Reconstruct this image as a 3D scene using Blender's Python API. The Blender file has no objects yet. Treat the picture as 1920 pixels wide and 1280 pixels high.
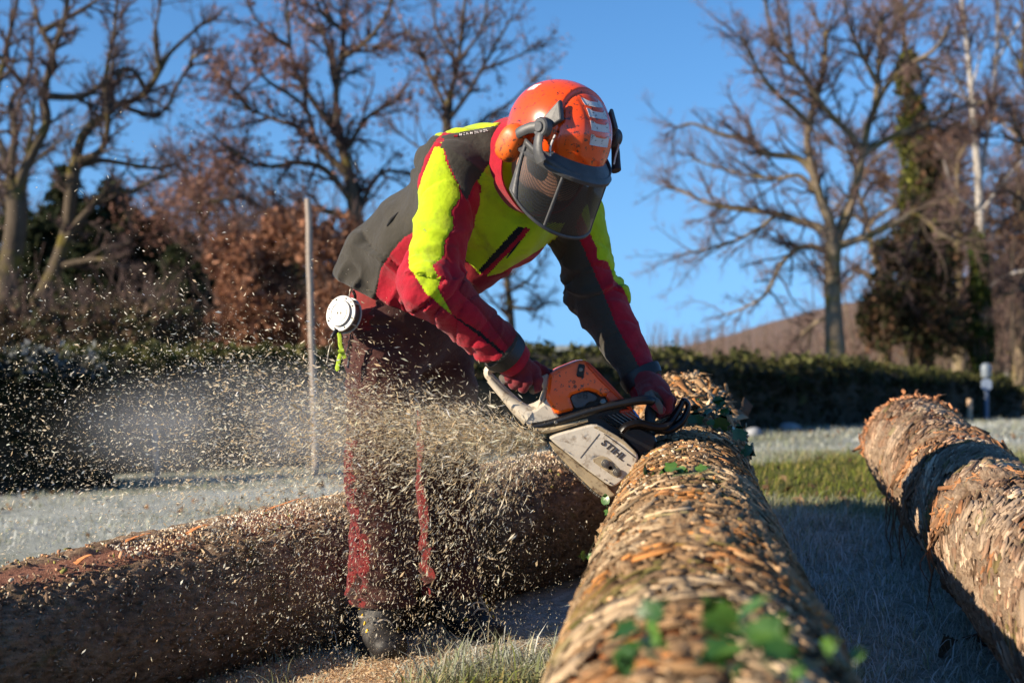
import bpy, bmesh, math, random
import numpy as np
from mathutils import Vector, Matrix

random.seed(7)
RNG = np.random.default_rng(11)
SC = bpy.context.scene
COL = SC.collection

# ------------------------------------------------------------------ camera, sky, sun, exposure
ZC = 0.9                       # lens height above the trampled grass, metres
FPX = 2667.0                   # 50 mm lens on a 36 mm sensor, in 1920-wide pixels
cam_d = bpy.data.cameras.new('camera')
cam = bpy.data.objects.new('camera', cam_d)
COL.objects.link(cam)
cam.location = (0, 0, ZC)
cam.rotation_euler = (math.radians(90), 0, 0)
cam_d.lens = 50
cam_d.sensor_width = 36
cam_d.clip_start = 0.05
cam_d.clip_end = 3000
cam_d.dof.use_dof = True
cam_d.dof.focus_distance = 3.95
cam_d.dof.aperture_fstop = 3.2
SC.camera = cam

SUN = Vector((-0.85, -0.35, 0.41)).normalized()
sun_el = math.asin(SUN.z)
world = bpy.data.worlds.new('World')
SC.world = world
world.use_nodes = True
wn = world.node_tree
sky = wn.nodes.new('ShaderNodeTexSky')
sky.sky_type = 'NISHITA'
sky.sun_disc = False
sky.sun_elevation = sun_el
sky.sun_rotation = math.atan2(SUN.x, SUN.y)
sky.altitude = 1500
sky.air_density = 1.0
sky.dust_density = 0.0
sky.ozone_density = 4.0
# clear winter air: the pale band at the skyline is thinner than the model's, so the lookup stays a few degrees up
stc = wn.nodes.new('ShaderNodeTexCoord'); sxyz = wn.nodes.new('ShaderNodeSeparateXYZ'); cxyz = wn.nodes.new('ShaderNodeCombineXYZ')
wn.links.new(stc.outputs['Generated'], sxyz.inputs[0])
z2 = wn.nodes.new('ShaderNodeMath'); z2.operation = 'MULTIPLY'; wn.links.new(sxyz.outputs[2], z2.inputs[0]); wn.links.new(sxyz.outputs[2], z2.inputs[1])
za = wn.nodes.new('ShaderNodeMath'); za.operation = 'ADD'; za.inputs[1].default_value = 0.135**2; wn.links.new(z2.outputs[0], za.inputs[0])
zs = wn.nodes.new('ShaderNodeMath'); zs.operation = 'SQRT'; wn.links.new(za.outputs[0], zs.inputs[0])
wn.links.new(sxyz.outputs[0], cxyz.inputs[0]); wn.links.new(sxyz.outputs[1], cxyz.inputs[1]); wn.links.new(zs.outputs[0], cxyz.inputs[2])
wn.links.new(cxyz.outputs[0], sky.inputs[0])
hs = wn.nodes.new('ShaderNodeHueSaturation'); hs.inputs['Saturation'].default_value = 1.16
wn.links.new(sky.outputs[0], hs.inputs['Color']); wn.links.new(hs.outputs[0], wn.nodes['Background'].inputs[0])
wn.nodes['Background'].inputs[1].default_value = 0.094
sl = bpy.data.lights.new('sun', 'SUN')
sl.energy = 5.0
sl.angle = math.radians(0.55)
sl.color = (1.0, 0.86, 0.66)
so = bpy.data.objects.new('sun', sl)
COL.objects.link(so)
so.rotation_euler = SUN.to_track_quat('Z', 'Y').to_euler()
SC.view_settings.view_transform = 'Standard'
SC.view_settings.look = 'None'
SC.view_settings.exposure = 0.95
SC.view_settings.gamma = 1.0
SC.view_settings.use_curve_mapping = False
SC.cycles.max_bounces = 6
SC.cycles.transparent_max_bounces = 12
SC.cycles.volume_bounces = 3

# ------------------------------------------------------------------ helpers
def P(px, py, D):
    """World point at depth D metres seen at pixel px,py of the 1920x1280 photograph."""
    return np.array([(px-960.0)/FPX*D, D, ZC-(py-640.0)/FPX*D])

def tag(o, label=None, cat=None, group=None, kind=None):
    if label: o['label'] = label
    if cat: o['category'] = cat
    if group: o['group'] = group
    if kind: o['kind'] = kind
    return o

def empty(name, loc, label=None, cat=None, group=None):
    o = bpy.data.objects.new(name, None)
    COL.objects.link(o)
    o.location = Vector([float(c) for c in loc])
    o.empty_display_size = 0.1
    return tag(o, label, cat, group)

def link(name, me, mats, parent=None, smooth=True):
    o = bpy.data.objects.new(name, me)
    for m in (mats if isinstance(mats, (list, tuple)) else [mats]):
        me.materials.append(m)
    COL.objects.link(o)
    if smooth:
        me.polygons.foreach_set('use_smooth', np.ones(len(me.polygons), bool))
    if parent is not None:
        o.parent = parent
        if parent.type == 'EMPTY' or parent.parent is not None or tuple(parent.location) != (0, 0, 0):
            off = Vector((0, 0, 0))
            q = parent
            while q is not None:
                off += q.location
                q = q.parent
            o.location = -off
    return o

def np_mesh(name, V, faces):
    """faces: list of int arrays (n,3) or (n,4)."""
    me = bpy.data.meshes.new(name)
    V = np.ascontiguousarray(V, dtype=np.float32)
    faces = [np.asarray(f, dtype=np.int32) for f in faces if len(f)]
    me.vertices.add(len(V))
    me.vertices.foreach_set('co', V.ravel())
    nl = sum(f.size for f in faces)
    npoly = sum(len(f) for f in faces)
    me.loops.add(nl)
    me.polygons.add(npoly)
    li = np.concatenate([f.ravel() for f in faces])
    tot = np.concatenate([np.full(len(f), f.shape[1], np.int32) for f in faces])
    st = np.concatenate([[0], np.cumsum(tot)[:-1]]).astype(np.int32)
    me.loops.foreach_set('vertex_index', li)
    me.polygons.foreach_set('loop_start', st)
    me.update(calc_edges=True)
    return me

def set_attr(me, name, arr):
    a = me.color_attributes.new(name, 'FLOAT_COLOR', 'POINT')
    arr = np.asarray(arr, dtype=np.float32)
    if arr.shape[1] == 3:
        arr = np.concatenate([arr, np.ones((len(arr), 1), np.float32)], 1)
    a.data.foreach_set('color', np.ascontiguousarray(arr).ravel())

class MB:
    """collects small pieces and links them as one mesh"""
    def __init__(self):
        self.v = []; self.f = []; self.m = []; self.n = 0
    def add(self, V, F, mi=0):
        V = np.asarray(V, float)
        self.v.append(V)
        for f in F:
            self.f.append([int(i)+self.n for i in f]); self.m.append(mi)
        self.n += len(V)
        return self
    def build(self, name, mats, parent=None, smooth=False, bevel=0):
        me = bpy.data.meshes.new(name)
        me.from_pydata([tuple(x) for x in np.concatenate(self.v)], [], self.f)
        me.polygons.foreach_set('material_index', self.m)
        me.update()
        bm = bmesh.new(); bm.from_mesh(me)
        bmesh.ops.recalc_face_normals(bm, faces=bm.faces)
        bm.to_mesh(me); bm.free()
        o = link(name, me, mats, parent, smooth)
        if smooth: me.set_sharp_from_angle(angle=math.radians(42))
        if bevel:
            b = o.modifiers.new('bevel', 'BEVEL'); b.width = bevel; b.segments = 2; b.limit_method = 'ANGLE'
        return o

def frame(d):
    d = np.asarray(d, float); d = d/np.linalg.norm(d)
    a = np.array([0, 0, 1.0]) if abs(d[2]) < 0.9 else np.array([1.0, 0, 0])
    s = np.cross(d, a); s /= np.linalg.norm(s)
    return d, s, np.cross(s, d)

def tube_geo(pts, rad, n=8, flat=None, cap=True):
    """swept tube; rad scalar / list; flat = (axis vector, ratio)"""
    pts = np.asarray(pts, float); k = len(pts)
    rad = np.full(k, rad, float) if np.isscalar(rad) else np.asarray(rad, float)
    t = np.gradient(pts, axis=0)
    t /= np.linalg.norm(t, axis=1)[:, None]+1e-12
    d, s, u = frame(t[0])
    V = []
    ang = np.arange(n)*2*np.pi/n
    for i in range(k):
        s = s-t[i]*np.dot(s, t[i]); s /= np.linalg.norm(s)+1e-12
        u = np.cross(s, t[i])
        off = (np.cos(ang)[:, None]*s+np.sin(ang)[:, None]*u)*rad[i]
        if flat is not None:
            ax, ra = flat
            ax = np.asarray(ax, float); ax = ax/np.linalg.norm(ax)
            off = off+(off@ax)[:, None]*ax*(ra-1)
        V.append(pts[i]+off)
    V = np.concatenate(V)
    F = [(i*n+j, i*n+(j+1) % n, (i+1)*n+(j+1) % n, (i+1)*n+j) for i in range(k-1) for j in range(n)]
    if cap:
        F.append(tuple(range(n))[::-1]); F.append(tuple((k-1)*n+j for j in range(n)))
    return V, F

def smooth_path(pts, n=4):
    """Catmull-Rom"""
    pts = np.asarray(pts, float)
    q = np.concatenate([[2*pts[0]-pts[1]], pts, [2*pts[-1]-pts[-2]]])
    out = []
    for i in range(1, len(q)-2):
        for t in np.arange(n)/n:
            a, b, c, d = q[i-1], q[i], q[i+1], q[i+2]
            out.append(0.5*((2*b)+(-a+c)*t+(2*a-5*b+4*c-d)*t*t+(-a+3*b-3*c+d)*t**3))
    out.append(pts[-1])
    return np.array(out)

def chaikin(p, it=2, keep=0.22):
    p = np.asarray(p, float)
    for _ in range(it):
        q = np.roll(p, -1, axis=0)
        p = np.stack([p*(1-keep)+q*keep, p*keep+q*(1-keep)], 1).reshape(-1, p.shape[1])
    return p

def prism_geo(poly, D0, D1, bev=0.0, it=1, keep=0.2, slope=None):
    """polygon in photo pixels -> solid between depth D0 (near) and D1 (far), near rim chamfered"""
    poly = np.asarray(poly, float)
    if it: poly = chaikin(poly, it, keep)
    a = 0.5*np.sum(poly[:, 0]*np.roll(poly[:, 1], -1)-np.roll(poly[:, 0], -1)*poly[:, 1])
    if a < 0: poly = poly[::-1]
    Dm = 0.5*(D0+D1)
    W = np.array([P(x, y, Dm) for x, y in poly])       # real outline, parallel sided
    n = len(W)
    e = np.roll(W, -1, 0)-W
    en = np.stack([-e[:, 2], e[:, 0]], 1)
    en /= np.linalg.norm(en, axis=1)[:, None]+1e-12
    vn = en+np.roll(en, 1, 0)
    vn /= np.linalg.norm(vn, axis=1)[:, None]+1e-12
    cen = W[:, [0, 2]].mean(0)
    if np.mean(np.sum((W[:, [0, 2]]-cen)*vn, 1)) > 0: vn = -vn
    def ring(depth, inset):
        r = W.copy(); r[:, 1] = depth
        r[:, 0] += vn[:, 0]*inset; r[:, 2] += vn[:, 1]*inset
        if slope is not None: r[:, 1] += (r[:, 0]-W[:, 0].mean())*slope
        return r
    rings = [ring(D1, bev*0.7), ring(D1-bev, 0), ring(D0+bev, 0), ring(D0+bev*0.3, bev*0.3), ring(D0, bev)] if bev else [ring(D1, 0), ring(D0, 0)]
    V = np.concatenate(rings); F = []
    for k in range(len(rings)-1):
        for j in range(n):
            F.append((k*n+j, k*n+(j+1) % n, (k+1)*n+(j+1) % n, (k+1)*n+j))
    F.append(tuple(range(n))[::-1]); F.append(tuple((len(rings)-1)*n+j for j in range(n)))
    return V, F

def prism(name, mats, parent, poly, D0, D1, bev=0.0, it=1, keep=0.2, smooth=False, slope=None):
    return MB().add(*prism_geo(poly, D0, D1, bev, it, keep, slope)).build(name, mats, parent, smooth)

def box_geo(c, sx, sy, sz, R=None):
    v = np.array([(x, y, z) for x in (-.5, .5) for y in (-.5, .5) for z in (-.5, .5)])*np.array([sx, sy, sz])
    if R is not None: v = v@np.asarray(R).T
    F = [(0, 1, 3, 2), (4, 6, 7, 5), (0, 4, 5, 1), (2, 3, 7, 6), (0, 2, 6, 4), (1, 5, 7, 3)]
    return v+np.asarray(c, float), F

def disc_geo(c, nrm, r, h, n=24, bev=0.0):
    """short cylinder centred at c, axis nrm"""
    d, s, u = frame(nrm)
    prof = [(0, -h/2), (r-bev, -h/2), (r, -h/2+bev), (r, h/2-bev), (r-bev, h/2), (0, h/2)] if bev else [(0, -h/2), (r, -h/2), (r, h/2), (0, h/2)]
    return lathe_geo(c, d, s, u, prof, n)

def lathe_geo(c, d, s, u, prof, n=24):
    V = []; F = []
    ang = np.arange(n)*2*np.pi/n
    for (r, h) in prof:
        for a in ang:
            V.append(np.asarray(c)+d*h+(s*np.cos(a)+u*np.sin(a))*max(r, 1e-5))
    for k in range(len(prof)-1):
        for j in range(n):
            F.append((k*n+j, k*n+(j+1) % n, (k+1)*n+(j+1) % n, (k+1)*n+j))
    return np.array(V), F

# ------------------------------------------------------------------ noise
def _hash(ix, iy, iz, seed):
    with np.errstate(over='ignore'):
        h = (ix.astype(np.uint32)*np.uint32(374761393)+iy.astype(np.uint32)*np.uint32(668265263)
             + iz.astype(np.uint32)*np.uint32(2246822519)+np.uint32(seed)*np.uint32(3266489917))
        h = (h ^ (h >> np.uint32(13)))*np.uint32(1274126177)
        h = h ^ (h >> np.uint32(16))
    return (h & np.uint32(0xffffff)).astype(np.float32)/np.float32(0xffffff)

def vnoise(p, seed=0):
    p = np.asarray(p, np.float32)
    i = np.floor(p).astype(np.int64); f = p-i
    f = f*f*f*(f*(f*6-15)+10)
    r = 0
    for dx in (0, 1):
        wx = f[:, 0] if dx else 1-f[:, 0]
        for dy in (0, 1):
            wy = f[:, 1] if dy else 1-f[:, 1]
            for dz in (0, 1):
                wz = f[:, 2] if dz else 1-f[:, 2]
                r = r+wx*wy*wz*_hash(i[:, 0]+dx, i[:, 1]+dy, i[:, 2]+dz, seed)
    return r*2-1

def fbm(p, octv=4, seed=0, gain=0.5):
    a = 1.0; r = 0; p = np.asarray(p, np.float32); t = 0
    for o in range(octv):
        r = r+a*vnoise(p, seed+o*17); t += a
        p = p*2.03+3.7; a *= gain
    return r/t

def worley(u, v, seed=0):
    """2-D cells: F1, F2, cell random"""
    iu = np.floor(u).astype(np.int64); iv = np.floor(v).astype(np.int64)
    f1 = np.full(len(u), 9., np.float32); f2 = f1.copy(); rid = np.zeros(len(u), np.float32)
    z = np.zeros(len(u), np.int64)
    for a in (-1, 0, 1):
        for b in (-1, 0, 1):
            ca, cb = iu+a, iv+b
            d = np.hypot(ca+_hash(ca, cb, z, seed)-u, cb+_hash(ca, cb, z+1, seed)-v)
            n1 = d < f1
            f2 = np.where(n1, f1, np.minimum(f2, d))
            rid = np.where(n1, _hash(ca, cb, z+2, seed), rid)
            f1 = np.where(n1, d, f1)
    return f1, f2, rid

def sstep(a, b, x):
    t = np.clip((x-a)/(b-a), 0, 1)
    return t*t*(3-2*t)

# ------------------------------------------------------------------ signed-distance bodies
def _n3(v):
    v = np.asarray(v, np.float32); return v
def s_cone(p, a, b, ra, rb):
    a = _n3(a); b = _n3(b); ba = b-a
    t = np.clip(((p-a)@ba)/np.dot(ba, ba), 0, 1)
    return np.linalg.norm(p-a-t[:, None]*ba, axis=1)-(ra+(rb-ra)*t)
def s_econ(p, a, b, sa, sb, ra, rb):
    """elliptic cone from a to b; sa/sb: side vectors at the ends; ra/rb: (half width, half depth)"""
    a = _n3(a); b = _n3(b); ba = b-a; L = np.linalg.norm(ba); d = ba/L
    t = ((p-a)@d)/L; tc = np.clip(t, 0, 1)
    s = _n3(sa)[None]*(1-tc)[:, None]+_n3(sb)[None]*tc[:, None]
    s = s-(s@d)[:, None]*d; s /= np.linalg.norm(s, axis=1)[:, None]
    n = np.cross(d[None], s)
    q = p-a-(tc*L)[:, None]*d
    ws = ra[0]+(rb[0]-ra[0])*tc; wn = ra[1]+(rb[1]-ra[1])*tc
    x = np.sum(q*s, 1)/ws; y = np.sum(q*n, 1)/wn; z = (t-tc)*L/np.minimum(ws, wn)
    return (np.sqrt(x*x+y*y+z*z)-1)*np.minimum(ws, wn)
def s_ell(p, c, ax, r):
    q = (p-_n3(c))@np.asarray(ax, np.float32).T
    k = q/np.asarray(r, np.float32)
    l = np.linalg.norm(k, axis=1)
    return (l-1)*min(r)*np.clip(1.0, 0, 1)
def smin(a, b, k):
    h = np.maximum(k-np.abs(a-b), 0)/k
    return np.minimum(a, b)-h*h*k*0.25

def surface_nets(fun, lo, hi, h, coarse=4):
    lo = np.asarray(lo, float); hi = np.asarray(hi, float)
    n = (np.ceil((hi-lo)/h/coarse).astype(int)+1)*coarse
    H = h*coarse
    nc = n//coarse
    g = np.stack(np.meshgrid(*[lo[i]+(np.arange(nc[i])+0.5)*H-0.5*h for i in range(3)], indexing='ij'), -1).reshape(-1, 3).astype(np.float32)
    fc = fun(g).reshape(nc)
    up = fc.repeat(coarse, 0).repeat(coarse, 1).repeat(coarse, 2)
    near = np.abs(up) < H*1.6
    f = np.where(up < 0, -1.0, 1.0).astype(np.float32)
    ii = np.argwhere(near)
    f[near] = fun((lo+ii*h).astype(np.float32))
    s = f < 0
    X, Y, Z = f.shape
    pos = np.zeros((X-1, Y-1, Z-1, 3), np.float32); cnt = np.zeros((X-1, Y-1, Z-1), np.float32)
    def cor(c): return tuple(slice(c[i], (X, Y, Z)[i]-1+c[i]) for i in range(3))
    cs = [(a, b, c) for a in (0, 1) for b in (0, 1) for c in (0, 1)]
    for a in cs:
        for ax in range(3):
            if a[ax] == 0:
                b = list(a); b[ax] = 1; b = tuple(b)
                fa, fb = f[cor(a)], f[cor(b)]
                cr = (fa < 0) != (fb < 0)
                t = np.where(cr, fa/np.where(cr, fa-fb, 1), 0)
                for k in range(3):
                    pos[..., k] += np.where(cr, a[k]+(t if k == ax else 0), 0)
                cnt += cr
    act = cnt > 0
    idx = np.full(act.shape, -1, np.int64); idx[act] = np.arange(act.sum())
    base = np.argwhere(act)
    V = lo+(base+pos[act]/cnt[act][:, None])*h
    Q = []
    for ax in range(3):
        o1, o2 = [(1, 2), (2, 0), (0, 1)][ax]
        sl0 = [slice(None)]*3; sl1 = [slice(None)]*3
        sl0[ax] = slice(0, -1); sl1[ax] = slice(1, None)
        c = s[tuple(sl0)] != s[tuple(sl1)]
        e = np.argwhere(c)
        m = (e[:, o1] > 0) & (e[:, o2] > 0) & (e[:, o1] < act.shape[o1]) & (e[:, o2] < act.shape[o2]) & (e[:, ax] < act.shape[ax])
        e = e[m]
        def cell(d1, d2):
            q = e.copy(); q[:, o1] += d1; q[:, o2] += d2
            return idx[q[:, 0], q[:, 1], q[:, 2]]
        q = np.stack([cell(-1, -1), cell(0, -1), cell(0, 0), cell(-1, 0)], 1)
        ins = s[e[:, 0], e[:, 1], e[:, 2]]
        q = np.where(ins[:, None], q, q[:, ::-1])
        Q.append(q[(q >= 0).all(1)])
    return V, np.concatenate(Q)

def subdivide(V, Q):
    E = np.sort(np.stack([Q, np.roll(Q, -1, 1)], -1).reshape(-1, 2), 1)
    ue, inv = np.unique(E, axis=0, return_inverse=True)
    inv = inv.reshape(-1, 4)
    nv = len(V)
    em = 0.5*(V[ue[:, 0]]+V[ue[:, 1]])
    fm = V[Q].mean(1)
    ei = nv+inv; fi = nv+len(ue)+np.arange(len(Q))
    out = [np.stack([Q[:, k], ei[:, k], fi, ei[:, (k+3) % 4]], 1) for k in range(4)]
    return np.concatenate([V, em, fm]), np.concatenate(out)

def sdf_grad(fun, V, e=0.003):
    V = V.astype(np.float32)
    g = np.stack([fun(V+np.eye(3, dtype=np.float32)[k]*e)-fun(V-np.eye(3, dtype=np.float32)[k]*e) for k in range(3)], 1)
    return g/(np.linalg.norm(g, axis=1)[:, None]+1e-9)

def sdf_mesh(fun, lo, hi, h, sub=1, proj=2):
    V, Q = surface_nets(fun, lo, hi, h)
    for _ in range(sub): V, Q = subdivide(V, Q)
    for _ in range(proj):
        g = sdf_grad(fun, V)
        d = np.clip(fun(V.astype(np.float32)), -h, h)
        V = V-g*d[:, None]*0.8
    return V, Q

def in_poly(x, y, poly):
    poly = np.asarray(poly, float)
    r = np.zeros(len(x), bool); j = len(poly)-1
    for i in range(len(poly)):
        xi, yi = poly[i]; xj, yj = poly[j]
        c = ((yi > y) != (yj > y)) & (x < (xj-xi)*(y-yi)/(yj-yi+1e-12)+xi)
        r ^= c; j = i
    return r

# ------------------------------------------------------------------ materials
def new_mat(name):
    m = bpy.data.materials.new(name); m.use_nodes = True
    return m, m.node_tree, m.node_tree.nodes['Principled BSDF']

def N(nt, t, **kw):
    n = nt.nodes.new(t)
    for k, v in kw.items(): setattr(n, k, v)
    return n

def ramp(nt, src, stops):
    r = N(nt, 'ShaderNodeValToRGB')
    el = r.color_ramp.elements
    while len(el) < len(stops): el.new(0.5)
    for e, (p, c) in zip(el, stops):
        e.position = p; e.color = (c[0], c[1], c[2], 1) if not np.isscalar(c) else (c, c, c, 1)
    nt.links.new(src, r.inputs[0])
    return r.outputs[0]

def noise(nt, scale, detail=4, rough=0.6, coord='Object', stretch=None, dist=0.0):
    tc = N(nt, 'ShaderNodeTexCoord')
    mp = N(nt, 'ShaderNodeMapping')
    if stretch: mp.inputs['Scale'].default_value = stretch
    nt.links.new(tc.outputs[coord], mp.inputs[0])
    n = N(nt, 'ShaderNodeTexNoise')
    n.inputs['Scale'].default_value = scale; n.inputs['Detail'].default_value = detail
    n.inputs['Roughness'].default_value = rough; n.inputs['Distortion'].default_value = dist
    nt.links.new(mp.outputs[0], n.inputs[0])
    return n.outputs['Fac']

def mixc(nt, fac, a, b, blend='MIX'):
    m = N(nt, 'ShaderNodeMix', data_type='RGBA', blend_type=blend)
    for i, x in ((0, fac), (6, a), (7, b)):
        if isinstance(x, bpy.types.NodeSocket): nt.links.new(x, m.inputs[i])
        elif i == 0: m.inputs[0].default_value = x
        else: m.inputs[i].default_value = (x[0], x[1], x[2], 1)
    return m.outputs[2]

def bump(nt, bsdf, h, strength=0.4, dist=0.01):
    b = N(nt, 'ShaderNodeBump')
    b.inputs['Strength'].default_value = strength; b.inputs['Distance'].default_value = dist
    nt.links.new(h, b.inputs['Height']); nt.links.new(b.outputs[0], bsdf.inputs['Normal'])

def simple(name, col, rough=0.6, metal=0.0, var=0.25, scale=30, bmp=0.15, dirt=None, dirt_amt=(0.55, 0.75), dirt_scale=25, coat=0.0, sheen=0.0, spec=0.5):
    m, nt, b = new_mat(name)
    f = noise(nt, scale, 5)
    c2 = tuple(max(0, x*(1-var)) for x in col); c3 = tuple(min(1, x*(1+var)) for x in col)
    c = ramp(nt, f, [(0.3, c2), (0.7, c3)])
    if dirt is not None:
        g = noise(nt, dirt_scale, 6, 0.65, dist=0.3)
        k = ramp(nt, g, [(dirt_amt[0], 0.0), (dirt_amt[1], 1.0)])
        c = mixc(nt, k, c, dirt)
    nt.links.new(c, b.inputs['Base Color'])
    b.inputs['Roughness'].default_value = rough
    b.inputs['Metallic'].default_value = metal
    b.inputs['Coat Weight'].default_value = coat
    b.inputs['Sheen Weight'].default_value = sheen
    b.inputs['Specular IOR Level'].default_value = spec
    if bmp: bump(nt, b, noise(nt, scale*4, 4), bmp, 0.004)
    return m

def attr_mat(name, attr, rough=0.8, trans=0.0, spec=0.25, bmp=None, mul=None):
    """leaf/blade/chip colour from a per-piece colour attribute"""
    m, nt, b = new_mat(name)
    a = N(nt, 'ShaderNodeAttribute', attribute_name=attr)
    c = a.outputs['Color']
    if bmp: bump(nt, b, noise(nt, bmp, 5), 0.5, 0.004)
    nt.links.new(c, b.inputs['Base Color'])
    b.inputs['Roughness'].default_value = rough
    b.inputs['Specular IOR Level'].default_value = spec
    if trans:
        t = N(nt, 'ShaderNodeBsdfTranslucent'); nt.links.new(c, t.inputs[0])
        mx = N(nt, 'ShaderNodeMixShader'); mx.inputs[0].default_value = trans
        nt.links.new(b.outputs[0], mx.inputs[1]); nt.links.new(t.outputs[0], mx.inputs[2])
        nt.links.new(mx.outputs[0], nt.nodes['Material Output'].inputs[0])
    return m

def fabric(name, col, dirt=(0.05, 0.035, 0.025), dirt_amt=(0.58, 0.85), rough=0.85, sheen=0.15):
    m, nt, b = new_mat(name)
    f = noise(nt, 14, 5)
    c = ramp(nt, f, [(0.3, tuple(x*0.85 for x in col)), (0.7, tuple(min(1, x*1.12) for x in col))])
    k = ramp(nt, noise(nt, 16, 7, 0.7, dist=0.4), [(dirt_amt[0], 0.0), (dirt_amt[1], 0.75)])
    c = mixc(nt, k, c, dirt)
    nt.links.new(c, b.inputs['Base Color'])
    b.inputs['Roughness'].default_value = rough
    b.inputs['Sheen Weight'].default_value = sheen
    b.inputs['Specular IOR Level'].default_value = 0.2
    w = noise(nt, 900, 2, 0.5); w2 = noise(nt, 60, 4, 0.5)
    ad = N(nt, 'ShaderNodeMath', operation='MULTIPLY_ADD')
    nt.links.new(w, ad.inputs[0]); ad.inputs[1].default_value = 0.35; nt.links.new(w2, ad.inputs[2])
    bump(nt, b, ad.outputs[0], 0.55, 0.006)
    return m

M = {}
M['charcoal'] = fabric('charcoal_cloth', (0.044, 0.039, 0.031), dirt=(0.08, 0.064, 0.044))
M['neon'] = fabric('neon_cloth', (0.43, 0.57, 0.008), dirt=(0.15, 0.13, 0.035), dirt_amt=(0.50, 0.82))
M['red'] = fabric('red_cloth', (0.36, 0.006, 0.022), dirt_amt=(0.50, 0.8), dirt=(0.07, 0.014, 0.012))
M['darkred'] = fabric('dark_red_cloth', (0.19, 0.008, 0.016), dirt=(0.045, 0.014, 0.012))
M['zip'] = fabric('zip_tape', (0.008, 0.008, 0.010))
M['trouser'] = fabric('trouser_cloth', (0.055, 0.018, 0.015), dirt=(0.11, 0.055, 0.038), dirt_amt=(0.5, 0.8))
M['trouser_red_lit'] = fabric('trouser_red_lit_cloth', (0.17, 0.018, 0.017), dirt=(0.10, 0.035, 0.025))  # red for the calf panel and for painted sunlit leg edges
M['black'] = simple('black_plastic', (0.006, 0.006, 0.007), 0.36, var=0.3, dirt=(0.20, 0.165, 0.12), dirt_amt=(0.69, 0.74), dirt_scale=95, spec=.35)
M['blackclean'] = simple('black_rubber', (0.012, 0.012, 0.013), 0.5, var=0.3)
M['grey'] = simple('grey_plastic', (0.055, 0.055, 0.058), 0.5, var=0.25, dirt=(0.14, 0.12, 0.10), dirt_amt=(0.6, 0.75))
M['orange'] = simple('orange_shell', (0.82, 0.070, 0.003), 0.24, var=0.06, scale=8, bmp=0.04, dirt=(0.05, 0.022, 0.014), dirt_amt=(0.575, 0.625), dirt_scale=80, coat=0.5)
M['saworange'] = simple('saw_orange', (0.92, 0.115, 0.004), 0.38, var=0.06, scale=8, bmp=0.04, dirt=(0.05, 0.022, 0.014), dirt_amt=(0.59, 0.64), dirt_scale=85, coat=0.2)
M['orange_worn'] = simple('worn_orange_shell', (0.72, 0.12, 0.012), 0.45, var=0.15, scale=20, bmp=0.08, dirt=(0.07, 0.035, 0.022), dirt_amt=(0.54, 0.62), dirt_scale=55)
M['sawred'] = simple('saw_red_orange', (0.60, 0.05, 0.006), 0.4, var=0.12, dirt=(0.05, 0.02, 0.012), dirt_amt=(0.60, 0.70), dirt_scale=60)
M['cream'] = simple('cream_casting', (0.52, 0.46, 0.37), 0.5, var=0.12, scale=18, bmp=0.08, dirt=(0.17, 0.11, 0.06), dirt_amt=(0.54, 0.72), dirt_scale=40)
M['cream_dirty'] = simple('oily_cream_casting', (0.36, 0.28, 0.17), 0.5, var=0.22, scale=26, bmp=0.15, dirt=(0.09, 0.05, 0.025), dirt_amt=(0.52, 0.68), dirt_scale=45)
M['steel'] = simple('steel', (0.20, 0.185, 0.16), 0.5, metal=0.9, var=0.2, dirt=(0.12, 0.08, 0.05), dirt_amt=(0.55, 0.7))
M['alu'] = simple('bright_aluminium', (0.37, 0.365, 0.35), 0.5, metal=0.1, var=0.05, dirt=(0.25, 0.18, 0.12), dirt_amt=(0.66, 0.74), dirt_scale=90)
M['sticker'] = simple('worn_reflective_film', (0.60, 0.58, 0.56), 0.55, var=0.08, dirt=(0.03, 0.025, 0.025), dirt_amt=(0.58, 0.62), dirt_scale=110)
M['ink'] = simple('dark_lettering', (0.035, 0.025, 0.02), 0.6, var=0.5, scale=120)
M['skin'] = simple('skin', (0.46, 0.24, 0.17), 0.5, var=0.1)
M['glove'] = fabric('maroon_glove', (0.16, 0.016, 0.022), dirt=(0.09, 0.05, 0.04))
M['glovegrey'] = fabric('grey_glove_palm', (0.10, 0.085, 0.072))
M['strap'] = fabric('lime_strap', (0.36, 0.50, 0.04))
M['rubber'] = simple('boot_leather', (0.014, 0.012, 0.012), 0.6, var=0.3, dirt=(0.12, 0.09, 0.065), dirt_amt=(0.62, 0.8), dirt_scale=50)
M['wood_end'] = simple('cut_wood', (0.50, 0.33, 0.18), 0.8, var=0.2, scale=40)
M['greywood'] = simple('weathered_wood', (0.36, 0.30, 0.25), 0.85, var=0.25, scale=25, bmp=0.4, dirt=(0.14, 0.10, 0.075), dirt_amt=(0.5, 0.7))
M['postgrey'] = simple('grey_painted_metal', (0.13, 0.17, 0.25), 0.5, var=0.1)
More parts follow.
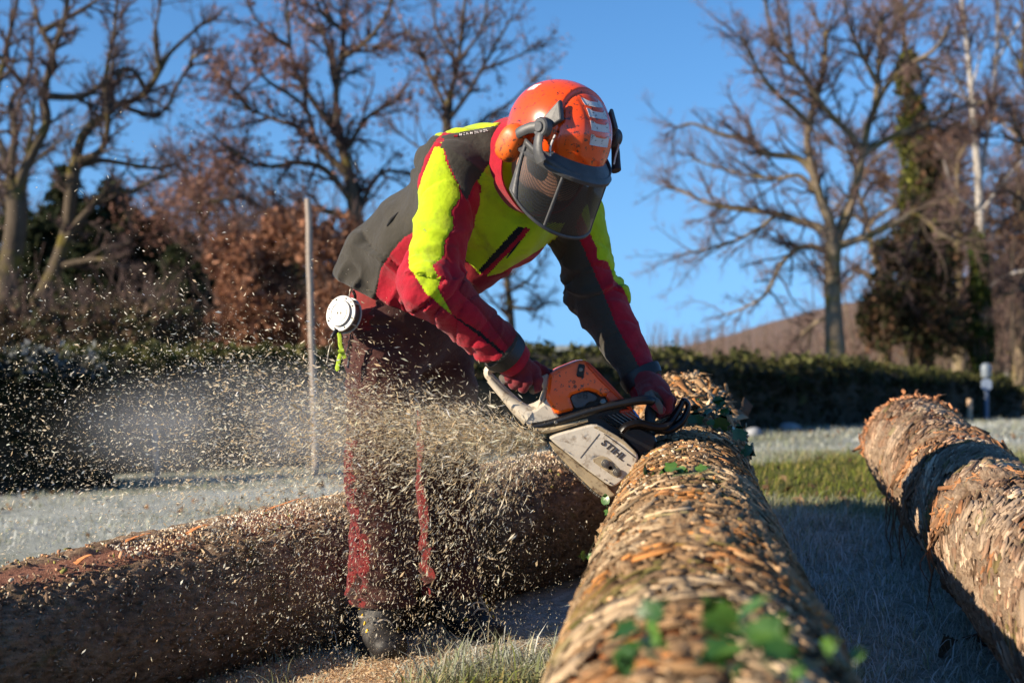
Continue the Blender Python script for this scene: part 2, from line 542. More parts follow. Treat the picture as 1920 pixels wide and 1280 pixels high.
# ------------------------------------------------------------------ the lie of the land
_CP = np.array([
    (-.3, 4.1, 0), (-.05, 4.35, 0), (-.5, 3.8, 0), (.2, 3.6, .02), (.55, 2.0, .03), (1.3, 3.5, .05), (1.55, 5, .07), (1.85, 6.6, .08), (1.2, 2.0, .03),
    (-1.4, 3.9, -.10), (-.6, 4.7, -.05), (.58, 5.2, .12), (.72, 6.3, .15), (1.9, 9.5, .05), (-2.4, 3.8, -.16), (-2.2, 6.5, -.10), (-.6, 7.5, -.06),  # ground under the long log raised to block sun passing beneath it
    (-4.4, 11.5, -.29), (-2, 14, -.36), (0, 16, -.33), (3, 18, -.27), (6.5, 23, -.42), (9.9, 28, -.62), (16, 32, -.75),
    (-12, 12, -.5), (-10, 3, -.4), (12, 5, .15), (10, -8, .2), (-8, -8, -.2), (0, -6, .05), (-10, 30, -.9), (0, 34, -.9), (12, 45, -1.1), (30, 40, -.9), (-30, 40, -1.2), (-30, 0, -.8), (30, 0, .3)])
def _tps_fit(cp):
    n = len(cp)
    d = np.hypot(cp[:, None, 0]-cp[None, :, 0], cp[:, None, 1]-cp[None, :, 1])
    K = np.where(d > 0, d*d*np.log(d+1e-9), 0)+np.eye(n)*0.5
    Pm = np.c_[np.ones(n), cp[:, :2]]
    A = np.block([[K, Pm], [Pm.T, np.zeros((3, 3))]])
    return np.linalg.solve(A, np.r_[cp[:, 2], 0, 0, 0])
_W = _tps_fit(_CP)
def gz0(x, y):
    x = np.asarray(x, float); y = np.asarray(y, float)
    xs = np.clip(x, -30, 30); ys = np.clip(y, -8, 45)
    r = _W[-3]+_W[-2]*xs+_W[-1]*ys
    for (cx, cy, _), w in zip(_CP, _W[:-3]):
        d = np.hypot(xs-cx, ys-cy); r = r+w*d*d*np.log(d+1e-9)
    far = np.clip(np.hypot(x-xs, y-ys)/60, 0, 1)
    return r*(1-far)+far*-1.6
def gz(x, y):
    x = np.asarray(x, float); y = np.asarray(y, float)
    q = np.stack([x, y, 0*x], -1).reshape(-1, 3)
    b = (0.022*fbm(q*1.7, 3, 5)+0.010*fbm(q*7, 3, 9)).reshape(x.shape)
    k = np.clip(1-np.maximum(y-20, 0)/20, 0.2, 1)
    return gz0(x, y)+b*k

# frost lies where the low sun has not reached; green shows where it has melted
def frostness(x, y):
    q = np.stack([x, y, 0*np.asarray(x)], -1).reshape(-1, 3)
    n = fbm(q*np.array([0.7, 0.7, 1]), 4, 31).reshape(np.shape(x))
    melt = np.exp(-(((x-1.85)/1.5)**4+((y-8.3)/1.75)**4))      # melted patch beyond the shade of the long log
    melt2 = np.exp(-(((x-3.6)/1.0)**2+((y-10.2)/1.2)**2))*0.8
    near = sstep(3.9, 3.2, y)*sstep(.5, -.1, x)*0.7
    return np.clip(0.62+0.62*n-1.25*melt-0.8*melt2-near, 0, 1)

def axis_coords(lo, hi, s, n):
    t = np.linspace(np.arcsinh(lo/s), np.arcsinh(hi/s), n)
    return np.sinh(t)*s
gx = axis_coords(-500, 500, 2.0, 215); gy = axis_coords(-24, 900, 2.6, 215)+3.6
GX, GY = np.meshgrid(gx, gy, indexing='ij')
GZ = gz(GX, GY)
nx_, ny_ = GX.shape
idg = np.arange(nx_*ny_).reshape(nx_, ny_)
gq = np.stack([idg[:-1, :-1], idg[1:, :-1], idg[1:, 1:], idg[:-1, 1:]], -1).reshape(-1, 4)
gme = np_mesh('ground', np.stack([GX, GY, GZ], -1).reshape(-1, 3), [gq])
fr = frostness(GX, GY).ravel()
dust_pile = np.exp(-(((GX+.45)/.75)**2+((GY-3.85)/.28)**2)).ravel()
set_attr(gme, 'cover', np.stack([fr, np.clip(dust_pile*1.3, 0, 1), 0*fr], 1))
m, nt, b = new_mat('frosty_turf')
a = N(nt, 'ShaderNodeAttribute', attribute_name='cover')
sep = N(nt, 'ShaderNodeSeparateColor'); nt.links.new(a.outputs['Color'], sep.inputs[0])
g1 = ramp(nt, noise(nt, 9, 6, 0.7), [(0.25, (0.022, 0.017, 0.009)), (0.5, (0.075, 0.085, 0.022)), (0.75, (0.13, 0.125, 0.045))])
fcol = ramp(nt, noise(nt, 22, 5, 0.7), [(0.3, (0.20, 0.21, 0.17)), (0.7, (0.58, 0.60, 0.58))])
c = mixc(nt, sep.outputs[0], g1, fcol)
scol = ramp(nt, noise(nt, 160, 4, 0.7), [(0.3, (0.30, 0.19, 0.11)), (0.7, (0.62, 0.45, 0.30))])
c = mixc(nt, sep.outputs[1], c, scol)
nt.links.new(c, b.inputs['Base Color']); b.inputs['Roughness'].default_value = 0.95; b.inputs['Specular IOR Level'].default_value = 0.1
bump(nt, b, noise(nt, 60, 6, 0.7), 0.7, 0.02)
tag(link('ground', gme, m), 'frosty grass field with melted green patches and trampled sawdust', None, None, 'structure')

# far wooded hill on the right
hx = np.linspace(-40, 420, 120); hy = np.linspace(95, 420, 60)
HX, HY = np.meshgrid(hx, hy, indexing='ij')
q = np.stack([HX, HY, 0*HX], -1).reshape(-1, 3)
def hill_z(x, y):
    u = x-(y*0.093)
    rise = 13.0*sstep(-2, 60, u)*sstep(95, 190, y)
    return -2.2+rise
HZ = hill_z(HX, HY)+1.0*fbm(q*0.03, 3, 3).reshape(HX.shape)*sstep(95, 140, HY)
idh = np.arange(HX.size).reshape(HX.shape)
hq = np.stack([idh[:-1, :-1], idh[1:, :-1], idh[1:, 1:], idh[:-1, 1:]], -1).reshape(-1, 4)
tag(link('hill', np_mesh('hill', np.stack([HX, HY, HZ], -1).reshape(-1, 3), [hq]),
    simple('leaf_litter', (0.12, 0.075, 0.05), 0.95, var=0.4, scale=0.4, bmp=0)), 'low hill under bare brown woodland', None, None, 'structure')

# ------------------------------------------------------------------ blades, chips, leaves (many tiny pieces at once)
def blades_mesh(pos, h, w, lean, az, col, bend=0.5):
    """3-vertex-wide tapering grass blades: two bent segments with a fold, 3 tris each side joined as a thin prism"""
    n = len(pos)
    dx, dy = np.cos(az), np.sin(az)
    sx, sy = -dy*w, dx*w
    b0 = pos+np.stack([sx, sy, 0*sx], 1); b1 = pos-np.stack([sx, sy, 0*sx], 1)
    mid = pos+np.stack([dx*lean*h*0.4, dy*lean*h*0.4, h*0.6], 1)
    m0 = mid+np.stack([sx, sy, 0*sx], 1)*0.8; m1 = mid-np.stack([sx, sy, 0*sx], 1)*0.8
    tip = pos+np.stack([dx*lean*h, dy*lean*h, h*(1-bend*np.minimum(lean, 1)*0.5)], 1)
    V = np.stack([b0, b1, m0, m1, tip], 1).reshape(-1, 3)
    k = np.arange(n)*5
    Q = np.stack([k, k+1, k+3, k+2], 1); T = np.stack([k+2, k+3, k+4], 1)
    C = np.repeat(col, 5, axis=0)
    return V, Q, T, C

def grass_obj(name, pts_xy, h, w, lean, cols, label, seed):
    r = np.random.default_rng(seed); n = len(pts_xy)
    x, y = pts_xy[:, 0], pts_xy[:, 1]
    pos = np.stack([x, y, gz(x, y)-0.005], 1)
    V, Q, T, C = blades_mesh(pos, h, w, lean, r.uniform(0, 2*np.pi, n), cols)
    me = np_mesh(name, V, [Q, T]); set_attr(me, 'tint', C)
    return tag(link(name, me, GRASSMAT), label, 'grass', None, 'stuff')

GRASSMAT = attr_mat('grass_blades', 'tint', 0.75, trans=0.25, spec=0.25)

def leafmesh_tris(cent, size, nrm_rand, r, aspect=0.6):
    """many bent rhombic leaves: two triangles each folded on the midrib"""
    n = len(cent)
    d = r.normal(size=(n, 3)); d /= np.linalg.norm(d, axis=1)[:, None]
    e = r.normal(size=(n, 3)); e -= d*np.sum(d*e, 1)[:, None]; e /= np.linalg.norm(e, axis=1)[:, None]
    f = np.cross(d, e)
    s = size[:, None]
    V = np.stack([cent-d*s, cent+e*s*aspect+f*s*0.25, cent+d*s, cent-e*s*aspect+f*s*0.25], 1).reshape(-1, 3)
    k = np.arange(n)*4
    T = np.concatenate([np.stack([k, k+1, k+2], 1), np.stack([k, k+2, k+3], 1)])
    return V, T

LEAFMAT = attr_mat('leaf_clumps', 'tint', 0.7, trans=0.3, spec=0.2)

# ------------------------------------------------------------------ felled logs
def bark_mat(name, stops, peel, moss, frost=0.0, grain=(1, 1, 1), gs=150, bs=1.0):
    """attribute bark: R crack depth 0..1, G plate random, B peeled patch, A broad variation; UV = metres along / around"""
    m, nt, b = new_mat(name)
    a = N(nt, 'ShaderNodeAttribute', attribute_name='bark')
    s = N(nt, 'ShaderNodeSeparateColor'); nt.links.new(a.outputs['Color'], s.inputs[0])
    ga = N(nt, 'ShaderNodeAttribute', attribute_name='grain'); gm = N(nt, 'ShaderNodeMapping'); gm.inputs['Scale'].default_value = grain
    nt.links.new(ga.outputs['Vector'], gm.inputs[0])
    def gnoise(sc_, det, ro, dist=0.):
        n_ = N(nt, 'ShaderNodeTexNoise'); n_.inputs['Scale'].default_value = sc_; n_.inputs['Detail'].default_value = det; n_.inputs['Roughness'].default_value = ro; n_.inputs['Distortion'].default_value = dist
        nt.links.new(gm.outputs[0], n_.inputs[0]); return n_.outputs['Fac']
    fine = ramp(nt, gnoise(gs, 6, 0.75, .4), [(.25, 0.0), (.75, 1.0)])
    mx = N(nt, 'ShaderNodeMath', operation='MULTIPLY_ADD'); nt.links.new(fine, mx.inputs[0]); mx.inputs[1].default_value = 0.55
    nt.links.new(s.outputs[1], mx.inputs[2])
    sc = N(nt, 'ShaderNodeMath', operation='MULTIPLY'); nt.links.new(mx.outputs[0], sc.inputs[0]); sc.inputs[1].default_value = 0.66
    c = ramp(nt, sc.outputs[0], stops)
    big = ramp(nt, noise(nt, 5, 5, 0.65, 'Object', dist=0.6), [(0.52, 0.0), (0.66, 1.0)])
    c = mixc(nt, big, c, stops[1][1], 'MIX')
    mo = ramp(nt, noise(nt, 10, 6, 0.7, 'Object', dist=0.3), [(0.56, 0.0), (0.70, 0.8)])
    c = mixc(nt, mo, c, moss)
    if frost:
        fz = ramp(nt, noise(nt, 45, 6, 0.75, 'Object'), [(0.5, 0.0), (0.68, frost)])
        c = mixc(nt, fz, c, (0.42, 0.40, 0.38))
    pc = ramp(nt, noise(nt, 70, 5, 0.7, 'Object', stretch=(1, 1, 1)), [(0.3, (peel[0]*.45, peel[1]*.4, peel[2]*.4)), (0.65, peel)])
    c = mixc(nt, s.outputs[2], c, pc)
    crack_dark = N(nt, 'ShaderNodeMath', operation='MULTIPLY'); nt.links.new(s.outputs[0], crack_dark.inputs[0]); crack_dark.inputs[1].default_value = 0.7
    c = mixc(nt, crack_dark.outputs[0], c, (0.030, 0.020, 0.013))  # deeper cracks mixed towards a darker brown
    nt.links.new(c, b.inputs['Base Color'])
    b.inputs['Roughness'].default_value = 0.9; b.inputs['Specular IOR Level'].default_value = 0.2
    steps = ramp(nt, gnoise(gs*.45, 5, .65, .8), [(.30, 0.), (.42, .22), (.44, .42), (.52, .48), (.54, .72), (.62, .78), (.64, 1.)])
    ad = N(nt, 'ShaderNodeMath', operation='MULTIPLY_ADD'); nt.links.new(fine, ad.inputs[0]); ad.inputs[1].default_value = .5; nt.links.new(steps, ad.inputs[2])
    bump(nt, b, ad.outputs[0], bs, 0.006)
    return m

def make_log(p0, p1, r_of, s_list, nth, seed, plates=(0.055, 0.03), amp=0.008, peels=(), swirl=0.0, smoothness=1.0, sag=0.0, cut=None, ring=None, stretch=(1, 1), plate_crack=.6):
    p0 = np.asarray(p0, float); p1 = np.asarray(p1, float)
    L = np.linalg.norm(p1-p0); d = (p1-p0)/L
    side = np.cross(d, [0, 0, 1.0]); side /= np.linalg.norm(side); up = np.cross(side, d)
    s = np.asarray(s_list, float); th = np.arange(nth)*2*np.pi/nth
    S, T = np.meshgrid(s, th, indexing='ij')
    u = S.ravel(); t = T.ravel()
    R0 = np.array([r_of(x) for x in s]); rr = np.repeat(R0, nth)
    cyl = np.stack([u, np.cos(t)*rr, np.sin(t)*rr], 1)
    warp = fbm(cyl*9, 3, seed)*0.05; warp2 = fbm(cyl*9+40, 3, seed+1)*0.05
    v = t*rr.mean()
    rmean = R0.mean(); ncell = max(3, round(2*np.pi*rmean/plates[1]))
    # cells wrap round the trunk
    uu = (u+warp+swirl*v)/plates[0]; vv = (t/(2*np.pi)*ncell+warp2/plates[1]*0.6)
    f1, f2, rid = worley(uu, vv, seed)
    crack = 1-sstep(0.03, 0.30, f2-f1)
    g1, g2, rid2 = worley(uu*2.3+9, vv*2.1+4, seed+3)
    crack2 = 1-sstep(0.02, 0.25, g2-g1)
    fine = fbm(cyl*np.array([55, 80, 80]), 4, seed+5)
    big = fbm(cyl*np.array([2.2, 4, 4]), 4, seed+6)
    med = fbm(cyl*np.array([9, 14, 14]), 3, seed+7)
    def terrace(p_, k, sd, oc=4):
        n_ = (fbm(p_, oc, sd, .6)*.5+.5)*k
        fl = np.floor(n_); fr = n_-fl
        return (fl+sstep(.72, .98, fr))/k, np.mod(np.sin(fl*12.9898+sd)*43758.5, 1), np.exp(-((fr-.70)/.09)**2)
    st_ = np.array([stretch[0], stretch[1], stretch[1]])
    sw = cyl.copy(); sw[:, 0] = cyl[:, 0]+swirl*v
    t1, c1_, e1_ = terrace(sw*st_*26, 8, seed+21); t2, c2_, e2_ = terrace(sw*st_*70+7, 6, seed+22, 3)
    crack = np.clip(0.75*e1_+0.45*e2_+0.55*crack*plate_crack, 0, 1); crack2 = 0*crack; rid = 0.55*c1_+0.45*c2_; rid2 = c2_
    h = amp*(4.6*(t1-.5)+2.6*(t2-.5)-0.7*crack+0.9*fine*.6+0.5*med)*smoothness+0.014*big
    peel = np.zeros(len(u))
    for (su, sl, ta, tw, tilt) in peels:      # (centre along, half length, centre angle, half angle, tilt)
        a0 = np.angle(np.exp(1j*(t-ta-tilt*(u-su))))
        e = np.maximum(np.abs(u-su)/sl, np.abs(a0)/tw)+0.35*fbm(cyl*14, 4, seed+9)
        peel = np.maximum(peel, 1-sstep(0.75, 1.0, e))
    h = h*(1-0.75*peel)-0.010*peel
    crk = np.clip(crack*0.9+0.35*crack2, 0, 1)*(1-peel)
    if ring is not None:                       # raised knotty rings where branches were trimmed
        for (su, wd, ht) in ring:
            k = np.exp(-((u-su-0.03*np.sin(t*2+seed))/wd)**2)
            h = h+ht*k*(0.7+0.6*fbm(cyl*18, 3, seed+12))
    if cut is not None:                        # saw kerf: (along, width, depth, angle range)
        cu, cw, cd, t0, t1 = cut
        tt = np.mod(t-t0, 2*np.pi)
        h = h-cd*(np.abs(u-cu) < cw)*(tt < (t1-t0))
    sagz = -sag*np.sin(np.clip(u/L, 0, 1)*np.pi)
    rad = rr+h
    rad = rad+RNG.normal(0, amp*.17, len(u))
    V = p0+u[:, None]*d+np.cos(t)[:, None]*rad[:, None]*side+np.sin(t)[:, None]*rad[:, None]*up
    V[:, 2] += sagz
    ns = len(s)
    idx = np.arange(ns*nth).reshape(ns, nth)
    Q = np.stack([idx[:-1], np.roll(idx, -1, 1)[:-1], np.roll(idx, -1, 1)[1:], idx[1:]], -1).reshape(-1, 4)[:, ::-1]
    c0 = len(V); V = np.concatenate([V, [p0, p1]])
    e0 = np.stack([idx[0], np.roll(idx[0], -1), np.full(nth, c0)], 1); e1 = np.stack([np.roll(idx[-1], -1), idx[-1], np.full(nth, c0+1)], 1)
    att = np.stack([crk, np.clip(0.5+0.62*(rid-.5)+0.35*fine+0.3*big, 0, 1), peel], 1)
    att = np.concatenate([att, [[0, .5, 0], [0, .5, 0]]])
    gr = np.concatenate([sw, [[0, 0, 0], [0, 0, 0]]])
    fr_ = dict(p0=p0, d=d, side=side, up=up, r_of=r_of, L=L, sag=sag, grain=gr)
    return V, Q, np.concatenate([e0, e1]), att, fr_

def log_point(fr_, s, t, lift=0.0):
    s = np.asarray(s, float); t = np.asarray(t, float)
    r = np.array([fr_['r_of'](x) for x in np.atleast_1d(s)]).reshape(s.shape)+lift
    p = fr_['p0']+s[..., None]*fr_['d']+(np.cos(t)*r)[..., None]*fr_['side']+(np.sin(t)*r)[..., None]*fr_['up']
    p[..., 2] -= fr_['sag']*np.sin(np.clip(s/fr_['L'], 0, 1)*np.pi)
    n = np.cos(t)[..., None]*fr_['side']+np.sin(t)[..., None]*fr_['up']
    return p, n

def log_obj(name, res, mat, label, cat='log', group=None):
    V, Q, T, att, fr_ = res
    root = empty(name, fr_['p0'], label, cat, group)
    me = np_mesh('trunk', V, [Q, T]); set_attr(me, 'bark', att); set_attr(me, 'grain', fr_['grain'])
    mi = np.zeros(len(me.polygons), np.int32); mi[len(Q):] = 1
    me.polygons.foreach_set('material_index', mi)
    link('trunk', me, [mat, M['wood_end']], root, smooth=False)
    return root

FLAKEMAT = attr_mat('bark_flakes', 'tint', 0.9, spec=0.15, bmp=300)
def flakes(fr_, root, n, s0, s1, t0, t1, size, cols, seed, lift=0.004, along=0.5, name='bark_flakes', up_curl=0.5, thin=1.0, base=0.0, gauss=False):
    """curled scales of bark standing a little off the trunk"""
    r = np.random.default_rng(seed)
    s = s0+(s1-s0)*r.random(n)**1.15; t = r.uniform(t0, t1, n)
    if gauss: s = (s0+s1)/2+r.normal(0, (s1-s0)*.14, n)+.05*np.sin(t*2.3+s0)+.02*np.sin(t*7+s0)
    p, nm = log_point(fr_, s, t, lift)
    d = np.broadcast_to(fr_['d'], p.shape); tg = np.cross(nm, d)
    a = base+r.normal(0, along, n)+(np.where(r.random(n) < 0.35, np.pi/2, 0) if thin > .6 else 0)
    x = d*np.cos(a)[:, None]+tg*np.sin(a)[:, None]; y = np.cross(nm, x)
    L = size*np.exp(r.normal(0, 0.45, n)); W = L*r.uniform(0.3, 0.75, n)*thin
    l1 = r.uniform(-0.1, up_curl, n)*L; l2 = r.uniform(-0.1, up_curl, n)*L*0.6
    th = 0.0022+0.0015*r.random(n)
    def q(a_, b_, c_): return p+x*(a_*L)[:, None]+y*(b_*W)[:, None]+nm*c_[:, None]
    j = r.uniform(0.5, 1.1, (n, 6))
    top = [q(-.5*j[:, 0], -.35*j[:, 1], l2), q(.5*j[:, 2], -.4*j[:, 3], l1), q(.45*j[:, 5], .45*j[:, 4], l1*.8), q(-.45*j[:, 1], .5*j[:, 2], l2*.6)]
    bot = [tq-nm*(th+.0015)[:, None] for tq in top]
    V = np.stack(top+bot, 1).reshape(-1, 3)
    k = np.arange(n)*8
    Q = [np.stack([k, k+1, k+2, k+3], 1)]
    for i in range(4):
        i2 = (i+1) % 4
        Q.append(np.stack([k+i, k+4+i, k+4+i2, k+i2], 1))
    me = np_mesh(name, V, [np.concatenate(Q)])
    cols = np.asarray(cols); cols = cols[np.argsort(cols[:, 0]/cols[:, 2])]        # grey to orange, gathered in patches
    zone = fbm(p*6.5, 3, seed+2)*1.1+.40+r.normal(0, .20, n)
    ci = cols[np.clip((zone*len(cols)).astype(int), 0, len(cols)-1)]*np.exp(r.normal(0, 0.28, (n, 1)))
    set_attr(me, 'tint', np.repeat(ci, 8, axis=0))
    o = link(name, me, FLAKEMAT, root, smooth=False); o['kind'] = 'stuff'
    return o

def scales(fr_, root, n, s0, s1, t0, t1, size, aspect, base, jit, cols, seed, lift):
    """ragged overlapping bark scales; the long side turned by base from the trunk axis, the near edge a little lifted"""
    r = np.random.default_rng(seed)
    s = s0+(s1-s0)*r.random(n)**1.1; t = r.uniform(t0, t1, n)
    keep_n = fbm(np.stack([s*5, t*2, 0*s], 1), 3, seed)
    p, nm = log_point(fr_, s, t, .001+.003*r.random(n)+.004*keep_n)
    d = np.broadcast_to(fr_['d'], p.shape); tg = np.cross(nm, d)
    a = base+r.normal(0, jit, n)+.35*fbm(np.stack([s*3, t*1.5, 0*s+5], 1), 2, seed+1)
    x = d*np.cos(a)[:, None]+tg*np.sin(a)[:, None]; y = np.cross(nm, x)
    y = np.where((np.sum(y*d, 1) > 0)[:, None], -y, y)            # y points to the near end
    L = size*np.exp(r.normal(0, .55, n)); W = L*aspect*np.exp(r.normal(0, .38, n)); th = .0012+.0015*r.random(n)
    lf = lift*r.uniform(-.2, 1.6, n)
    K = 9; V = []
    rad_ = fr_['r_of'](2.0)
    for k in range(K):
        an = 2*np.pi*(k+.5*r.random(n)-.25)/K; rr = r.uniform(.62, 1.08, n)
        ex = np.cos(an)*rr*.5*L; ey = np.sin(an)*rr*.5*W
        drop = (ex*np.abs(np.sin(a)))**2/(2*rad_)
        V.append(p+x*ex[:, None]+y*ey[:, None]+nm*(lf*np.clip(ey/W+.5, 0, 1)-drop+r.normal(0, .0006, n))[:, None])
    bot = [v-nm*(th+.0025)[:, None] for v in V]
    V = np.stack(V+bot, 1).reshape(-1, 3); k0 = np.arange(n)*2*K
    F = [np.stack([k0+k for k in range(K)], 1)]
    Q = [np.stack([k0+k, k0+K+k, k0+K+(k+1) % K, k0+(k+1) % K], 1) for k in range(K)]
    me = np_mesh('bark_scales', V, [F[0], np.concatenate(Q)])
    cols = np.asarray(cols); cols = cols[np.argsort(cols[:, 0]/cols[:, 2])]
    zone = fbm(p*5.5, 3, seed+2)*1.3+.24+r.normal(0, .12, n)
    ci = cols[np.clip((zone*len(cols)).astype(int), 0, len(cols)-1)]*np.exp(r.normal(-.14, .30, (n, 1)))
    moss = (fbm(p*7+3, 3, seed+7) > .28) & (r.random(n) < .5)
    ci[moss] = ci[moss]*.5+np.array([.12, .12, .025])*.5
    set_attr(me, 'tint', np.repeat(ci, 2*K, axis=0))
    o = link('bark_scales', me, FLAKEMAT, root, smooth=False); o['kind'] = 'stuff'
    return o

# --- the long log being cut
cdir = np.array([0.1156, 1.0, 0.055])
A4 = np.array([0.505, 4.07, 0.425])
c0 = A4-cdir*4.6; c1 = A4+cdir*2.35
Lc = np.linalg.norm(c1-c0)
def r_cut(s): return 0.200+0.020*max(0.0, 4.6-s)-0.0035*max(0.0, s-4.6)
s_cut = np.concatenate([np.arange(0, 1.2, .02), np.arange(1.2, 6.2, .0092), np.arange(6.2, Lc, .016), [Lc]])
res_cut = make_log(c0, c1, r_cut, s_cut, 250, 21, (0.060, 0.026), 0.0075,
    peels=[(2.86, .11, 1.12, .40, -2.6), (2.36, .10, 1.75, .60, -1.0), (2.30, .13, 0.80, .22, -2.0), (1.98, .10, 2.45, .20, .6), (3.6, .07, 0.85, .14, -1.5), (1.72, .10, 1.0, .2, .5), (5.6, .3, 1.9, .5, 0.3), (6.6, .5, 1.4, .5, 0.2), (4.25, .06, 1.5, .8, .4), (3.25, .05, 1.9, .5, -.8), (5.0, .12, 1.2, .5, .3), (1.55, .12, 1.9, .35, .4), (3.9, .05, 2.3, .4, .5)],
    ring=[(5.05, .05, .018), (5.75, .07, .02), (3.9, .05, .008), (2.9, .06, .008)], swirl=0.1, stretch=(.8, 1.0))
BARK1 = bark_mat('scaly_bark', [(0.18, (0.075, 0.045, 0.026)), (0.42, (0.25, 0.150, 0.078)), (0.62, (0.40, 0.255, 0.135)), (0.85, (0.52, 0.37, 0.22))], (0.52, 0.19, 0.065), (0.12, 0.12, 0.03), grain=(.8, 1, 1), gs=110)
log_cut = log_obj('felled_log', res_cut, BARK1, 'long scaly barked log running from the foreground under the chainsaw')
fc = res_cut[4]
FC = [(0.28, .165, .08), (0.37, .225, .115), (0.44, .19, .06), (0.19, .115, .06), (0.36, .17, .07), (0.09, .058, .035), (0.40, .29, .18), (0.28, .18, .10), (.14, .085, .045)]
flakes(fc, log_cut, 3500, 1.6, 5.6, -0.4, 3.5, 0.008, FC, 5, along=1.2, lift=.003, up_curl=.4, thin=.6)
scales(fc, log_cut, 10500, 1.2, Lc, -0.7, 3.7, .032, .42, 1.40, .42, FC, 55, .0040)
flakes(fc, log_cut, 900, 3.6, 5.6, 1.2, 3.5, 0.010, FC+[(0.5, .40, .28)], 6, lift=0.004, along=0.8, up_curl=0.6, thin=.8)
flakes(fc, log_cut, 700, 5.2, Lc, 0.3, 2.8, 0.03, FC+[(0.5, .30, .16), (0.55, .36, .2)], 7, lift=0.015, along=0.8, up_curl=0.8)

# --- thick log on the right
b1 = np.array([1.855, 6.55, 0.415]); bd = np.array([-0.171, -1.0, -0.043])
b0 = b1+bd*6.0
def r_right(s): return 0.200+0.009*(s-3.0)
Lr = np.linalg.norm(b0-b1)
res_r = make_log(b0, b1, r_right, np.concatenate([np.arange(0, 1.8, .03), np.arange(1.8, Lr, .0125), [Lr]]), 200, 47, (0.085, 0.022), 0.0060,
    peels=[(Lr-.25, .32, 1.9, .55, .2), (Lr-.7, .25, 1.5, .3, .2), (Lr-.05, .09, 2.4, 1.6, 0), (4.55, .05, 1.7, 1.2, .15), (4.95, .22, 1.2, .3, .3), (3.5, .04, 1.2, .7, 0)], ring=[(4.62, .05, .022), (3.62, .06, .020), (5.5, .05, .01)], swirl=0.55, stretch=(.38, 1.35), plate_crack=.25)
BARK2 = bark_mat('furrowed_bark', [(0.18, (0.075, 0.046, 0.030)), (0.42, (0.225, 0.145, 0.092)), (0.62, (0.36, 0.255, 0.170)), (0.85, (0.50, 0.39, 0.28))], (0.46, 0.18, 0.075), (0.15, 0.13, 0.07), frost=0.12, grain=(.22, 1, 1), gs=150)
log_right = log_obj('felled_log', res_r, BARK2, 'thick grey brown log with torn bark rings beside the frosty shaded grass')
frr = res_r[4]
FR = [(0.27, .165, .105), (0.35, .225, .145), (0.19, .115, .073), (0.36, .165, .075), (0.41, .30, .21), (.12, .075, .045)]
scales(frr, log_right, 6500, 1.8, Lr, -0.2, 4.1, .060, .20, -.50, .12, FR, 56, .0030)
flakes(frr, log_right, 900, 2.0, Lr, 0.2, 3.9, 0.014, FR, 8, along=0.35, lift=.003, up_curl=.2, thin=.38, base=-.5)
for (sc_, w_, n_) in ((4.62, .10, 300), (3.62, .11, 260)):
    flakes(frr, log_right, n_, sc_-w_, sc_+w_, 0.3, 3.0, 0.034, [(0.42, .20, .09), (0.34, .16, .075), (0.22, .12, .065), (.13, .075, .045)], int(sc_*100), lift=0.006, along=.7, up_curl=.35, name='torn_bark', thin=.20, base=.9, gauss=True)
flakes(frr, log_right, 240, Lr-.08, Lr, 0.5, 3.3, 0.026, [(0.52, .23, .11), (0.46, .2, .09), (0.34, .2, .12)], 77, lift=0.008, along=1.0, up_curl=0.6, name='torn_bark', thin=.35)
# hanging bark fibres on its shaded side
fib = MB(); r = np.random.default_rng(91)
for (sc_, ang, drop, k) in ((4.62, 3.0, .36, 9), (4.25, 3.15, .28, 7), (4.66, 3.3, .30, 5), (3.62, 3.2, .3, 4), (Lr-.06, 3.1, .16, 4)):
    for _ in range(k):
        p, nm = log_point(frr, np.array([sc_+r.normal(0, .025)]), np.array([ang-0.5+r.normal(0, .15)]), .01)
        pts = [p[0]]
        n_ = 6; dr = drop*r.uniform(.5, 1.15)
        for i in range(1, n_+1):
            pts.append(p[0]+nm[0]*0.035*np.sin(i/n_*2.2)+np.array([r.normal(0, .008), r.normal(0, .008), -dr*i/n_]))
        fib.add(*tube_geo(smooth_path(pts, 2), np.linspace(r.uniform(.003, .007), .0012, n_*2+1), 5))
o = fib.build('bark_fibres', simple('bark_fibre', (0.20, 0.105, 0.055), 0.9, var=0.3), log_right, True); o['kind'] = 'stuff'

# --- log behind the legs on the left
l0 = P(-330, 1240, 3.35); l0[2] = 0.08
l1 = P(1085, 985, 5.3); l1[2] = 0.26
Ll = np.linalg.norm(l1-l0)
def r_left(s): return 0.222+0.006*s
def r_left_(s): return 0.205+0.016*s
res_l = make_log(l0, l1, r_left_, np.concatenate([np.arange(0, Ll, .014), [Ll]]), 200, 63, (0.05, 0.035), 0.0060,
    peels=[(.72, .30, 1.20, .24, 0.1), (1.28, .16, 1.30, .35, 0), (1.9, .5, 1.7, .12, 0), (.35, .25, 1.25, .2, 0.0), (2.75, .4, 2.2, .6, 0)], smoothness=0.9, stretch=(1.3, 1.3), plate_crack=.15)
BARK3 = bark_mat('fine_red_bark', [(0.18, (0.060, 0.038, 0.025)), (0.42, (0.21, 0.135, 0.088)), (0.62, (0.31, 0.205, 0.135)), (0.85, (0.40, 0.28, 0.19))], (0.40, 0.19, 0.125), (0.13, 0.12, 0.04))
log_left = log_obj('felled_log', res_l, BARK3, 'reddish log lying crosswise behind the man\'s legs with a stripped top')
frl = res_l[4]
flakes(frl, log_left, 900, .2, 3.2, 0.6, 2.2, 0.008, [(0.42, .22, .12), (0.55, .38, .24), (0.5, .45, .34), (0.22, .20, .06), (.3, .2, .1)], 15, lift=0.004, along=0.7)
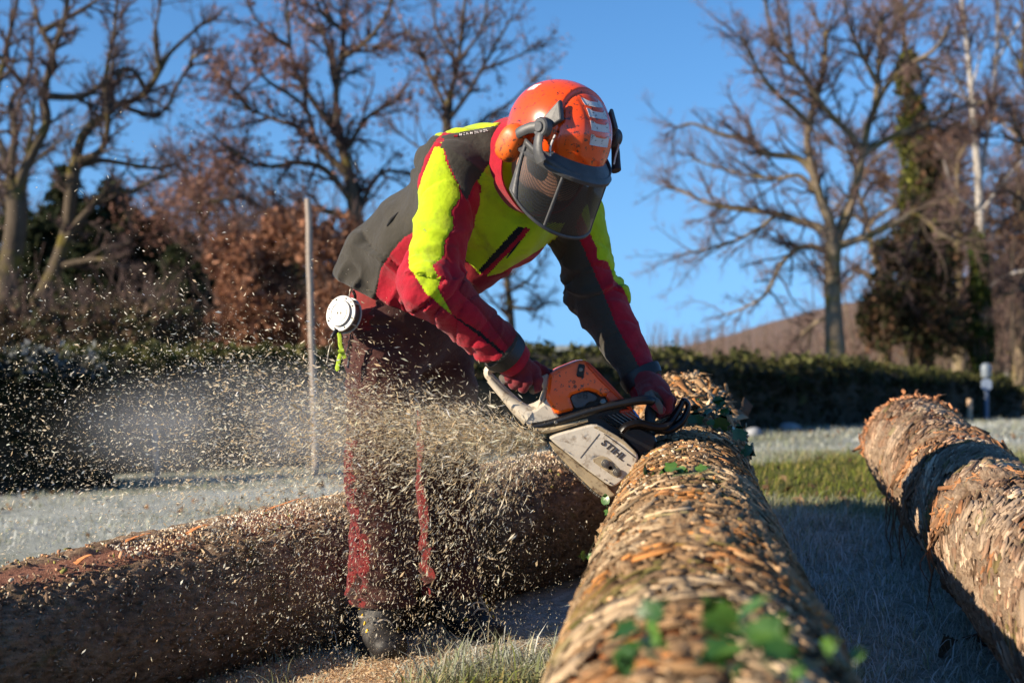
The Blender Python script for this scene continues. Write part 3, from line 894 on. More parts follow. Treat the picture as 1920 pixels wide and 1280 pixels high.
flakes(frl, log_left, 4200, .75, 2.7, 1.05, 2.1, 0.0046, [(0.70, .56, .40), (0.62, .40, .22), (0.75, .64, .5)], 16, lift=0.003, along=1.4, up_curl=0.7, name='wood_chips')
flakes(frl, log_left, 6500, .0, 3.0, -1.0, 1.15, 0.0075, [(.20, .13, .085), (.25, .165, .11), (.15, .10, .065), (.28, .19, .13), (.22, .14, .09)], 18, lift=0.0008, along=1.2, up_curl=.22, thin=.7)
# torn orange strips on its top
FRESH = simple('fresh_bark', (0.55, 0.21, 0.07), 0.85, var=0.25)
for (s_, a_, px) in ((.78, 1.45, .10), (.98, 1.35, .08), (1.28, 1.55, .11), (1.36, 1.75, .12), (.62, 1.2, .06), (1.75, 1.8, .1)):
    p, nm = log_point(frl, np.array([s_]), np.array([a_]), -.004)
    pts = smooth_path([p[0], p[0]+nm[0]*.012+frl['d']*px*.3, p[0]+nm[0]*.020+frl['d']*px*.8+np.array([0, -.02, 0]), p[0]+nm[0]*px*.26+frl['d']*px*1.1+np.array([0, -.03, -.005])], 3)
    MB().add(*tube_geo(pts, np.linspace(.009, .002, len(pts)), 6, flat=(nm[0], .3))).build('torn_strip', FRESH, log_left, True)

# ------------------------------------------------------------------ grass
def scatter(n, x0, x1, y0, y1, seed, dens=None):
    r = np.random.default_rng(seed)
    y = np.sqrt(r.uniform(y0**2, y1**2, n)) if y0 > 0 else r.uniform(y0, y1, n)
    x = r.uniform(x0, x1, n)
    if dens is not None:
        k = r.random(n) < dens(x, y); x, y = x[k], y[k]
    return np.stack([x, y], 1)

def grass_cols(xy, seed, frost_boost=0.0):
    r = np.random.default_rng(seed); n = len(xy)
    fz = np.clip(frostness(xy[:, 0], xy[:, 1])+frost_boost, 0, 1)
    green = np.array([0.135, 0.155, 0.020]); straw = np.array([0.30, 0.235, 0.075]); ice = np.array([0.60, 0.62, 0.60])
    u = r.random((n, 1))
    base = np.where(u < 0.68, green, straw)*np.exp(r.normal(0, .3, (n, 1)))
    k = (r.random((n, 1))*0.9+0.25)*fz[:, None]
    return np.clip(base*(1-np.clip(k, 0, 1))+ice*np.clip(k, 0, 1), 0.004, .9)

def field(name, n, x0, x1, y0, y1, hmean, w, seed, label, boost=0.0, dens=None, frustum=True):
    xy = scatter(n, x0, x1, y0, y1, seed, dens)
    if frustum:                                        # what a step to either side of the lens could see
        k = (xy[:, 0] > -.62*xy[:, 1]-1.0) & (xy[:, 0] < .62*xy[:, 1]+1.0)
        xy = xy[k]
    r = np.random.default_rng(seed+1); m_ = len(xy)
    clump = 0.6+0.8*np.clip(fbm(np.c_[xy*3.1, 0*xy[:, :1]], 3, seed)*1.2+.5, 0, 1)
    return grass_obj(name, xy, hmean*np.exp(r.normal(0, .35, m_))*clump, w*np.exp(r.normal(0, .25, m_)), r.uniform(.2, 1.6, m_), grass_cols(xy, seed+2, boost), label, seed+3)

field('frosted_grass', 42000, 0.3, 2.6, 2.4, 7.2, .038, .0019, 101, 'short frosted grass in the blue shade between the two logs', 0.34)
field('lawn_grass', 42000, .5, 8, 7.0, 12.5, .045, .0022, 111, 'sunlit patch of green and frosted grass beyond the logs')
field('far_grass', 36000, -3, 14, 12.0, 27, .05, .0045, 121, 'pale frosted grass reaching to the foot of the long hedge', 0.18)
field('field_grass', 34000, -5.5, .6, 5.2, 13.5, .032, .0030, 131, 'frosted grass on the left between the log and the hedges', 0.10, dens=lambda x, y: sstep(-.35, .1, fbm(np.stack([x*1.3, y*.9, 0*x], 1), 3, 77)))
field('tussock_grass', 8000, -.35, .42, 3.2, 3.95, .050, .0022, 141, 'bright tussock of grass against the foreground log', -.15, dens=lambda x, y: np.clip((x+.35)*2.6-(y-3.75)*2.5*(y > 3.75), 0, 1))
field('sparse_grass', 1600, -1.6, 0, 3.2, 4.2, .05, .0013, 151, 'thin blades of grass poking through the sawdust at the boots', -.2)

# leaves blown over the grass
r = np.random.default_rng(171)
lx = np.concatenate([r.uniform(-4.5, .2, 900), r.uniform(.8, 3.2, 700), r.uniform(1, 9, 700)]); ly = np.concatenate([r.uniform(4.6, 12, 900), r.uniform(2.6, 8.5, 700), r.uniform(8, 20, 700)])
kk = fbm(np.stack([lx*.8, ly*.8, 0*lx], 1), 3, 5) > -.12; lx, ly = lx[kk], ly[kk]
V, T = leafmesh_tris(np.stack([lx, ly, gz(lx, ly)+r.uniform(.008, .03, len(lx))], 1), .024*np.exp(r.normal(0, .3, len(lx))), None, r)
me = np_mesh('fallen_leaves', V, [T]); lc = np.array([(.17, .09, .045), (.11, .06, .032), (.24, .15, .08), (.07, .045, .025)])
set_attr(me, 'tint', np.repeat(lc[r.integers(0, 4, len(lx))]*np.exp(r.normal(0, .25, (len(lx), 1))), 4, axis=0))
tag(link('fallen_leaves', me, LEAFMAT, smooth=False), 'brown leaves scattered over the frosty grass', 'leaves', None, 'stuff')
# ------------------------------------------------------------------ clipped hedges
HEDGECORE = simple('hedge_twigs', (0.028, 0.024, 0.014), 0.95, var=0.5, scale=12, bmp=0.5)
def hedge(name, path, width, top, nleaf, leaf, cols, label, seed, topfrost=0.0, top_cols=None):
    """path: [(x,y)]; top: height of the clipped top above the world origin at each path point"""
    r = np.random.default_rng(seed)
    path = np.asarray(path, float); top = np.asarray(top, float)
    seg = np.r_[0, np.cumsum(np.hypot(*np.diff(path, axis=0).T))]; L = seg[-1]
    nu = max(8, int(L/0.12)); prof_n = 22
    u = np.linspace(0, L, nu)
    cx = np.interp(u, seg, path[:, 0]); cy = np.interp(u, seg, path[:, 1]); tz = np.interp(u, seg, top)
    dx = np.gradient(cx); dy = np.gradient(cy); l = np.hypot(dx, dy); nxv, nyv = -dy/l, dx/l
    g = gz(cx, cy)-.05; H = tz-g
    w2 = np.linspace(0, 1, prof_n)*np.pi
    prx = np.sign(np.cos(w2))*np.abs(np.cos(w2))**0.35*0.5*width; prz = np.abs(np.sin(w2))**0.3
    V = np.stack([cx[:, None]+nxv[:, None]*prx, cy[:, None]+nyv[:, None]*prx, g[:, None]+H[:, None]*prz], -1)
    V = V.reshape(-1, 3); V = V+0.13*np.stack([fbm(V*1.9, 3, seed+k) for k in range(3)], 1)+0.035*np.stack([fbm(V*9, 2, seed+5+k) for k in range(3)], 1)
    idx = np.arange(nu*prof_n).reshape(nu, prof_n)
    Q = np.stack([idx[:-1, :-1], idx[1:, :-1], idx[1:, 1:], idx[:-1, 1:]], -1).reshape(-1, 4)
    c0 = len(V); V = np.concatenate([V, [[cx[0], cy[0], g[0]+.4*H[0]], [cx[-1], cy[-1], g[-1]+.4*H[-1]]]])
    T = np.concatenate([np.stack([idx[0, :-1], idx[0, 1:], np.full(prof_n-1, c0)], 1), np.stack([idx[-1, 1:], idx[-1, :-1], np.full(prof_n-1, c0+1)], 1)])
    root = empty(name, (cx[nu//2], cy[nu//2], g[nu//2]), label, 'hedge')
    link('twigs', np_mesh('twigs', V, [Q, T]), HEDGECORE, root)
    # leaves sit on and just outside the clipped surface
    uu = r.uniform(0, L, nleaf); ww = r.random(nleaf)*np.pi
    k = r.random(nleaf); ww = np.where(k < .3, np.pi*(.12+.76*r.random(nleaf)), ww)
    px_ = np.sign(np.cos(ww))*np.abs(np.cos(ww))**.35*.5*width; pz_ = np.abs(np.sin(ww))**.3
    hh = np.interp(uu, u, H); gg = np.interp(uu, u, g); nX = np.interp(uu, u, nxv); nY = np.interp(uu, u, nyv)
    pz_ = np.where(r.random(nleaf) < .5, pz_*np.where(np.abs(np.cos(ww)) > .35, r.random(nleaf), 1), pz_)
    C = np.stack([np.interp(uu, u, cx)+nX*px_, np.interp(uu, u, cy)+nY*px_, gg+hh*pz_], 1)
    bump_ = np.clip(fbm(C*3.2, 3, seed+11), -.6, .6)
    out = np.stack([nX*np.sign(px_)*(np.abs(px_) > .3*width), nY*np.sign(px_)*(np.abs(px_) > .3*width), (np.abs(px_) < .42*width)*1.0], 1)
    C = C+0.13*np.stack([fbm(C*1.9, 3, seed+k_) for k_ in range(3)], 1)+out*(bump_*.14+np.abs(r.normal(0, .045, nleaf))**1.0)[:, None]+r.normal(0, .02, (nleaf, 3))
    size = leaf*np.exp(r.normal(0, .35, nleaf))
    LV, LT = leafmesh_tris(C, size, None, r)
    cols = np.asarray(cols); ci = cols[r.integers(0, len(cols), nleaf)]*np.exp(r.normal(0, .3, (nleaf, 1)))
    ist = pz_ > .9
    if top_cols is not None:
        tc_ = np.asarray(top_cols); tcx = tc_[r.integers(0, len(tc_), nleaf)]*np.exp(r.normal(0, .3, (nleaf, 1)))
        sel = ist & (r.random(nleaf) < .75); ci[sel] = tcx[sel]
    if topfrost: 
        sel = ist & (r.random(nleaf) < topfrost); ci[sel] = ci[sel]*.4+np.array([.30, .31, .30])*.6
    me = np_mesh('leaves', LV, [LT]); set_attr(me, 'tint', np.repeat(np.clip(ci, .003, .8), 4, axis=0))
    link('leaves', me, LEAFMAT, root, smooth=False)['kind'] = 'stuff'
    return root
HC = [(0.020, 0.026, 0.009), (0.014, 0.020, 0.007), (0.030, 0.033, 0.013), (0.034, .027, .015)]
HT = [(0.085, 0.090, 0.022), (0.065, 0.066, 0.02), (0.105, 0.098, 0.034)]  # lighter olive leaves that paint sunlight onto the hedge tops
def hp(px, D): return ((px-960)/FPX*D, D)
def hz(py, D): return ZC-(py-640)/FPX*D
hedge('clipped_hedge', [hp(-420, 10.6), hp(-60, 11.2), hp(168, 11.7)], 1.2, [hz(668, 10.6), hz(674, 11.2), hz(684, 11.7)], 17000, .026, HC, 'dark clipped hedge at the left edge with frost on its top', 201, .45)
hedge('clipped_hedge', [hp(120, 14.0), hp(420, 14.6), hp(660, 15.2), hp(760, 15.4)], 1.1, [hz(660, 14.0), hz(668, 14.6), hz(676, 15.2), hz(678, 15.4)], 16000, .030, HC, 'low hedge behind the wooden pole with a top corner coloured as sunlit', 211, 0, HT)
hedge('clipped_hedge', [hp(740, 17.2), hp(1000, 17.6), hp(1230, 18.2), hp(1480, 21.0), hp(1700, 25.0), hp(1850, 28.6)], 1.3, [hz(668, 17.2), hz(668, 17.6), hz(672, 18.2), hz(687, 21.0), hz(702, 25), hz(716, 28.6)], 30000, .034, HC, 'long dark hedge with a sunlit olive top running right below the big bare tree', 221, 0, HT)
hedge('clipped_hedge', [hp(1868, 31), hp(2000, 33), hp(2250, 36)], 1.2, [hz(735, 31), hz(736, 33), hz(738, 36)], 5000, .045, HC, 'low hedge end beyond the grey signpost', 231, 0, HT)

# ------------------------------------------------------------------ trees
BARKMATS = {}
def tree_bark(name, lo, hi, moss=None, moss_amt=(0.52, 0.66)):
    m, nt, b = new_mat(name)
    c = ramp(nt, noise(nt, 6, 6, 0.7, stretch=(1, 1, .25)), [(0.3, lo), (0.7, hi)])
    if moss: c = mixc(nt, ramp(nt, noise(nt, 1.6, 4, 0.6), [(moss_amt[0], 0.0), (moss_amt[1], 0.85)]), c, moss)
    nt.links.new(c, b.inputs['Base Color']); b.inputs['Roughness'].default_value = .9; b.inputs['Specular IOR Level'].default_value = .15
    bump(nt, b, noise(nt, 22, 5, .7, stretch=(1, 1, .3)), .8, .03)
    return m
OAKBARK = tree_bark('oak_bark', (0.050, 0.038, 0.028), (0.12, 0.092, 0.065), (0.13, 0.105, 0.018))
PALEBARK = tree_bark('pale_bark', (0.09, 0.07, 0.048), (0.32, 0.25, 0.17), (0.15, 0.12, 0.02), (0.5, 0.68))
BIRCHBARK = tree_bark('birch_bark', (0.20, 0.17, 0.15), (0.62, 0.58, 0.53))
TWIG = attr_mat('twig_bark', 'tint', 0.85, spec=0.15)

class TreeGeo:
    """limbs -> tubes; twigs -> three-sided tapering shoots, all vectorised"""
    def __init__(self, seed): self.r = np.random.default_rng(seed); self.mb = MB(); self.tw = []; self.tips = []
    def limb(self, pts, r0, r1, n=8):
        pts = smooth_path(pts, 5)
        k = len(pts); L = np.linalg.norm(np.diff(pts, axis=0), axis=1).sum()
        pts[1:-1] += self.r.normal(0, .012*L/max(4, k), (k-2, 3))
        rad = r0+(r1-r0)*np.linspace(0, 1, k)**.8
        self.mb.add(*tube_geo(pts, rad, n))
        return pts, rad
    def shoots(self, start, d, L, r0, nseg, wig, up, kids, lvl):
        """grow all branches of one level together. start,d:(n,3); L,r0:(n,)"""
        r = self.r; n = len(start)
        if n == 0: return
        P_ = [start]; D = d
        for i in range(nseg):
            D = D+r.normal(0, wig, (n, 3))+np.array([0, 0, up])
            D = D/np.linalg.norm(D, axis=1)[:, None]
            P_.append(P_[-1]+D*(L/nseg)[:, None])
        pts = np.stack(P_, 1)
        self.tw.append((pts, r0, lvl))
        if kids:
            nk, lr, rr, spread, rest = kids[0][0], kids[0][1], kids[0][2], kids[0][3], kids[1:]
            b = np.repeat(np.arange(n), nk); t = r.uniform(.15, 1.0, len(b))*nseg
            i0 = np.minimum(t.astype(int), nseg-1); f = t-i0
            s = pts[b, i0]*(1-f)[:, None]+pts[b, i0+1]*f[:, None]
            dd = pts[b, i0+1]-pts[b, i0]; dd /= np.linalg.norm(dd, axis=1)[:, None]
            rv = r.normal(size=(len(b), 3)); rv -= dd*np.sum(rv*dd, 1)[:, None]; rv /= np.linalg.norm(rv, axis=1)[:, None]
            a = spread*r.uniform(.6, 1.2, len(b))
            nd = dd*np.cos(a)[:, None]+rv*np.sin(a)[:, None]
            taper = 1-.62*t/nseg
            self.shoots(s, nd, L[b]*lr*r.uniform(.5, 1.2, len(b))*taper, r0[b]*rr*taper, max(2, nseg-1) if rest else 1, wig*1.1, up, rest, lvl+1)
        else:
            self.tips.append(pts[:, -1]); self.tips.append(pts[:, 1])
    def twig_mesh(self, name, cols, seed):
        Vs = []; Qs = []; Cs = []; n0 = 0
        r = np.random.default_rng(seed); cols = np.asarray(cols)
        for pts, r0, lvl in self.tw:
            n, k, _ = pts.shape
            sides = 4 if lvl == 0 else 3
            t = pts[:, -1]-pts[:, 0]; t /= np.linalg.norm(t, axis=1)[:, None]+1e-9
            a = np.where(np.abs(t[:, 2:3]) < .9, np.array([[0, 0, 1.]]), np.array([[1., 0, 0]]))
            s = np.cross(t, a); s /= np.linalg.norm(s, axis=1)[:, None]; u = np.cross(s, t)
            ang = np.arange(sides)*2*np.pi/sides
            ring = np.cos(ang)[None, :, None]*s[:, None]+np.sin(ang)[None, :, None]*u[:, None]
            rad = r0[:, None]*np.linspace(1, .35, k)[None]
            V = pts[:, :, None]+ring[:, None]*rad[:, :, None, None]
            base = n0+np.arange(n)*(k*sides)
            for i in range(k-1):
                for j in range(sides):
                    j2 = (j+1) % sides
                    Qs.append(np.stack([base+i*sides+j, base+i*sides+j2, base+(i+1)*sides+j2, base+(i+1)*sides+j], 1))
            Vs.append(V.reshape(-1, 3)); n0 += n*k*sides
            ci = (cols[0] if lvl == 0 else cols[min(lvl, len(cols)-1)])*np.exp(r.normal(0, .2, (n, 1)))
            Cs.append(np.repeat(ci, k*sides, axis=0))
        me = np_mesh(name, np.concatenate(Vs), [np.concatenate(Qs)]); set_attr(me, 'tint', np.clip(np.concatenate(Cs), .004, .8))
        return me

def bare_tree(name, label, trunk, limbs, D, seed, bark, twig_cols, spacing=26, kids=((7, .6, .6, .8), (9, .6, .7, .8)), blen=1.5, up=.05, leaves=None, group=None, cat='tree', spread=3.0, thick=1.0, nosub=0.12):
    """trunk / limbs: [(px, py, half width px)] measured on the photograph, stood at depth D; limbs fan out in depth"""
    T = TreeGeo(seed); r = T.r; mpp = D/FPX
    gx_, gy_ = (trunk[0][0]-960)*mpp, D
    tp = [P(x, y, D) for x, y, w in trunk]
    zb = float(gz(np.array([gx_]), np.array([gy_]))[0])-.1
    if tp[0][2] > zb: tp = [np.array([tp[0][0], D, zb])]+tp; wid = [trunk[0][2]*1.35]+[t[2] for t in trunk]
    else: wid = [t[2] for t in trunk]
    pts = smooth_path(tp, 6); rad = np.interp(np.linspace(0, 1, len(pts)), np.linspace(0, 1, len(wid)), wid)*mpp*thick
    T.mb.add(*tube_geo(pts, rad, 12))
    paths = [(pts[len(pts)//2:], rad[len(pts)//2:])]
    allp = [(pts, rad)]
    for lb in limbs:
        yaw = r.uniform(-1, 1)*spread
        q = [P(x, y, D) for x, y in lb[2:]]
        # root of the limb sits on the nearest limb built so far
        best = min(((np.hypot(*(ap[j]-q[0])[[0, 2]]), ap[j], ar[j]) for ap, ar in allp for j in range(0, len(ap), 2)), key=lambda z: z[0])
        depth0 = best[1][1]
        n = len(q)
        for i in range(n):
            f = i/(n-1); dd = depth0-D+yaw*f**1.2
            q[i] = np.array([q[i][0]*(1+dd/D), D+dd, ZC+(q[i][2]-ZC)*(1+dd/D)])
        if best[0] < .6: q[0] = best[1]
        p_, r_ = T.limb(np.array(q), lb[0]*mpp*thick, max(.006, lb[1]*mpp*thick))
        allp.append((p_, r_)); paths.append((p_, r_))
    # sub-branches along every limb
    S = []; Dr = []; Ls = []; Rs = []
    for p_, r_ in paths:
        seg = np.linalg.norm(np.diff(p_, axis=0), axis=1); cl = np.r_[0, np.cumsum(seg)]; L = cl[-1]
        m = max(3, int(L/(spacing*mpp)))
        t = r.uniform(nosub, 1, m)*L
        t = np.append(t, [L*.999]*3)
        for tt in t:
            i = min(np.searchsorted(cl, tt)-1, len(seg)-1); i = max(i, 0)
            f = (tt-cl[i])/max(seg[i], 1e-6)
            pos = p_[i]*(1-f)+p_[i+1]*f; d = (p_[i+1]-p_[i])/max(seg[i], 1e-6)
            v = r.normal(size=3); v -= d*v.dot(d); v /= np.linalg.norm(v)
            a = r.uniform(.3, 1.1)
            S.append(pos); Dr.append(d*np.cos(a)+v*np.sin(a)+np.array([0, 0, .12]))
            Ls.append(blen*r.uniform(.45, 1.25)*(1-.25*tt/L)); Rs.append(min(r_[i]*.6, .045))
    T.shoots(np.array(S), np.array(Dr), np.array(Ls), np.maximum(np.array(Rs), .014), 4, .22, up, kids, 0)
    root = empty(name, (gx_, gy_, zb), label, cat, group)
    T.mb.build('trunk', [bark], root, True)
    link('crown', T.twig_mesh('crown', twig_cols, seed), TWIG, root)['kind'] = 'stuff'
    if leaves:
        n, size, lc, jit = leaves
        tips = np.concatenate(T.tips); k = r.integers(0, len(tips), n)
        keep = fbm(tips[k]*.8, 2, seed) > -.15
        c = tips[k][keep]+r.normal(0, jit, (keep.sum(), 3))
        V, F = leafmesh_tris(c, size*np.exp(r.normal(0, .3, len(c))), None, r)
        me = np_mesh('leaves', V, [F]); lc = np.asarray(lc)
        set_attr(me, 'tint', np.repeat(np.clip(lc[r.integers(0, len(lc), len(c))]*np.exp(r.normal(0, .25, (len(c), 1))), .003, .8), 4, axis=0))
        link('leaves', me, LEAFMAT, root, smooth=False)['kind'] = 'stuff'
    return root, T

BR = np.array([[.06, .045, .036], [.085, .06, .052], [.125, .082, .076], [.14, .09, .086]])
PK = np.array([[.07, .05, .04], [.11, .07, .06], [.17, .10, .085], [.19, .11, .10]])
WARMTWIG = np.array([[.08, .06, .046], [.14, .095, .08], [.21, .135, .12], [.24, .155, .14]])
GT = 'bare winter trees beyond the hedges'
# right: the big old spreading tree
bare_tree('bare_tree', 'broad old bare tree with pale trunk and spreading crown above the long hedge',
  [(1566, 705, 27), (1565, 640, 23), (1562, 560, 19), (1560, 490, 20), (1562, 455, 22)],
  [(15, 5, (1562, 462), (1556, 420), (1537, 369), (1522, 312), (1514, 258), (1528, 195), (1545, 130), (1550, 60)),
   (15, 5, (1564, 462), (1578, 425), (1600, 369), (1614, 305), (1628, 235), (1640, 200), (1648, 125), (1652, 40)),
   (10, 3, (1618, 285), (1598, 255), (1572, 230), (1545, 200), (1520, 160), (1490, 120), (1470, 60)),
   (12, 2.5, (1556, 445), (1530, 425), (1500, 415), (1469, 403), (1406, 395), (1337, 384), (1290, 364), (1255, 352)),
   (10, 2.5, (1522, 315), (1495, 296), (1437, 288), (1400, 262), (1350, 252), (1300, 232), (1268, 240)),
   (9, 2.5, (1556, 475), (1520, 462), (1490, 470), (1462, 500), (1437, 550), (1400, 575), (1360, 590)),
   (12, 3, (1568, 470), (1590, 455), (1637, 438), (1687, 412), (1719, 400), (1762, 437), (1800, 455)),
   (9, 3, (1622, 292), (1662, 262), (1700, 245), (1737, 231), (1800, 202), (1850, 190)),
   (8, 3, (1632, 215), (1660, 165), (1700, 125), (1750, 95), (1780, 50)),
   (8, 2.5, (1516, 245), (1490, 205), (1450, 170), (1415, 120), (1390, 70)),
   (8, 2.5, (1534, 180), (1500, 130), (1460, 90), (1440, 30), (1430, -30)),
   (7, 2, (1545, 360), (1500, 330), (1460, 335), (1410, 330), (1350, 315), (1300, 300)),
   (6, 2, (1555, 600), (1520, 612), (1490, 640), (1465, 665)),
   (7, 2, (1644, 140), (1610, 90), (1590, 40), (1580, -20)),
   (7, 2, (1650, 80), (1690, 30), (1720, -20)),
   (6, 2, (1470, 404), (1420, 430), (1370, 455), (1310, 470), (1270, 480))], 45, 301, PALEBARK, WARMTWIG, spacing=17, blen=2.3, group=GT, spread=4.5, thick=.82, kids=((7, .6, .6, .8), (7, .6, .65, .8), (3, .65, .7, .8)))
# right: ivy-clad tree, birch
bare_tree('ivy_clad_tree', 'tall tree wrapped in green ivy right of the big bare tree',
  [(1742, 700, 12), (1736, 560, 11), (1722, 400, 10), (1706, 240, 8), (1698, 110, 6), (1690, 10, 4)],
  [(6, 2, (1730, 480), (1780, 450), (1830, 430), (1880, 440)), (6, 2, (1725, 420), (1690, 380), (1650, 350)), (5, 2, (1712, 300), (1760, 250), (1800, 230)),
   (5, 2, (1735, 560), (1690, 590), (1660, 640)), (5, 2, (1738, 600), (1790, 580), (1830, 560)), (5, 1.5, (1704, 220), (1740, 150), (1770, 90))],
  52, 311, OAKBARK, BR, spacing=24, blen=1.7, leaves=(5000, .06, [(.15, .07, .035), (.11, .06, .03)], .3), group=GT)
bare_tree('birch_tree', 'slender pale birch with two white stems at the right edge',
  [(1838, 715, 10), (1836, 560, 9), (1838, 400, 8), (1828, 250, 7), (1818, 130, 5), (1806, 20, 4), (1800, -40, 3)],
  [(5, 3, (1836, 330), (1855, 230), (1868, 120), (1872, 10), (1876, -40)), (3, 1.5, (1826, 220), (1790, 140), (1770, 80)), (3, 1.5, (1838, 420), (1790, 360), (1770, 300)),
   (3, 1.5, (1838, 400), (1890, 330), (1930, 290)), (3, 1.5, (1866, 130), (1900, 60), (1930, 20)), (3, 1.5, (1820, 150), (1850, 60)), (4, 1.5, (1838, 470), (1900, 440), (1960, 420)), (4, 1.5, (1838, 560), (1880, 520), (1950, 500))],
  50, 321, BIRCHBARK, PK, spacing=20, blen=1.9, group=GT, spread=2.5)
bare_tree('bare_tree', 'thin bare tree mostly cut off by the right edge', [(1975, 715, 14), (1965, 500, 11), (1955, 300, 8), (1950, 100, 5)],
  [(6, 2, (1962, 430), (1920, 380), (1880, 350)), (6, 2, (1957, 330), (1915, 260), (1890, 200)), (5, 2, (1953, 200), (1910, 120), (1880, 60)), (6, 2, (1968, 560), (1930, 540), (1880, 555)), (5, 2, (1962, 430), (2010, 350), (2050, 280)), (5, 2, (1950, 120), (1920, 40), (1910, -20))],
  47, 326, OAKBARK, BR, spacing=22, blen=1.8, group=GT)
# left pair of bent old trees
bare_tree('bare_tree', 'crooked dark tree with forked stems at the left edge',
  [(2, 640, 24), (12, 540, 21), (28, 440, 20), (32, 385, 20), (22, 340, 18)],
  [(13, 4, (32, 375), (45, 320), (65, 280), (88, 228), (84, 180), (96, 110), (120, 40), (128, -30)),
   (10, 3, (24, 340), (10, 295), (-15, 220), (5, 120), (28, 20), (40, -40)),
   (9, 3, (18, 315), (28, 250), (22, 190), (50, 150), (62, 90)),
   (8, 2.5, (94, 190), (130, 182), (166, 176), (202, 148), (212, 140), (240, 145)),
   (7, 2, (100, 100), (75, 50), (60, 0)), (7, 2, (112, 60), (160, 15), (200, -15)), (6, 2, (40, 320), (60, 240), (65, 190)), (6, 2, (5, 130), (-40, 60), (-60, 0)),
   (6, 2, (10, 555), (-30, 500), (-70, 470))], 31, 331, OAKBARK, BR, spacing=24, blen=1.15, group=GT)
bare_tree('bare_tree', 'leaning mossy tree whose long limbs reach right across the sky',
  [(62, 640, 20), (80, 560, 17), (106, 500, 15), (126, 430, 12), (133, 370, 12), (139, 315, 13)],
  [(11, 3, (138, 325), (152, 262), (182, 228), (202, 214), (222, 196), (268, 180), (300, 132), (320, 98), (360, 62), (385, 40)),
   (8, 2.5, (142, 305), (188, 282), (202, 232), (198, 150), (212, 70), (222, -20)),
   (7, 2.5, (142, 312), (185, 301), (240, 308), (298, 316), (326, 308)),
   (9, 2.5, (108, 495), (130, 440), (170, 390), (205, 360), (245, 358), (282, 340), (322, 322)),
   (6, 2, (214, 200), (208, 140), (218, 90)), (6, 2, (300, 135), (290, 70), (300, 10)), (6, 2, (268, 180), (240, 130), (160, 180)), (7, 2.5, (104, 505), (150, 490), (190, 486), (230, 500)),
   (6, 2, (222, 196), (270, 212), (310, 205), (350, 130), (390, 118)), (6, 2, (320, 98), (360, 110), (395, 90))], 33, 341, OAKBARK, BR, spacing=22, blen=1.25, group=GT)
# middle: russet leaves still hanging
bare_tree('oak_tree', 'tall oak with a few russet leaves left behind the man\'s back',
  [(712, 620, 18), (690, 500, 16), (668, 410, 14), (655, 330, 11), (640, 270, 10), (632, 235, 9)],
  [(8, 3, (632, 240), (630, 175), (640, 110), (646, 45), (652, -30)),
   (7, 2, (633, 255), (602, 212), (562, 150), (546, 100), (540, 40), (535, -20)),
   (8, 2, (650, 320), (602, 280), (560, 240), (520, 226), (470, 206), (425, 190)),
   (8, 2, (658, 370), (612, 320), (560, 305), (510, 312), (460, 300), (405, 260)),
   (6, 2, (640, 112), (690, 75), (728, 22), (740, -20)), (5, 2, (632, 150), (604, 60), (570, 40), (540, -10)),
   (7, 2, (664, 405), (585, 392), (520, 402), (450, 372), (395, 378)),
   (7, 2, (672, 415), (700, 340), (735, 320), (790, 335)), (6, 2, (640, 280), (690, 220), (740, 190), (770, 150)), (6, 2, (600, 280), (570, 200), (500, 150), (470, 110)), (6, 2, (545, 100), (500, 60), (470, 20)),
   (6, 2, (646, 60), (600, 20), (590, -30)), (5, 2, (470, 206), (420, 150), (400, 130))], 36, 351, OAKBARK, PK, spacing=19, blen=1.5,
  leaves=(9000, .045, [(.30, .155, .11), (.24, .12, .085), (.36, .20, .15)], .16), group=GT)
bare_tree('oak_tree', 'bare tree rising behind the man\'s shoulder',
  [(850, 640, 13), (848, 420, 11), (838, 260, 9), (842, 190, 8)],
  [(6, 2, (842, 195), (856, 130), (866, 65), (872, 0), (874, -40)), (5, 2, (838, 205), (806, 140), (782, 80), (760, 55), (745, 20)), (5, 2, (842, 225), (880, 172), (902, 132), (938, 70), (955, 40)),
   (5, 2, (846, 300), (900, 230), (960, 190), (1000, 150)), (4, 1.5, (858, 120), (900, 60), (915, 0)), (4, 1.5, (856, 130), (820, 60), (815, 0)), (4, 1.5, (846, 330), (790, 280), (750, 250)), (4, 1.5, (900, 135), (960, 110), (1000, 90))],
  40, 361, OAKBARK, BR, spacing=20, blen=1.45, leaves=(900, .05, [(.28, .16, .12)], .15), group=GT)
bare_tree('bare_tree', 'small bare tree half hidden behind the arms and chainsaw', [(960, 660, 8), (958, 600, 7), (950, 520, 6)],
  [(4, 1.5, (955, 560), (985, 530), (1010, 500)), (4, 1.5, (956, 580), (1000, 580), (1020, 570)), (4, 1.5, (952, 530), (930, 470), (940, 430)), (3, 1.5, (958, 590), (920, 560), (900, 530))], 40, 366, OAKBARK, BR, spacing=14, blen=1.0, group=GT)
bare_tree('oak_tree', 'slim russet sapling between the conifers and the copper thicket', [(388, 640, 6), (384, 500, 5), (378, 380, 4), (376, 320, 3)],
  [(3, 1.5, (380, 400), (350, 340), (330, 300)), (3, 1.5, (380, 420), (420, 360), (440, 320)), (3, 1.5, (384, 480), (340, 440), (310, 430)), (3, 1.5, (384, 500), (430, 470), (460, 460))],
  38, 371, OAKBARK, PK, spacing=12, blen=1.5, leaves=(6000, .045, [(.26, .14, .10), (.20, .10, .075)], .25), group=GT)

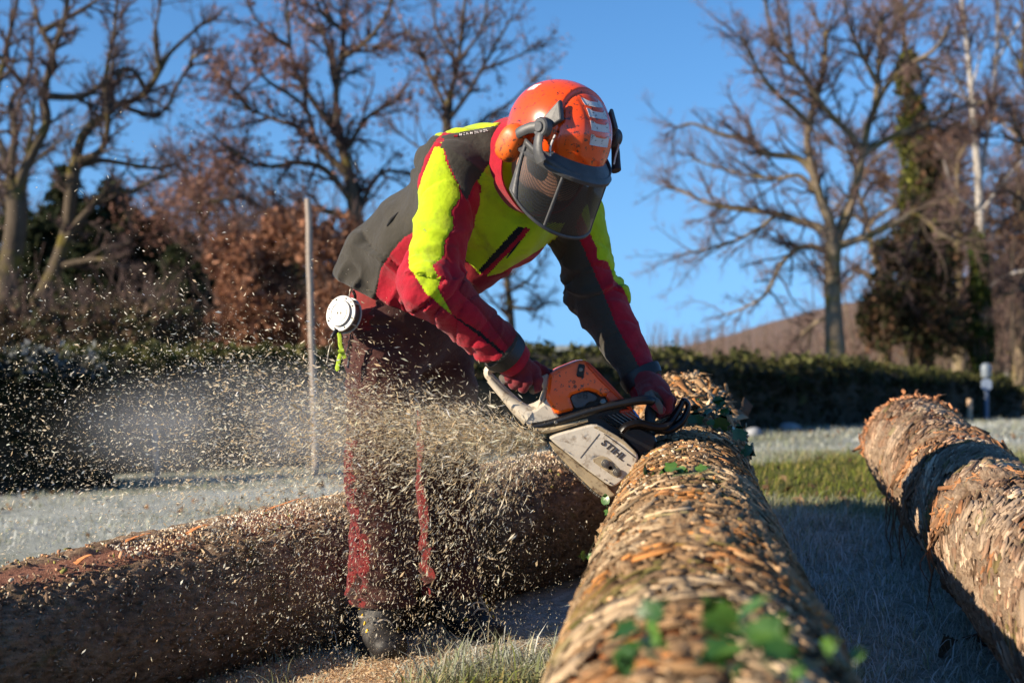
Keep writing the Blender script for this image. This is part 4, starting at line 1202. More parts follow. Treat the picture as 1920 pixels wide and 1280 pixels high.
# the wood goes on behind: the same kinds of tree again, turned round
def again(src, px, D, rot, sc, label, group=GT):
    c = src.copy(); COL.objects.link(c)
    x = (px-960)/FPX*D; c.location = (x, D, float(gz(np.array([x]), np.array([float(D)]))[0])-.1); c.rotation_euler = (0, 0, rot); c.scale = (sc, sc, sc)
    c['label'] = label
    for ch in src.children:
        k = ch.copy(); COL.objects.link(k); k.parent = c
for (src_, px_, D_, rot_, sc_, lb_) in (
    ('bare_tree', 1660, 66, 2.1, .95, 'bare crown seen through the right side of the broad old tree'), ('bare_tree', 1800, 60, 4.0, .85, 'bare tree whose twigs fill the sky between the ivy column and the birch'),
    ('bare_tree', 1915, 62, 1.0, 1.0, 'bare tree filling the right edge behind the birch'), ('oak_tree', 1760, 72, 1.3, 1.1, 'russet tinted tree far behind the ivy clad trunk'),
    ('oak_tree', 1860, 78, 3.0, 1.05, 'far russet tinted tree behind the birch stems'), ('oak_tree', 300, 56, 2.2, .72, 'dim oak behind the conifers on the left'), ('bare_tree', 30, 58, 5.0, .8, 'bare crown behind the crooked tree at the left edge'), ('oak_tree', 480, 60, .7, .8, 'hazy oak crown left of the russet oak')):
    again(bpy.data.objects[src_], px_, D_, rot_, sc_, lb_)

# ivy on the trunks and copper-leaved thickets
def leafmass(name, label, cat, blobs, n, size, cols, seed, D, stems=None, group=None, flat=1.0, twn=0):
    """clumped foliage: blobs (px, py, rx px, ry px); clumps sit through each blob's depth as well"""
    r = np.random.default_rng(seed); mpp = D/FPX
    w = np.array([b[2]*b[3] for b in blobs], float); w /= w.sum()
    C = []
    for (bx, by, rx, ry), k in zip(blobs, (w*n).astype(int)):
        c = P(bx, by, D)
        v = r.normal(size=(k*2, 3)); v /= np.linalg.norm(v, axis=1)[:, None]; v *= (r.random((k*2, 1))**.5)
        p = c+v*np.array([rx, rx*flat, ry])*mpp
        keep = fbm(p*(1.6/np.sqrt(max(.4, ry*mpp))), 3, seed) > r.normal(.02, .12, len(p))
        C.append(p[keep][:k])
    C = np.concatenate(C)
    C = C[C[:, 2] > gz(C[:, 0], C[:, 1])]
    b0 = blobs[0]; base = P(b0[0], b0[1], D); base[2] = float(gz(base[:1], base[1:2])[0])
    root = empty(name, base, label, cat, group)
    V, F = leafmesh_tris(C, size*np.exp(r.normal(0, .35, len(C))), None, r)
    cols = np.asarray(cols)
    tone = np.exp(.35*fbm(C*.9, 2, seed+4))[:, None]
    me = np_mesh('leaves', V, [F]); set_attr(me, 'tint', np.repeat(np.clip(cols[r.integers(0, len(cols), len(C))]*tone*np.exp(r.normal(0, .25, (len(C), 1))), .003, .8), 4, axis=0))
    link('leaves', me, LEAFMAT, root, smooth=False)['kind'] = 'stuff'
    T = TreeGeo(seed+1); S = []; E = []
    for i in range(stems or 6):
        e = C[r.integers(0, len(C))]; s = base+np.array([(e[0]-base[0])*.45+r.normal(0, .25), r.normal(0, .3), 0]); s[2] = float(gz(s[:1], s[1:2])[0])-.05
        mid = (s+e)/2+r.normal(0, .12, 3)
        T.limb(np.array([s, mid, e]), .05*max(1, mpp*60), .012, 6); S.append(mid); E.append(e-mid)
    T.mb.build('stems', [OAKBARK], root, True)['kind'] = 'stuff'
    if twn:
        k = r.integers(0, len(C), twn); d = r.normal(size=(twn, 3)); d[:, 2] = np.abs(d[:, 2])+.3; d /= np.linalg.norm(d, axis=1)[:, None]
        T.shoots(C[k], d, r.uniform(.4, 1.4, twn), np.full(twn, .012), 3, .25, .03, ((3, .55, .6, .8),), 1)
        link('twigs', T.twig_mesh('twigs', BR, seed), TWIG, root)['kind'] = 'stuff'
    return root
IVY = [(.035, .055, .012), (.055, .075, .016), (.10, .115, .02), (.02, .035, .01)]
GI = 'ivy and undergrowth on the right'
leafmass('ivy', 'ivy column climbing the tall tree right of the big trunk', 'ivy', [(1703, 150, 26, 60), (1712, 250, 34, 80), (1722, 360, 38, 90), (1735, 480, 50, 90)], 9000, .085, [(.09, .10, .018), (.14, .14, .025), (.05, .06, .014)], 401, 51.6, group=GI)
leafmass('evergreen_bush', 'dark brushy undergrowth between the pale trunk and the birch', 'bush', [(1700, 570, 95, 80), (1755, 610, 75, 80), (1648, 600, 45, 60), (1712, 450, 42, 110), (1738, 340, 30, 80), (1668, 480, 42, 40), (1770, 500, 45, 45)], 11000, .09, [(.035, .04, .014), (.06, .045, .02), (.12, .065, .035), (.025, .03, .01)], 402, 50, twn=500, group=GI)
leafmass('ivy', 'dark green ivy cloaking the foot of the birch', 'ivy', [(1832, 640, 32, 70), (1836, 560, 22, 60), (1834, 480, 18, 60)], 5000, .08, IVY, 403, 49.6, group=GI)
COP = [(.27, .125, .070), (.20, .09, .05), (.33, .165, .10), (.14, .065, .04)]
GC = 'copper leaved thicket on the left'
leafmass('beech_thicket', 'copper leaved thicket just right of the wooden pole', 'bush', [(640, 540, 90, 140), (610, 450, 70, 70), (640, 640, 80, 60)], 13000, .055, COP, 411, 30, twn=300, group=GC)
leafmass('beech_thicket', 'copper leaved thicket just left of the wooden pole', 'bush', [(500, 545, 95, 120), (455, 630, 90, 60), (545, 430, 60, 55), (440, 480, 60, 60)], 14000, .055, COP, 412, 31, twn=300, group=GC)
leafmass('bramble_thicket', 'tangled brown undergrowth below the leaning mossy tree', 'bush', [(150, 625, 130, 55), (40, 615, 90, 60), (300, 615, 110, 65), (220, 600, 90, 50)], 9000, .06, [(.14, .085, .055), (.09, .065, .04), (.05, .05, .02)], 413, 27, twn=260, group=GC)
# dark conifers
def conifer(label, px, top, base_w, D, seed, cols, n=6500):
    r = np.random.default_rng(seed); mpp = D/FPX
    c = P(px, top, D); zt = c[2]; zb = float(gz(c[:1], c[1:2])[0])-.1; H = zt-zb; R0 = base_w*mpp
    root = empty('conifer', (c[0], D, zb), label, 'conifer', 'dark conifers on the left')
    pts = np.array([[c[0], D, zb], [c[0]+r.normal(0, .05), D, zb+H*.5], [c[0], D, zt]])
    MB().add(*tube_geo(smooth_path(pts, 4), np.linspace(R0*.10, .015, 9), 8)).build('trunk', [OAKBARK], root, True)
    tiers = 34; C = []; S = []
    mb = MB()
    for i in range(tiers):
        f = (i+.5)/tiers; z = zb+H*(.06+.93*f); R = R0*(1-f)**.62*r.uniform(.75, 1.15)
        for k in range(r.integers(6, 10)):
            a = r.uniform(0, 2*np.pi); L = R*r.uniform(.65, 1.1)+.1
            q = np.linspace(0, 1, 5)
            br = np.stack([c[0]+np.cos(a)*L*q, D+np.sin(a)*L*q, z-L*.35*q**1.3+L*.10*q**3], 1)
            mb.add(*tube_geo(br, np.linspace(.03, .006, 5), 4)); S.append(br)
    mb.build('branches', [OAKBARK], root, True)['kind'] = 'stuff'
    S = np.array(S); m_ = n
    k = r.integers(0, len(S), m_); t = r.random(m_)**.7*3.999; i0 = t.astype(int); f = (t-i0)[:, None]
    p = S[k, i0]*(1-f)+S[k, i0+1]*f
    wd = np.linalg.norm(S[k, -1]-S[k, 0], axis=1)*.22
    p = p+r.normal(size=(m_, 3))*np.stack([wd, wd, wd*.6], 1)*(1-.5*t/4)[:, None]-np.array([0, 0, .06])
    V, F = leafmesh_tris(p, .10*np.exp(r.normal(0, .3, m_))*max(1, mpp*55), None, r, .3)
    cols = np.asarray(cols)
    me = np_mesh('needles', V, [F]); set_attr(me, 'tint', np.repeat(np.clip(cols[r.integers(0, len(cols), m_)]*np.exp(r.normal(0, .3, (m_, 1))), .003, .5), 4, axis=0))
    link('needles', me, LEAFMAT, root, smooth=False)['kind'] = 'stuff'
CG = [(.022, .032, .012), (.03, .042, .016), (.045, .05, .02), (.014, .02, .009)]
for i, (px_, tp_, w_, D_, lb_) in enumerate([
    (122, 300, 105, 40, 'conifer behind the leaning mossy tree, with its tip left of the fork'), (208, 325, 110, 41, 'dark conifer to the right of the leaning mossy trunk'), (30, 360, 110, 43, 'conifer behind the crooked tree at the left edge'),
    (288, 400, 95, 42, 'shorter dark conifer with a spiky tip between the mossy tree and the russet sapling'), (352, 430, 95, 44, 'dark conifer beside the slim russet sapling'), (440, 415, 100, 45, 'dim conifer behind the copper thicket'), (545, 395, 105, 46, 'conifer hidden behind the top of the wooden pole'), (160, 372, 100, 37, 'broad dark conifer low between the two tallest tips'), (252, 385, 95, 38, 'dark conifer filling the gap right of the mossy tree\'s fork'), (72, 400, 95, 38, 'dark conifer between the crooked tree and the leaning tree'), (330, 455, 80, 36, 'low dark conifer in front of the russet sapling')]):
    conifer(lb_, px_, tp_, w_*1.35, D_, 500+i, CG, 15000)

# woodland behind everything: thin bare stems with brushy tops
def woodland(name, label, n, xr, yr, hr, seed, zfun, cols, tw=6, dens=None, rad=.06):
    r = np.random.default_rng(seed)
    x = r.uniform(*xr, n); y = r.uniform(*yr, n)
    if dens is not None:
        k = r.random(n) < dens(x, y); x, y = x[k], y[k]
    n = len(x); h = r.uniform(*hr, n); z = zfun(x, y)-.2
    T = TreeGeo(seed); up = np.tile(np.array([[0, 0, 1.]]), (n, 1))+r.normal(0, .08, (n, 3))
    T.shoots(np.stack([x, y, z], 1), up, h, rad*np.exp(r.normal(0, .35, n)), 3, .07, .05, ((tw, .42, .5, .7), (5, .55, .6, .75)), 0)
    o = link(name, T.twig_mesh(name, cols, seed), TWIG)
    return tag(o, label, 'woodland', None, 'stuff')
WC = np.array([[.11, .085, .065], [.17, .115, .09], [.22, .14, .115]])
woodland('hill_woodland', 'brown bare woodland covering the far hill on the right', 850, (2, 100), (96, 170), (2.5, 5.2), 601, lambda x, y: hill_z(x, y), WC, tw=9, dens=lambda x, y: ((x > y*.095) & (x < y*.45))*1.0, rad=.05)
woodland('thin_woodland', 'tangle of slim grey stems behind the ivy clad trees', 300, (14, 40), (56, 85), (4, 9), 602, lambda x, y: gz(x, y), WC, tw=8, dens=lambda x, y: sstep(.17, .30, x/y))
woodland('brush_woodland', 'dim brushy woodland filling the gaps between the conifers', 230, (-24, -2), (46, 62), (3.5, 8.0), 603, lambda x, y: gz(x, y), np.array([[.055, .04, .03], [.10, .066, .048], [.14, .085, .06]]), tw=8)
woodland('scrub', 'brown scrub along the far field edge behind the man', 130, (-6, 16), (40, 56), (.8, 1.8), 604, lambda x, y: gz(x, y), WC, tw=5, rad=.03)

# ------------------------------------------------------------------ posts
def pole(name, label, cat, px0, py0, px1, py1, D, w0, w1, mat, seed, group=None):
    a = P(px1, py1, D); b = P(px0, py0, D); a = a-(b-a)/np.linalg.norm(b-a)*.15
    r = np.random.default_rng(seed)
    pts = np.linspace(0, 1, 14)[:, None]*(b-a)+a; pts[1:-1, :2] += r.normal(0, .004, (12, 2))
    root = empty(name, a, label, cat, group)
    MB().add(*tube_geo(pts, np.linspace(w1, w0, 14)*D/FPX/2, 10)).build('shaft', [mat], root, True)
    top = b+np.array([0, 0, .002]); MB().add(*disc_geo(top, b-a, w0*D/FPX/2*.9, .008, 10)).build('cut_end', [M['wood_end']], root)
    return root
pole('wooden_pole', 'tall thin grey wooden pole standing behind the man\'s back', 'pole', 577, 374, 592, 890, 13, 11.5, 12.5, M['greywood'], 1)
pole('wooden_stake', 'dim short stake behind the sawdust spray on the left', 'stake', 290, 800, 293, 885, 12.5, 10, 11, M['greywood'], 2)
pole('wooden_stake', 'short pale wooden stake before the hedge on the right', 'stake', 1818, 748, 1819, 797, 24, 9.5, 10, simple('fresh_stake', (.52, .36, .24), .85, var=.2), 3)
D_ = 25.5
root = empty('signpost', P(1850, 790, D_), 'grey post with a small pale plate and a rounded lamp-like cap by the hedge end', 'signpost')
MB().add(*tube_geo(np.array([P(1850, 797, D_), P(1850, 690, D_)]), .040, 10)).build('post', [M['postgrey']], root, True)
MB().add(*prism_geo([(1840, 711), (1860, 711), (1860, 731), (1840, 731)], D_-.06, D_-.045, .004, 1)).build('plate', [simple('pale_plate', (.26, .32, .42), .5, var=.05)], root)
MB().add(*lathe_geo(P(1849, 690, D_), np.array([0, 0, 1.]), np.array([1., 0, 0]), np.array([0, 1., 0]), [(.0, -.17), (.085, -.16), (.095, 0), (.085, .05), (.05, .085), (0, .095)], 16)).build('cap', [simple('pale_cap', (.16, .19, .22), .4, var=.1)], root, True)
for px_, py_, w_, l_ in ((1414, 806, 16, 'rounded spot of gap light built as a stone at the hedge foot'), (1482, 800, 22, 'wider spot of gap light built as a stone at the hedge foot, nearer the thick log')):
    r = np.random.default_rng(px_); bm = bmesh.new(); bmesh.ops.create_icosphere(bm, subdivisions=3, radius=1)
    D_ = 17.3 if px_ < 1450 else 19.3
    c = P(px_, py_, D_)
    vs = np.array([v.co[:] for v in bm.verts]); vs = vs*(1+.25*fbm(vs*1.6, 3, px_))[:, None]*np.array([w_*D_/FPX, .10, .075])+np.array([c[0], c[1], float(gz(c[:1], c[1:2])[0])+.04])
    me = bpy.data.meshes.new('gap_light_mound'); bm.to_mesh(me); bm.free(); me.vertices.foreach_set('co', vs.astype(np.float32).ravel())
    tag(link('gap_light_mound', me, simple('gap_light_tone', (.26, .27, .29), .8, var=.4)), l_, 'mound')  # pale mounds added to stand for light showing through hedge gaps
# ------------------------------------------------------------------ the man
def px_of(V):
    return 960+FPX*V[:, 0]/V[:, 1], 640-(V[:, 2]-ZC)*FPX/V[:, 1]
def unit(v):
    v = np.asarray(v, float); return v/np.linalg.norm(v)

HCN = P(1050, 256, 3.75)                              # centre of the head / helmet
HF = unit((.648, -.665, -.372)); HU = unit((.255, -.262, .93)); HR = np.cross(HF, HU)
def hl(r, f, u): return HCN+HR*r+HF*f+HU*u            # right / forward / up of the head

T0 = P(742, 548, 4.18); T1 = P(812, 462, 4.12); T2 = P(906, 375, 4.02); T3 = P(968, 306, 3.93)
SV0 = unit((.62, .78, -.10)); SV1 = unit((.70, .66, -.22)); SV2 = unit((.758, .564, -.327))
RS, RE, RW = P(852, 308, 3.87), P(806, 535, 3.78), P(950, 664, 3.88)
LS, LE, LW = P(1074, 402, 4.14), P(1118, 555, 4.18), P(1206, 712, 4.08)
PEL = P(768, 582, 4.2)
RH, RK, RA = P(718, 612, 4.12), P(714, 880, 4.08), P(716, 1135, 4.13)
LH, LK, LA = P(830, 612, 4.32), P(838, 880, 4.30), P(846, 1120, 4.34)

def arm_fold(p, a, b, seed, amp):
    ax = unit(b-a); _, s, u = frame(ax); q = p-a.astype(np.float32)
    al = q@ax.astype(np.float32); qs = q@s.astype(np.float32); qu = q@u.astype(np.float32)
    f = fbm(np.stack([al*24+qs*9, qs*7, qu*7], 1), 3, seed)
    ridg = 1-2*np.abs(vnoise(np.stack([al*15-qs*10, qs*5, qu*5], 1), seed+3))**.8
    cr = (1-np.abs(vnoise(np.stack([al*17+qs*13, qs*7, qu*6], 1), seed+6)))**6
    L = np.linalg.norm(b-a)
    return f, ridg-1.3*cr, al/L

def j_torso(p):
    d = s_econ(p, T0, T1, SV0, SV1, (.172, .150), (.182, .160))
    d = smin(d, s_econ(p, T1, T2, SV1, SV2, (.182, .160), (.215, .165)), .05)
    d = smin(d, s_econ(p, T2, T3, SV2, SV2, (.215, .160), (.140, .105)), .05)
    d = smin(d, s_cone(p, P(905, 300, 3.92), RS, .085, .074), .05)
    d = smin(d, s_cone(p, P(1010, 350, 4.02), LS, .085, .075), .05)
    # loose cloth pouching over the belt and hanging in front
    d = smin(d, s_cone(p, P(690, 470, 4.12), P(668, 512, 4.14), .06, .05), .06)
    d = smin(d, s_cone(p, P(975, 430, 3.93), P(905, 500, 4.0), .060, .055), .06)
    w = fbm(p*np.array([7, 7, 7], np.float32), 3, 71)*.013
    q = p@np.array([.55, .1, .83], np.float32); q2 = p@np.array([.8, -.2, -.5], np.float32)
    w = w+.013*(1-2*np.abs(vnoise(np.stack([q*12, q2*4.2, p[:, 1]*4], 1), 75))**.8)
    w = w-.011*(1-np.abs(vnoise(np.stack([q*9+q2*3, q2*7, p[:, 1]*5], 1), 76)))**7
    low = np.exp(-np.maximum(0, (p-T0.astype(np.float32))@np.asarray(unit(T1-T0), np.float32))/.10)
    w = w+.012*low*(1-2*np.abs(vnoise(np.stack([q2*18, q*5, p[:, 1]*6], 1), 78)))
    d = d-w
    pl = (p-P(690, 551, 4.15).astype(np.float32))@np.array([-.43, .05, -.90], np.float32)
    return -smin(-d, -pl, .02)

def arm_sdf(p, S, E, W, rs, re, rw, seed, amp):
    d1 = s_cone(p, S, E, rs, re); d2 = s_cone(p, E, W, re*1.0, rw)
    d = smin(d1, d2, .05)
    f, rg, t1 = arm_fold(p, S, E, seed, amp); f2, rg2, t2 = arm_fold(p, E, W, seed+9, amp)
    up = d1 < d2
    k = np.where(up, .55+1.0*np.exp(-((t1-.95)/.25)**2), .45+1.0*np.exp(-((t2-.02)/.25)**2)+.9*np.exp(-((t2-.95)/.2)**2))
    d = d-amp*k*np.where(up, .55*f+.6*rg, .55*f2+.6*rg2)
    ax = unit(W-E)
    pl = (p-(W+ax*.012).astype(np.float32))@ax.astype(np.float32)
    return -smin(-d, -pl, .012)
def j_rarm(p): return arm_sdf(p, RS, RE, RW, .080, .076, .062, 81, .015)
def j_larm(p): return arm_sdf(p, LS, LE, LW, .086, .076, .058, 93, .013)
def jacket(p): return smin(smin(j_torso(p), j_rarm(p), .035), j_larm(p), .035)

man = empty('person', P(780, 1215, 4.2), 'bent-over man in neon yellow, red and charcoal work clothes guiding a chainsaw', 'person')
JV, JQ = sdf_mesh(jacket, (-.62, 3.55, .72), (.52, 4.5, 1.62), .0092, 1, 2)
fc_ = JV[JQ].mean(1).astype(np.float32)
ta, ra_, la_ = j_torso(fc_), j_rarm(fc_), j_larm(fc_)
comp = np.argmin(np.stack([ta, ra_, la_]), 0)
fx, fy = px_of(fc_)
mi = np.zeros(len(fc_), np.int32)          # 0 charcoal 1 neon 2 red 3 zip 4 dark red
def paint(c, m_, poly):
    k = in_poly(fx, fy, poly)
    if c is not None: k &= (comp == c)
    mi[k] = m_
YOKE = [(826, 254), (846, 250), (900, 240), (944, 232), (948, 290), (918, 306), (890, 346), (876, 376), (860, 346), (842, 310), (832, 280)]
# body of the jacket
paint(0, 2, [(713, 505), (735, 470), (756, 446), (800, 420), (1040, 420), (1040, 600), (700, 600), (706, 545)])
paint(0, 4, [(846, 470), (905, 470), (960, 520), (905, 600), (820, 600)])
paint(0, 1, [(874, 376), (892, 346), (918, 304), (940, 284), (985, 300), (1005, 420), (972, 432), (905, 506), (900, 515), (862, 476), (846, 424), (860, 390)])
paint(0, 1, [(912, 519), (930, 500), (980, 436), (1000, 415), (1060, 420), (1040, 452), (938, 514)])
paint(0, 3, [(972, 424), (984, 428), (962, 455), (912, 508), (902, 512), (898, 506)])
paint(0, 2, [(985, 426), (996, 430), (968, 462), (916, 512), (908, 518), (905, 512), (962, 456)])
paint(0, 1, [(706, 378), (690, 350), (760, 270), (790, 262), (776, 285), (744, 332)])
paint(0, 2, [(676, 396), (660, 385), (690, 345), (714, 362), (700, 378)])
paint(0, 2, [(640, 440), (640, 425), (662, 400), (672, 402), (656, 424)])
paint(0, 1, [(800, 252), (815, 222), (950, 196), (950, 231), (900, 240), (850, 249), (828, 254)])
paint(0, 0, YOKE)
paint(0, 2, [(816, 262), (834, 245), (838, 250), (812, 300), (800, 340), (790, 340), (800, 290)])
# near sleeve
mi[comp == 1] = 2
paint(1, 4, [(880, 500), (960, 560), (1000, 660), (960, 660), (900, 580), (860, 545)])
paint(1, 1, [(826, 250), (834, 301), (861, 351), (864, 369), (846, 394), (852, 423), (834, 452), (832, 480), (812, 495), (814, 505), (825, 523), (821, 541), (848, 590), (798, 549), (780, 520), (766, 502), (765, 444), (774, 387), (791, 329), (812, 279)])
paint(1, 0, YOKE)
paint(1, 3, [(851, 594), (846, 589), (900, 622), (955, 668), (950, 672), (898, 630)])
# far sleeve
GREEN = [(1088, 392), (1118, 350), (1160, 430), (1200, 500), (1225, 600), (1186, 582), (1171, 543), (1152, 524), (1148, 509), (1140, 490), (1121, 485), (1120, 464), (1097, 419)]
paint(2, 2, [(1074, 410), (1090, 380), (1160, 420), (1280, 560), (1280, 715), (1238, 696), (1202, 694), (1185, 661), (1168, 633), (1154, 605), (1129, 543), (1101, 481), (1084, 442)])
paint(2, 1, GREEN)
# cuffs
ex = unit(RW-RE); tt = (fc_-RW)@ex; mi[(comp == 1) & (tt > -.030)] = 0
ex = unit(LW-LE); tt = (fc_-LW)@ex; mi[(comp == 2) & (tt > -.022)] = 0
# seams: press a shallow groove where two cloths meet
vm = np.full(len(JV), -1, np.int32); seam = np.zeros(len(JV), bool)
for k in range(4):
    seam |= False
mx_ = np.zeros(len(JV), np.int32)-1; mn_ = np.zeros(len(JV), np.int32)+9
np.maximum.at(mx_, JQ.ravel(), np.repeat(mi, 4)); np.minimum.at(mn_, JQ.ravel(), np.repeat(mi, 4))
seam = mx_ != mn_
JV[seam] -= sdf_grad(jacket, JV[seam])*.0022
jme = np_mesh('jacket', JV, [JQ])
jk = link('jacket', jme, [M['charcoal'], M['neon'], M['red'], M['zip'], M['darkred']], man)
jme.polygons.foreach_set('material_index', mi)

# collar: an open standing band round the neck
def band(name, c, axis, side, r0, r1, h, th, mat, parent, n=48, wav=0.0, seed=0):
    axis = unit(axis); side = unit(np.asarray(side)-axis*np.dot(side, axis)); oth = np.cross(axis, side)
    V = []; F = []
    prof = [(0, 0), (.5, .35), (1, .25), (1, -.3), (.5, -.4), (0, -.6)]
    for i in range(n):
        a = 2*np.pi*i/n
        wv = 1+wav*math.sin(3*a+seed)+wav*.6*math.sin(7*a)
        for (t, o) in prof:
            ra = (r0[0]*(1-t)+r1[0]*t+o*th)*wv; rb = (r0[1]*(1-t)+r1[1]*t+o*th)*wv
            V.append(c+axis*(h*t*(1+.25*math.cos(a)))+side*math.cos(a)*ra+oth*math.sin(a)*rb)
    m_ = len(prof)
    for i in range(n):
        for j in range(m_):
            F.append((i*m_+j, ((i+1) % n)*m_+j, ((i+1) % n)*m_+(j+1) % m_, i*m_+(j+1) % m_))
    o = MB().add(V, F).build(name, [mat], parent, True)
    return o
neck_ax = unit(hl(0, -.02, -.12)-T3)
band('collar', T3-neck_ax*.012, unit(neck_ax+np.array([.30, -.02, .10])), SV2, (.142, .120), (.128, .128), .125, .008, M['red'], man, wav=.025)
band('collar_shade', T3-neck_ax*.02, neck_ax, SV2, (.100, .090), (.078, .078), .12, .006, M['zip'], man, wav=.02)  # black band added for the dark shade inside the collar

# trousers
def leg_sdf(p, H, K, A, rh, rk, ra, seed):
    d1 = s_cone(p, H, K, rh, rk); d2 = s_cone(p, K, A, rk, ra)
    d = smin(d1, d2, .05)
    f, rg, t1 = arm_fold(p, H, K, seed, 1); f2, rg2, t2 = arm_fold(p, K, A, seed+5, 1)
    up = d1 < d2
    k = np.where(up, .5+.7*np.exp(-((t1-.1)/.25)**2), .5+1.0*np.exp(-((t2-.9)/.35)**2))
    d = d-.016*k*np.where(up, .5*f+.5*rg, .5*f2+.6*rg2)
    pl = (A[2]-p[:, 2])
    return -smin(-d, -pl, .015)
def t_r(p): return leg_sdf(p, RH, RK, RA, .112, .094, .092, 121)
def t_l(p): return leg_sdf(p, LH, LK, LA, .106, .086, .085, 131)
def trousers(p):
    d = s_econ(p, PEL-np.array([0, 0, .05]), T0+np.array([.02, 0, .02]), SV0, SV0, (.165, .135), (.155, .130))
    d = smin(d, smin(t_r(p), t_l(p), .008), .05)
    return d-.006*fbm(p*6, 2, 140)
TV, TQ = sdf_mesh(trousers, (-.58, 3.85, .02), (.1, 4.6, 1.12), .0125, 1, 2)
fc_ = TV[TQ].mean(1).astype(np.float32); fx, fy = px_of(fc_)
rl = t_r(fc_) < t_l(fc_)
ang = np.arctan2(fc_[:, 1]-4.12, fc_[:, 0]-P(715, 880, 4.1)[0])
mi = np.zeros(len(fc_), np.int32)
gs = sdf_grad(trousers, fc_)
side_r = (gs[:, 0] < -.35)
mi[rl & (gs[:, 0] < -.6) & (fc_[:, 2] < .62)] = 1                # red outer calf panel
mi[~rl & (gs[:, 0] < -.55) & (fc_[:, 2] < .70)] = 1    # sunlit left edge of the far leg, painted in red
mi[rl & (fc_[:, 2] < .36) & (fc_[:, 2] > .20) & (gs[:, 0] < -.32)] = 1  # reddish sunlit patch painted on the near lower leg
mi[(fc_[:, 2] > .93) & (gs[:, 0] < -.2)] = 1
tme = np_mesh('trousers', TV, [TQ])
link('trousers', tme, [M['trouser'], M['trouser_red_lit']], man); tme.polygons.foreach_set('material_index', mi)

# boots
YEL = simple('yellow_eyelet', (.65, .42, .03), .4)
def boot(heel, toe, ank, seed, label):
    hd = unit(np.array([*(toe-heel)[:2], 0])); sd = np.array([-hd[1], hd[0], 0])
    z0 = heel[2]
    h = heel.copy(); t = toe.copy(); t[2] = z0
    up = np.array([0, 0, 1.])
    def f(p):
        d = s_econ(p, h+up*.06, h+hd*.11+up*.06, sd, sd, (.046, .05), (.050, .052))
        d = smin(d, s_econ(p, h+hd*.11+up*.055, t-hd*.05+up*.042, sd, sd, (.050, .05), (.050, .038)), .03)
        d = smin(d, s_cone(p, h+up*.08+hd*.03, ank, .062, .066), .04)
        d = d-.003*fbm(p*30, 3, seed)
        return np.maximum(d, (z0+.018)-p[:, 2])
    lo = np.minimum(h, t)-.12; hi = np.maximum(h, t)+.12; hi[2] = ank[2]+.09; lo[2] = z0
    V, Q = sdf_mesh(f, lo, hi, .008, 1, 1)
    b = link('boot', np_mesh('boot', V, [Q]), [M['rubber']], man)
    ol = []
    for a in np.linspace(0, 2*np.pi, 28, endpoint=False):
        x = math.cos(a)*.148; y = math.sin(a)*(.050+.008*math.cos(a-.3))
        ol.append(h+hd*(.075+x)+sd*y*(1 if abs(x) < .1 else .95))
    ol = np.array(ol); V = np.concatenate([ol*[1, 1, 0]+[0, 0, z0], ol*[1, 1, 0]+[0, 0, z0+.026]])
    n = 28
    F = [(j, (j+1) % n, n+(j+1) % n, n+j) for j in range(n)]+[tuple(range(n))[::-1], tuple(range(n, 2*n))]
    MB().add(V, F).build('sole', [M['blackclean']], b, bevel=.003)
    lm = MB()
    for i in range(6):
        c = h+hd*(.16-.021*i)+up*(.098+.016*i+.01*(i > 2)*(i-2))
        w = .034-.001*i
        a = smooth_path([c-sd*w-up*.022, c-sd*w*.5+up*.004-hd*.004, c+up*.010, c+sd*w*.5+up*.004+hd*.004, c+sd*w-up*.022], 3)
        lm.add(*tube_geo(a, .0032, 5))
    lm.build('lace', [simple('pale_lace', (.42, .36, .28), .9)], b, True)

    for i in range(5):
        for sg in (-1, 1):
            c = h+hd*(.15-.022*i)+up*(.078+.018*i)+sd*sg*.045
            MB().add(*disc_geo(c, sd*sg+up*.4, .006, .006, 8)).build('eyelet', [YEL], b, True)
    return b
boot(P(686, 1212, 4.20), P(742, 1222, 3.96), RA-np.array([0, 0, .01]), 5, None)
boot(P(858, 1190, 4.42), P(935, 1205, 4.18), LA-np.array([0, 0, .01]), 6, None)

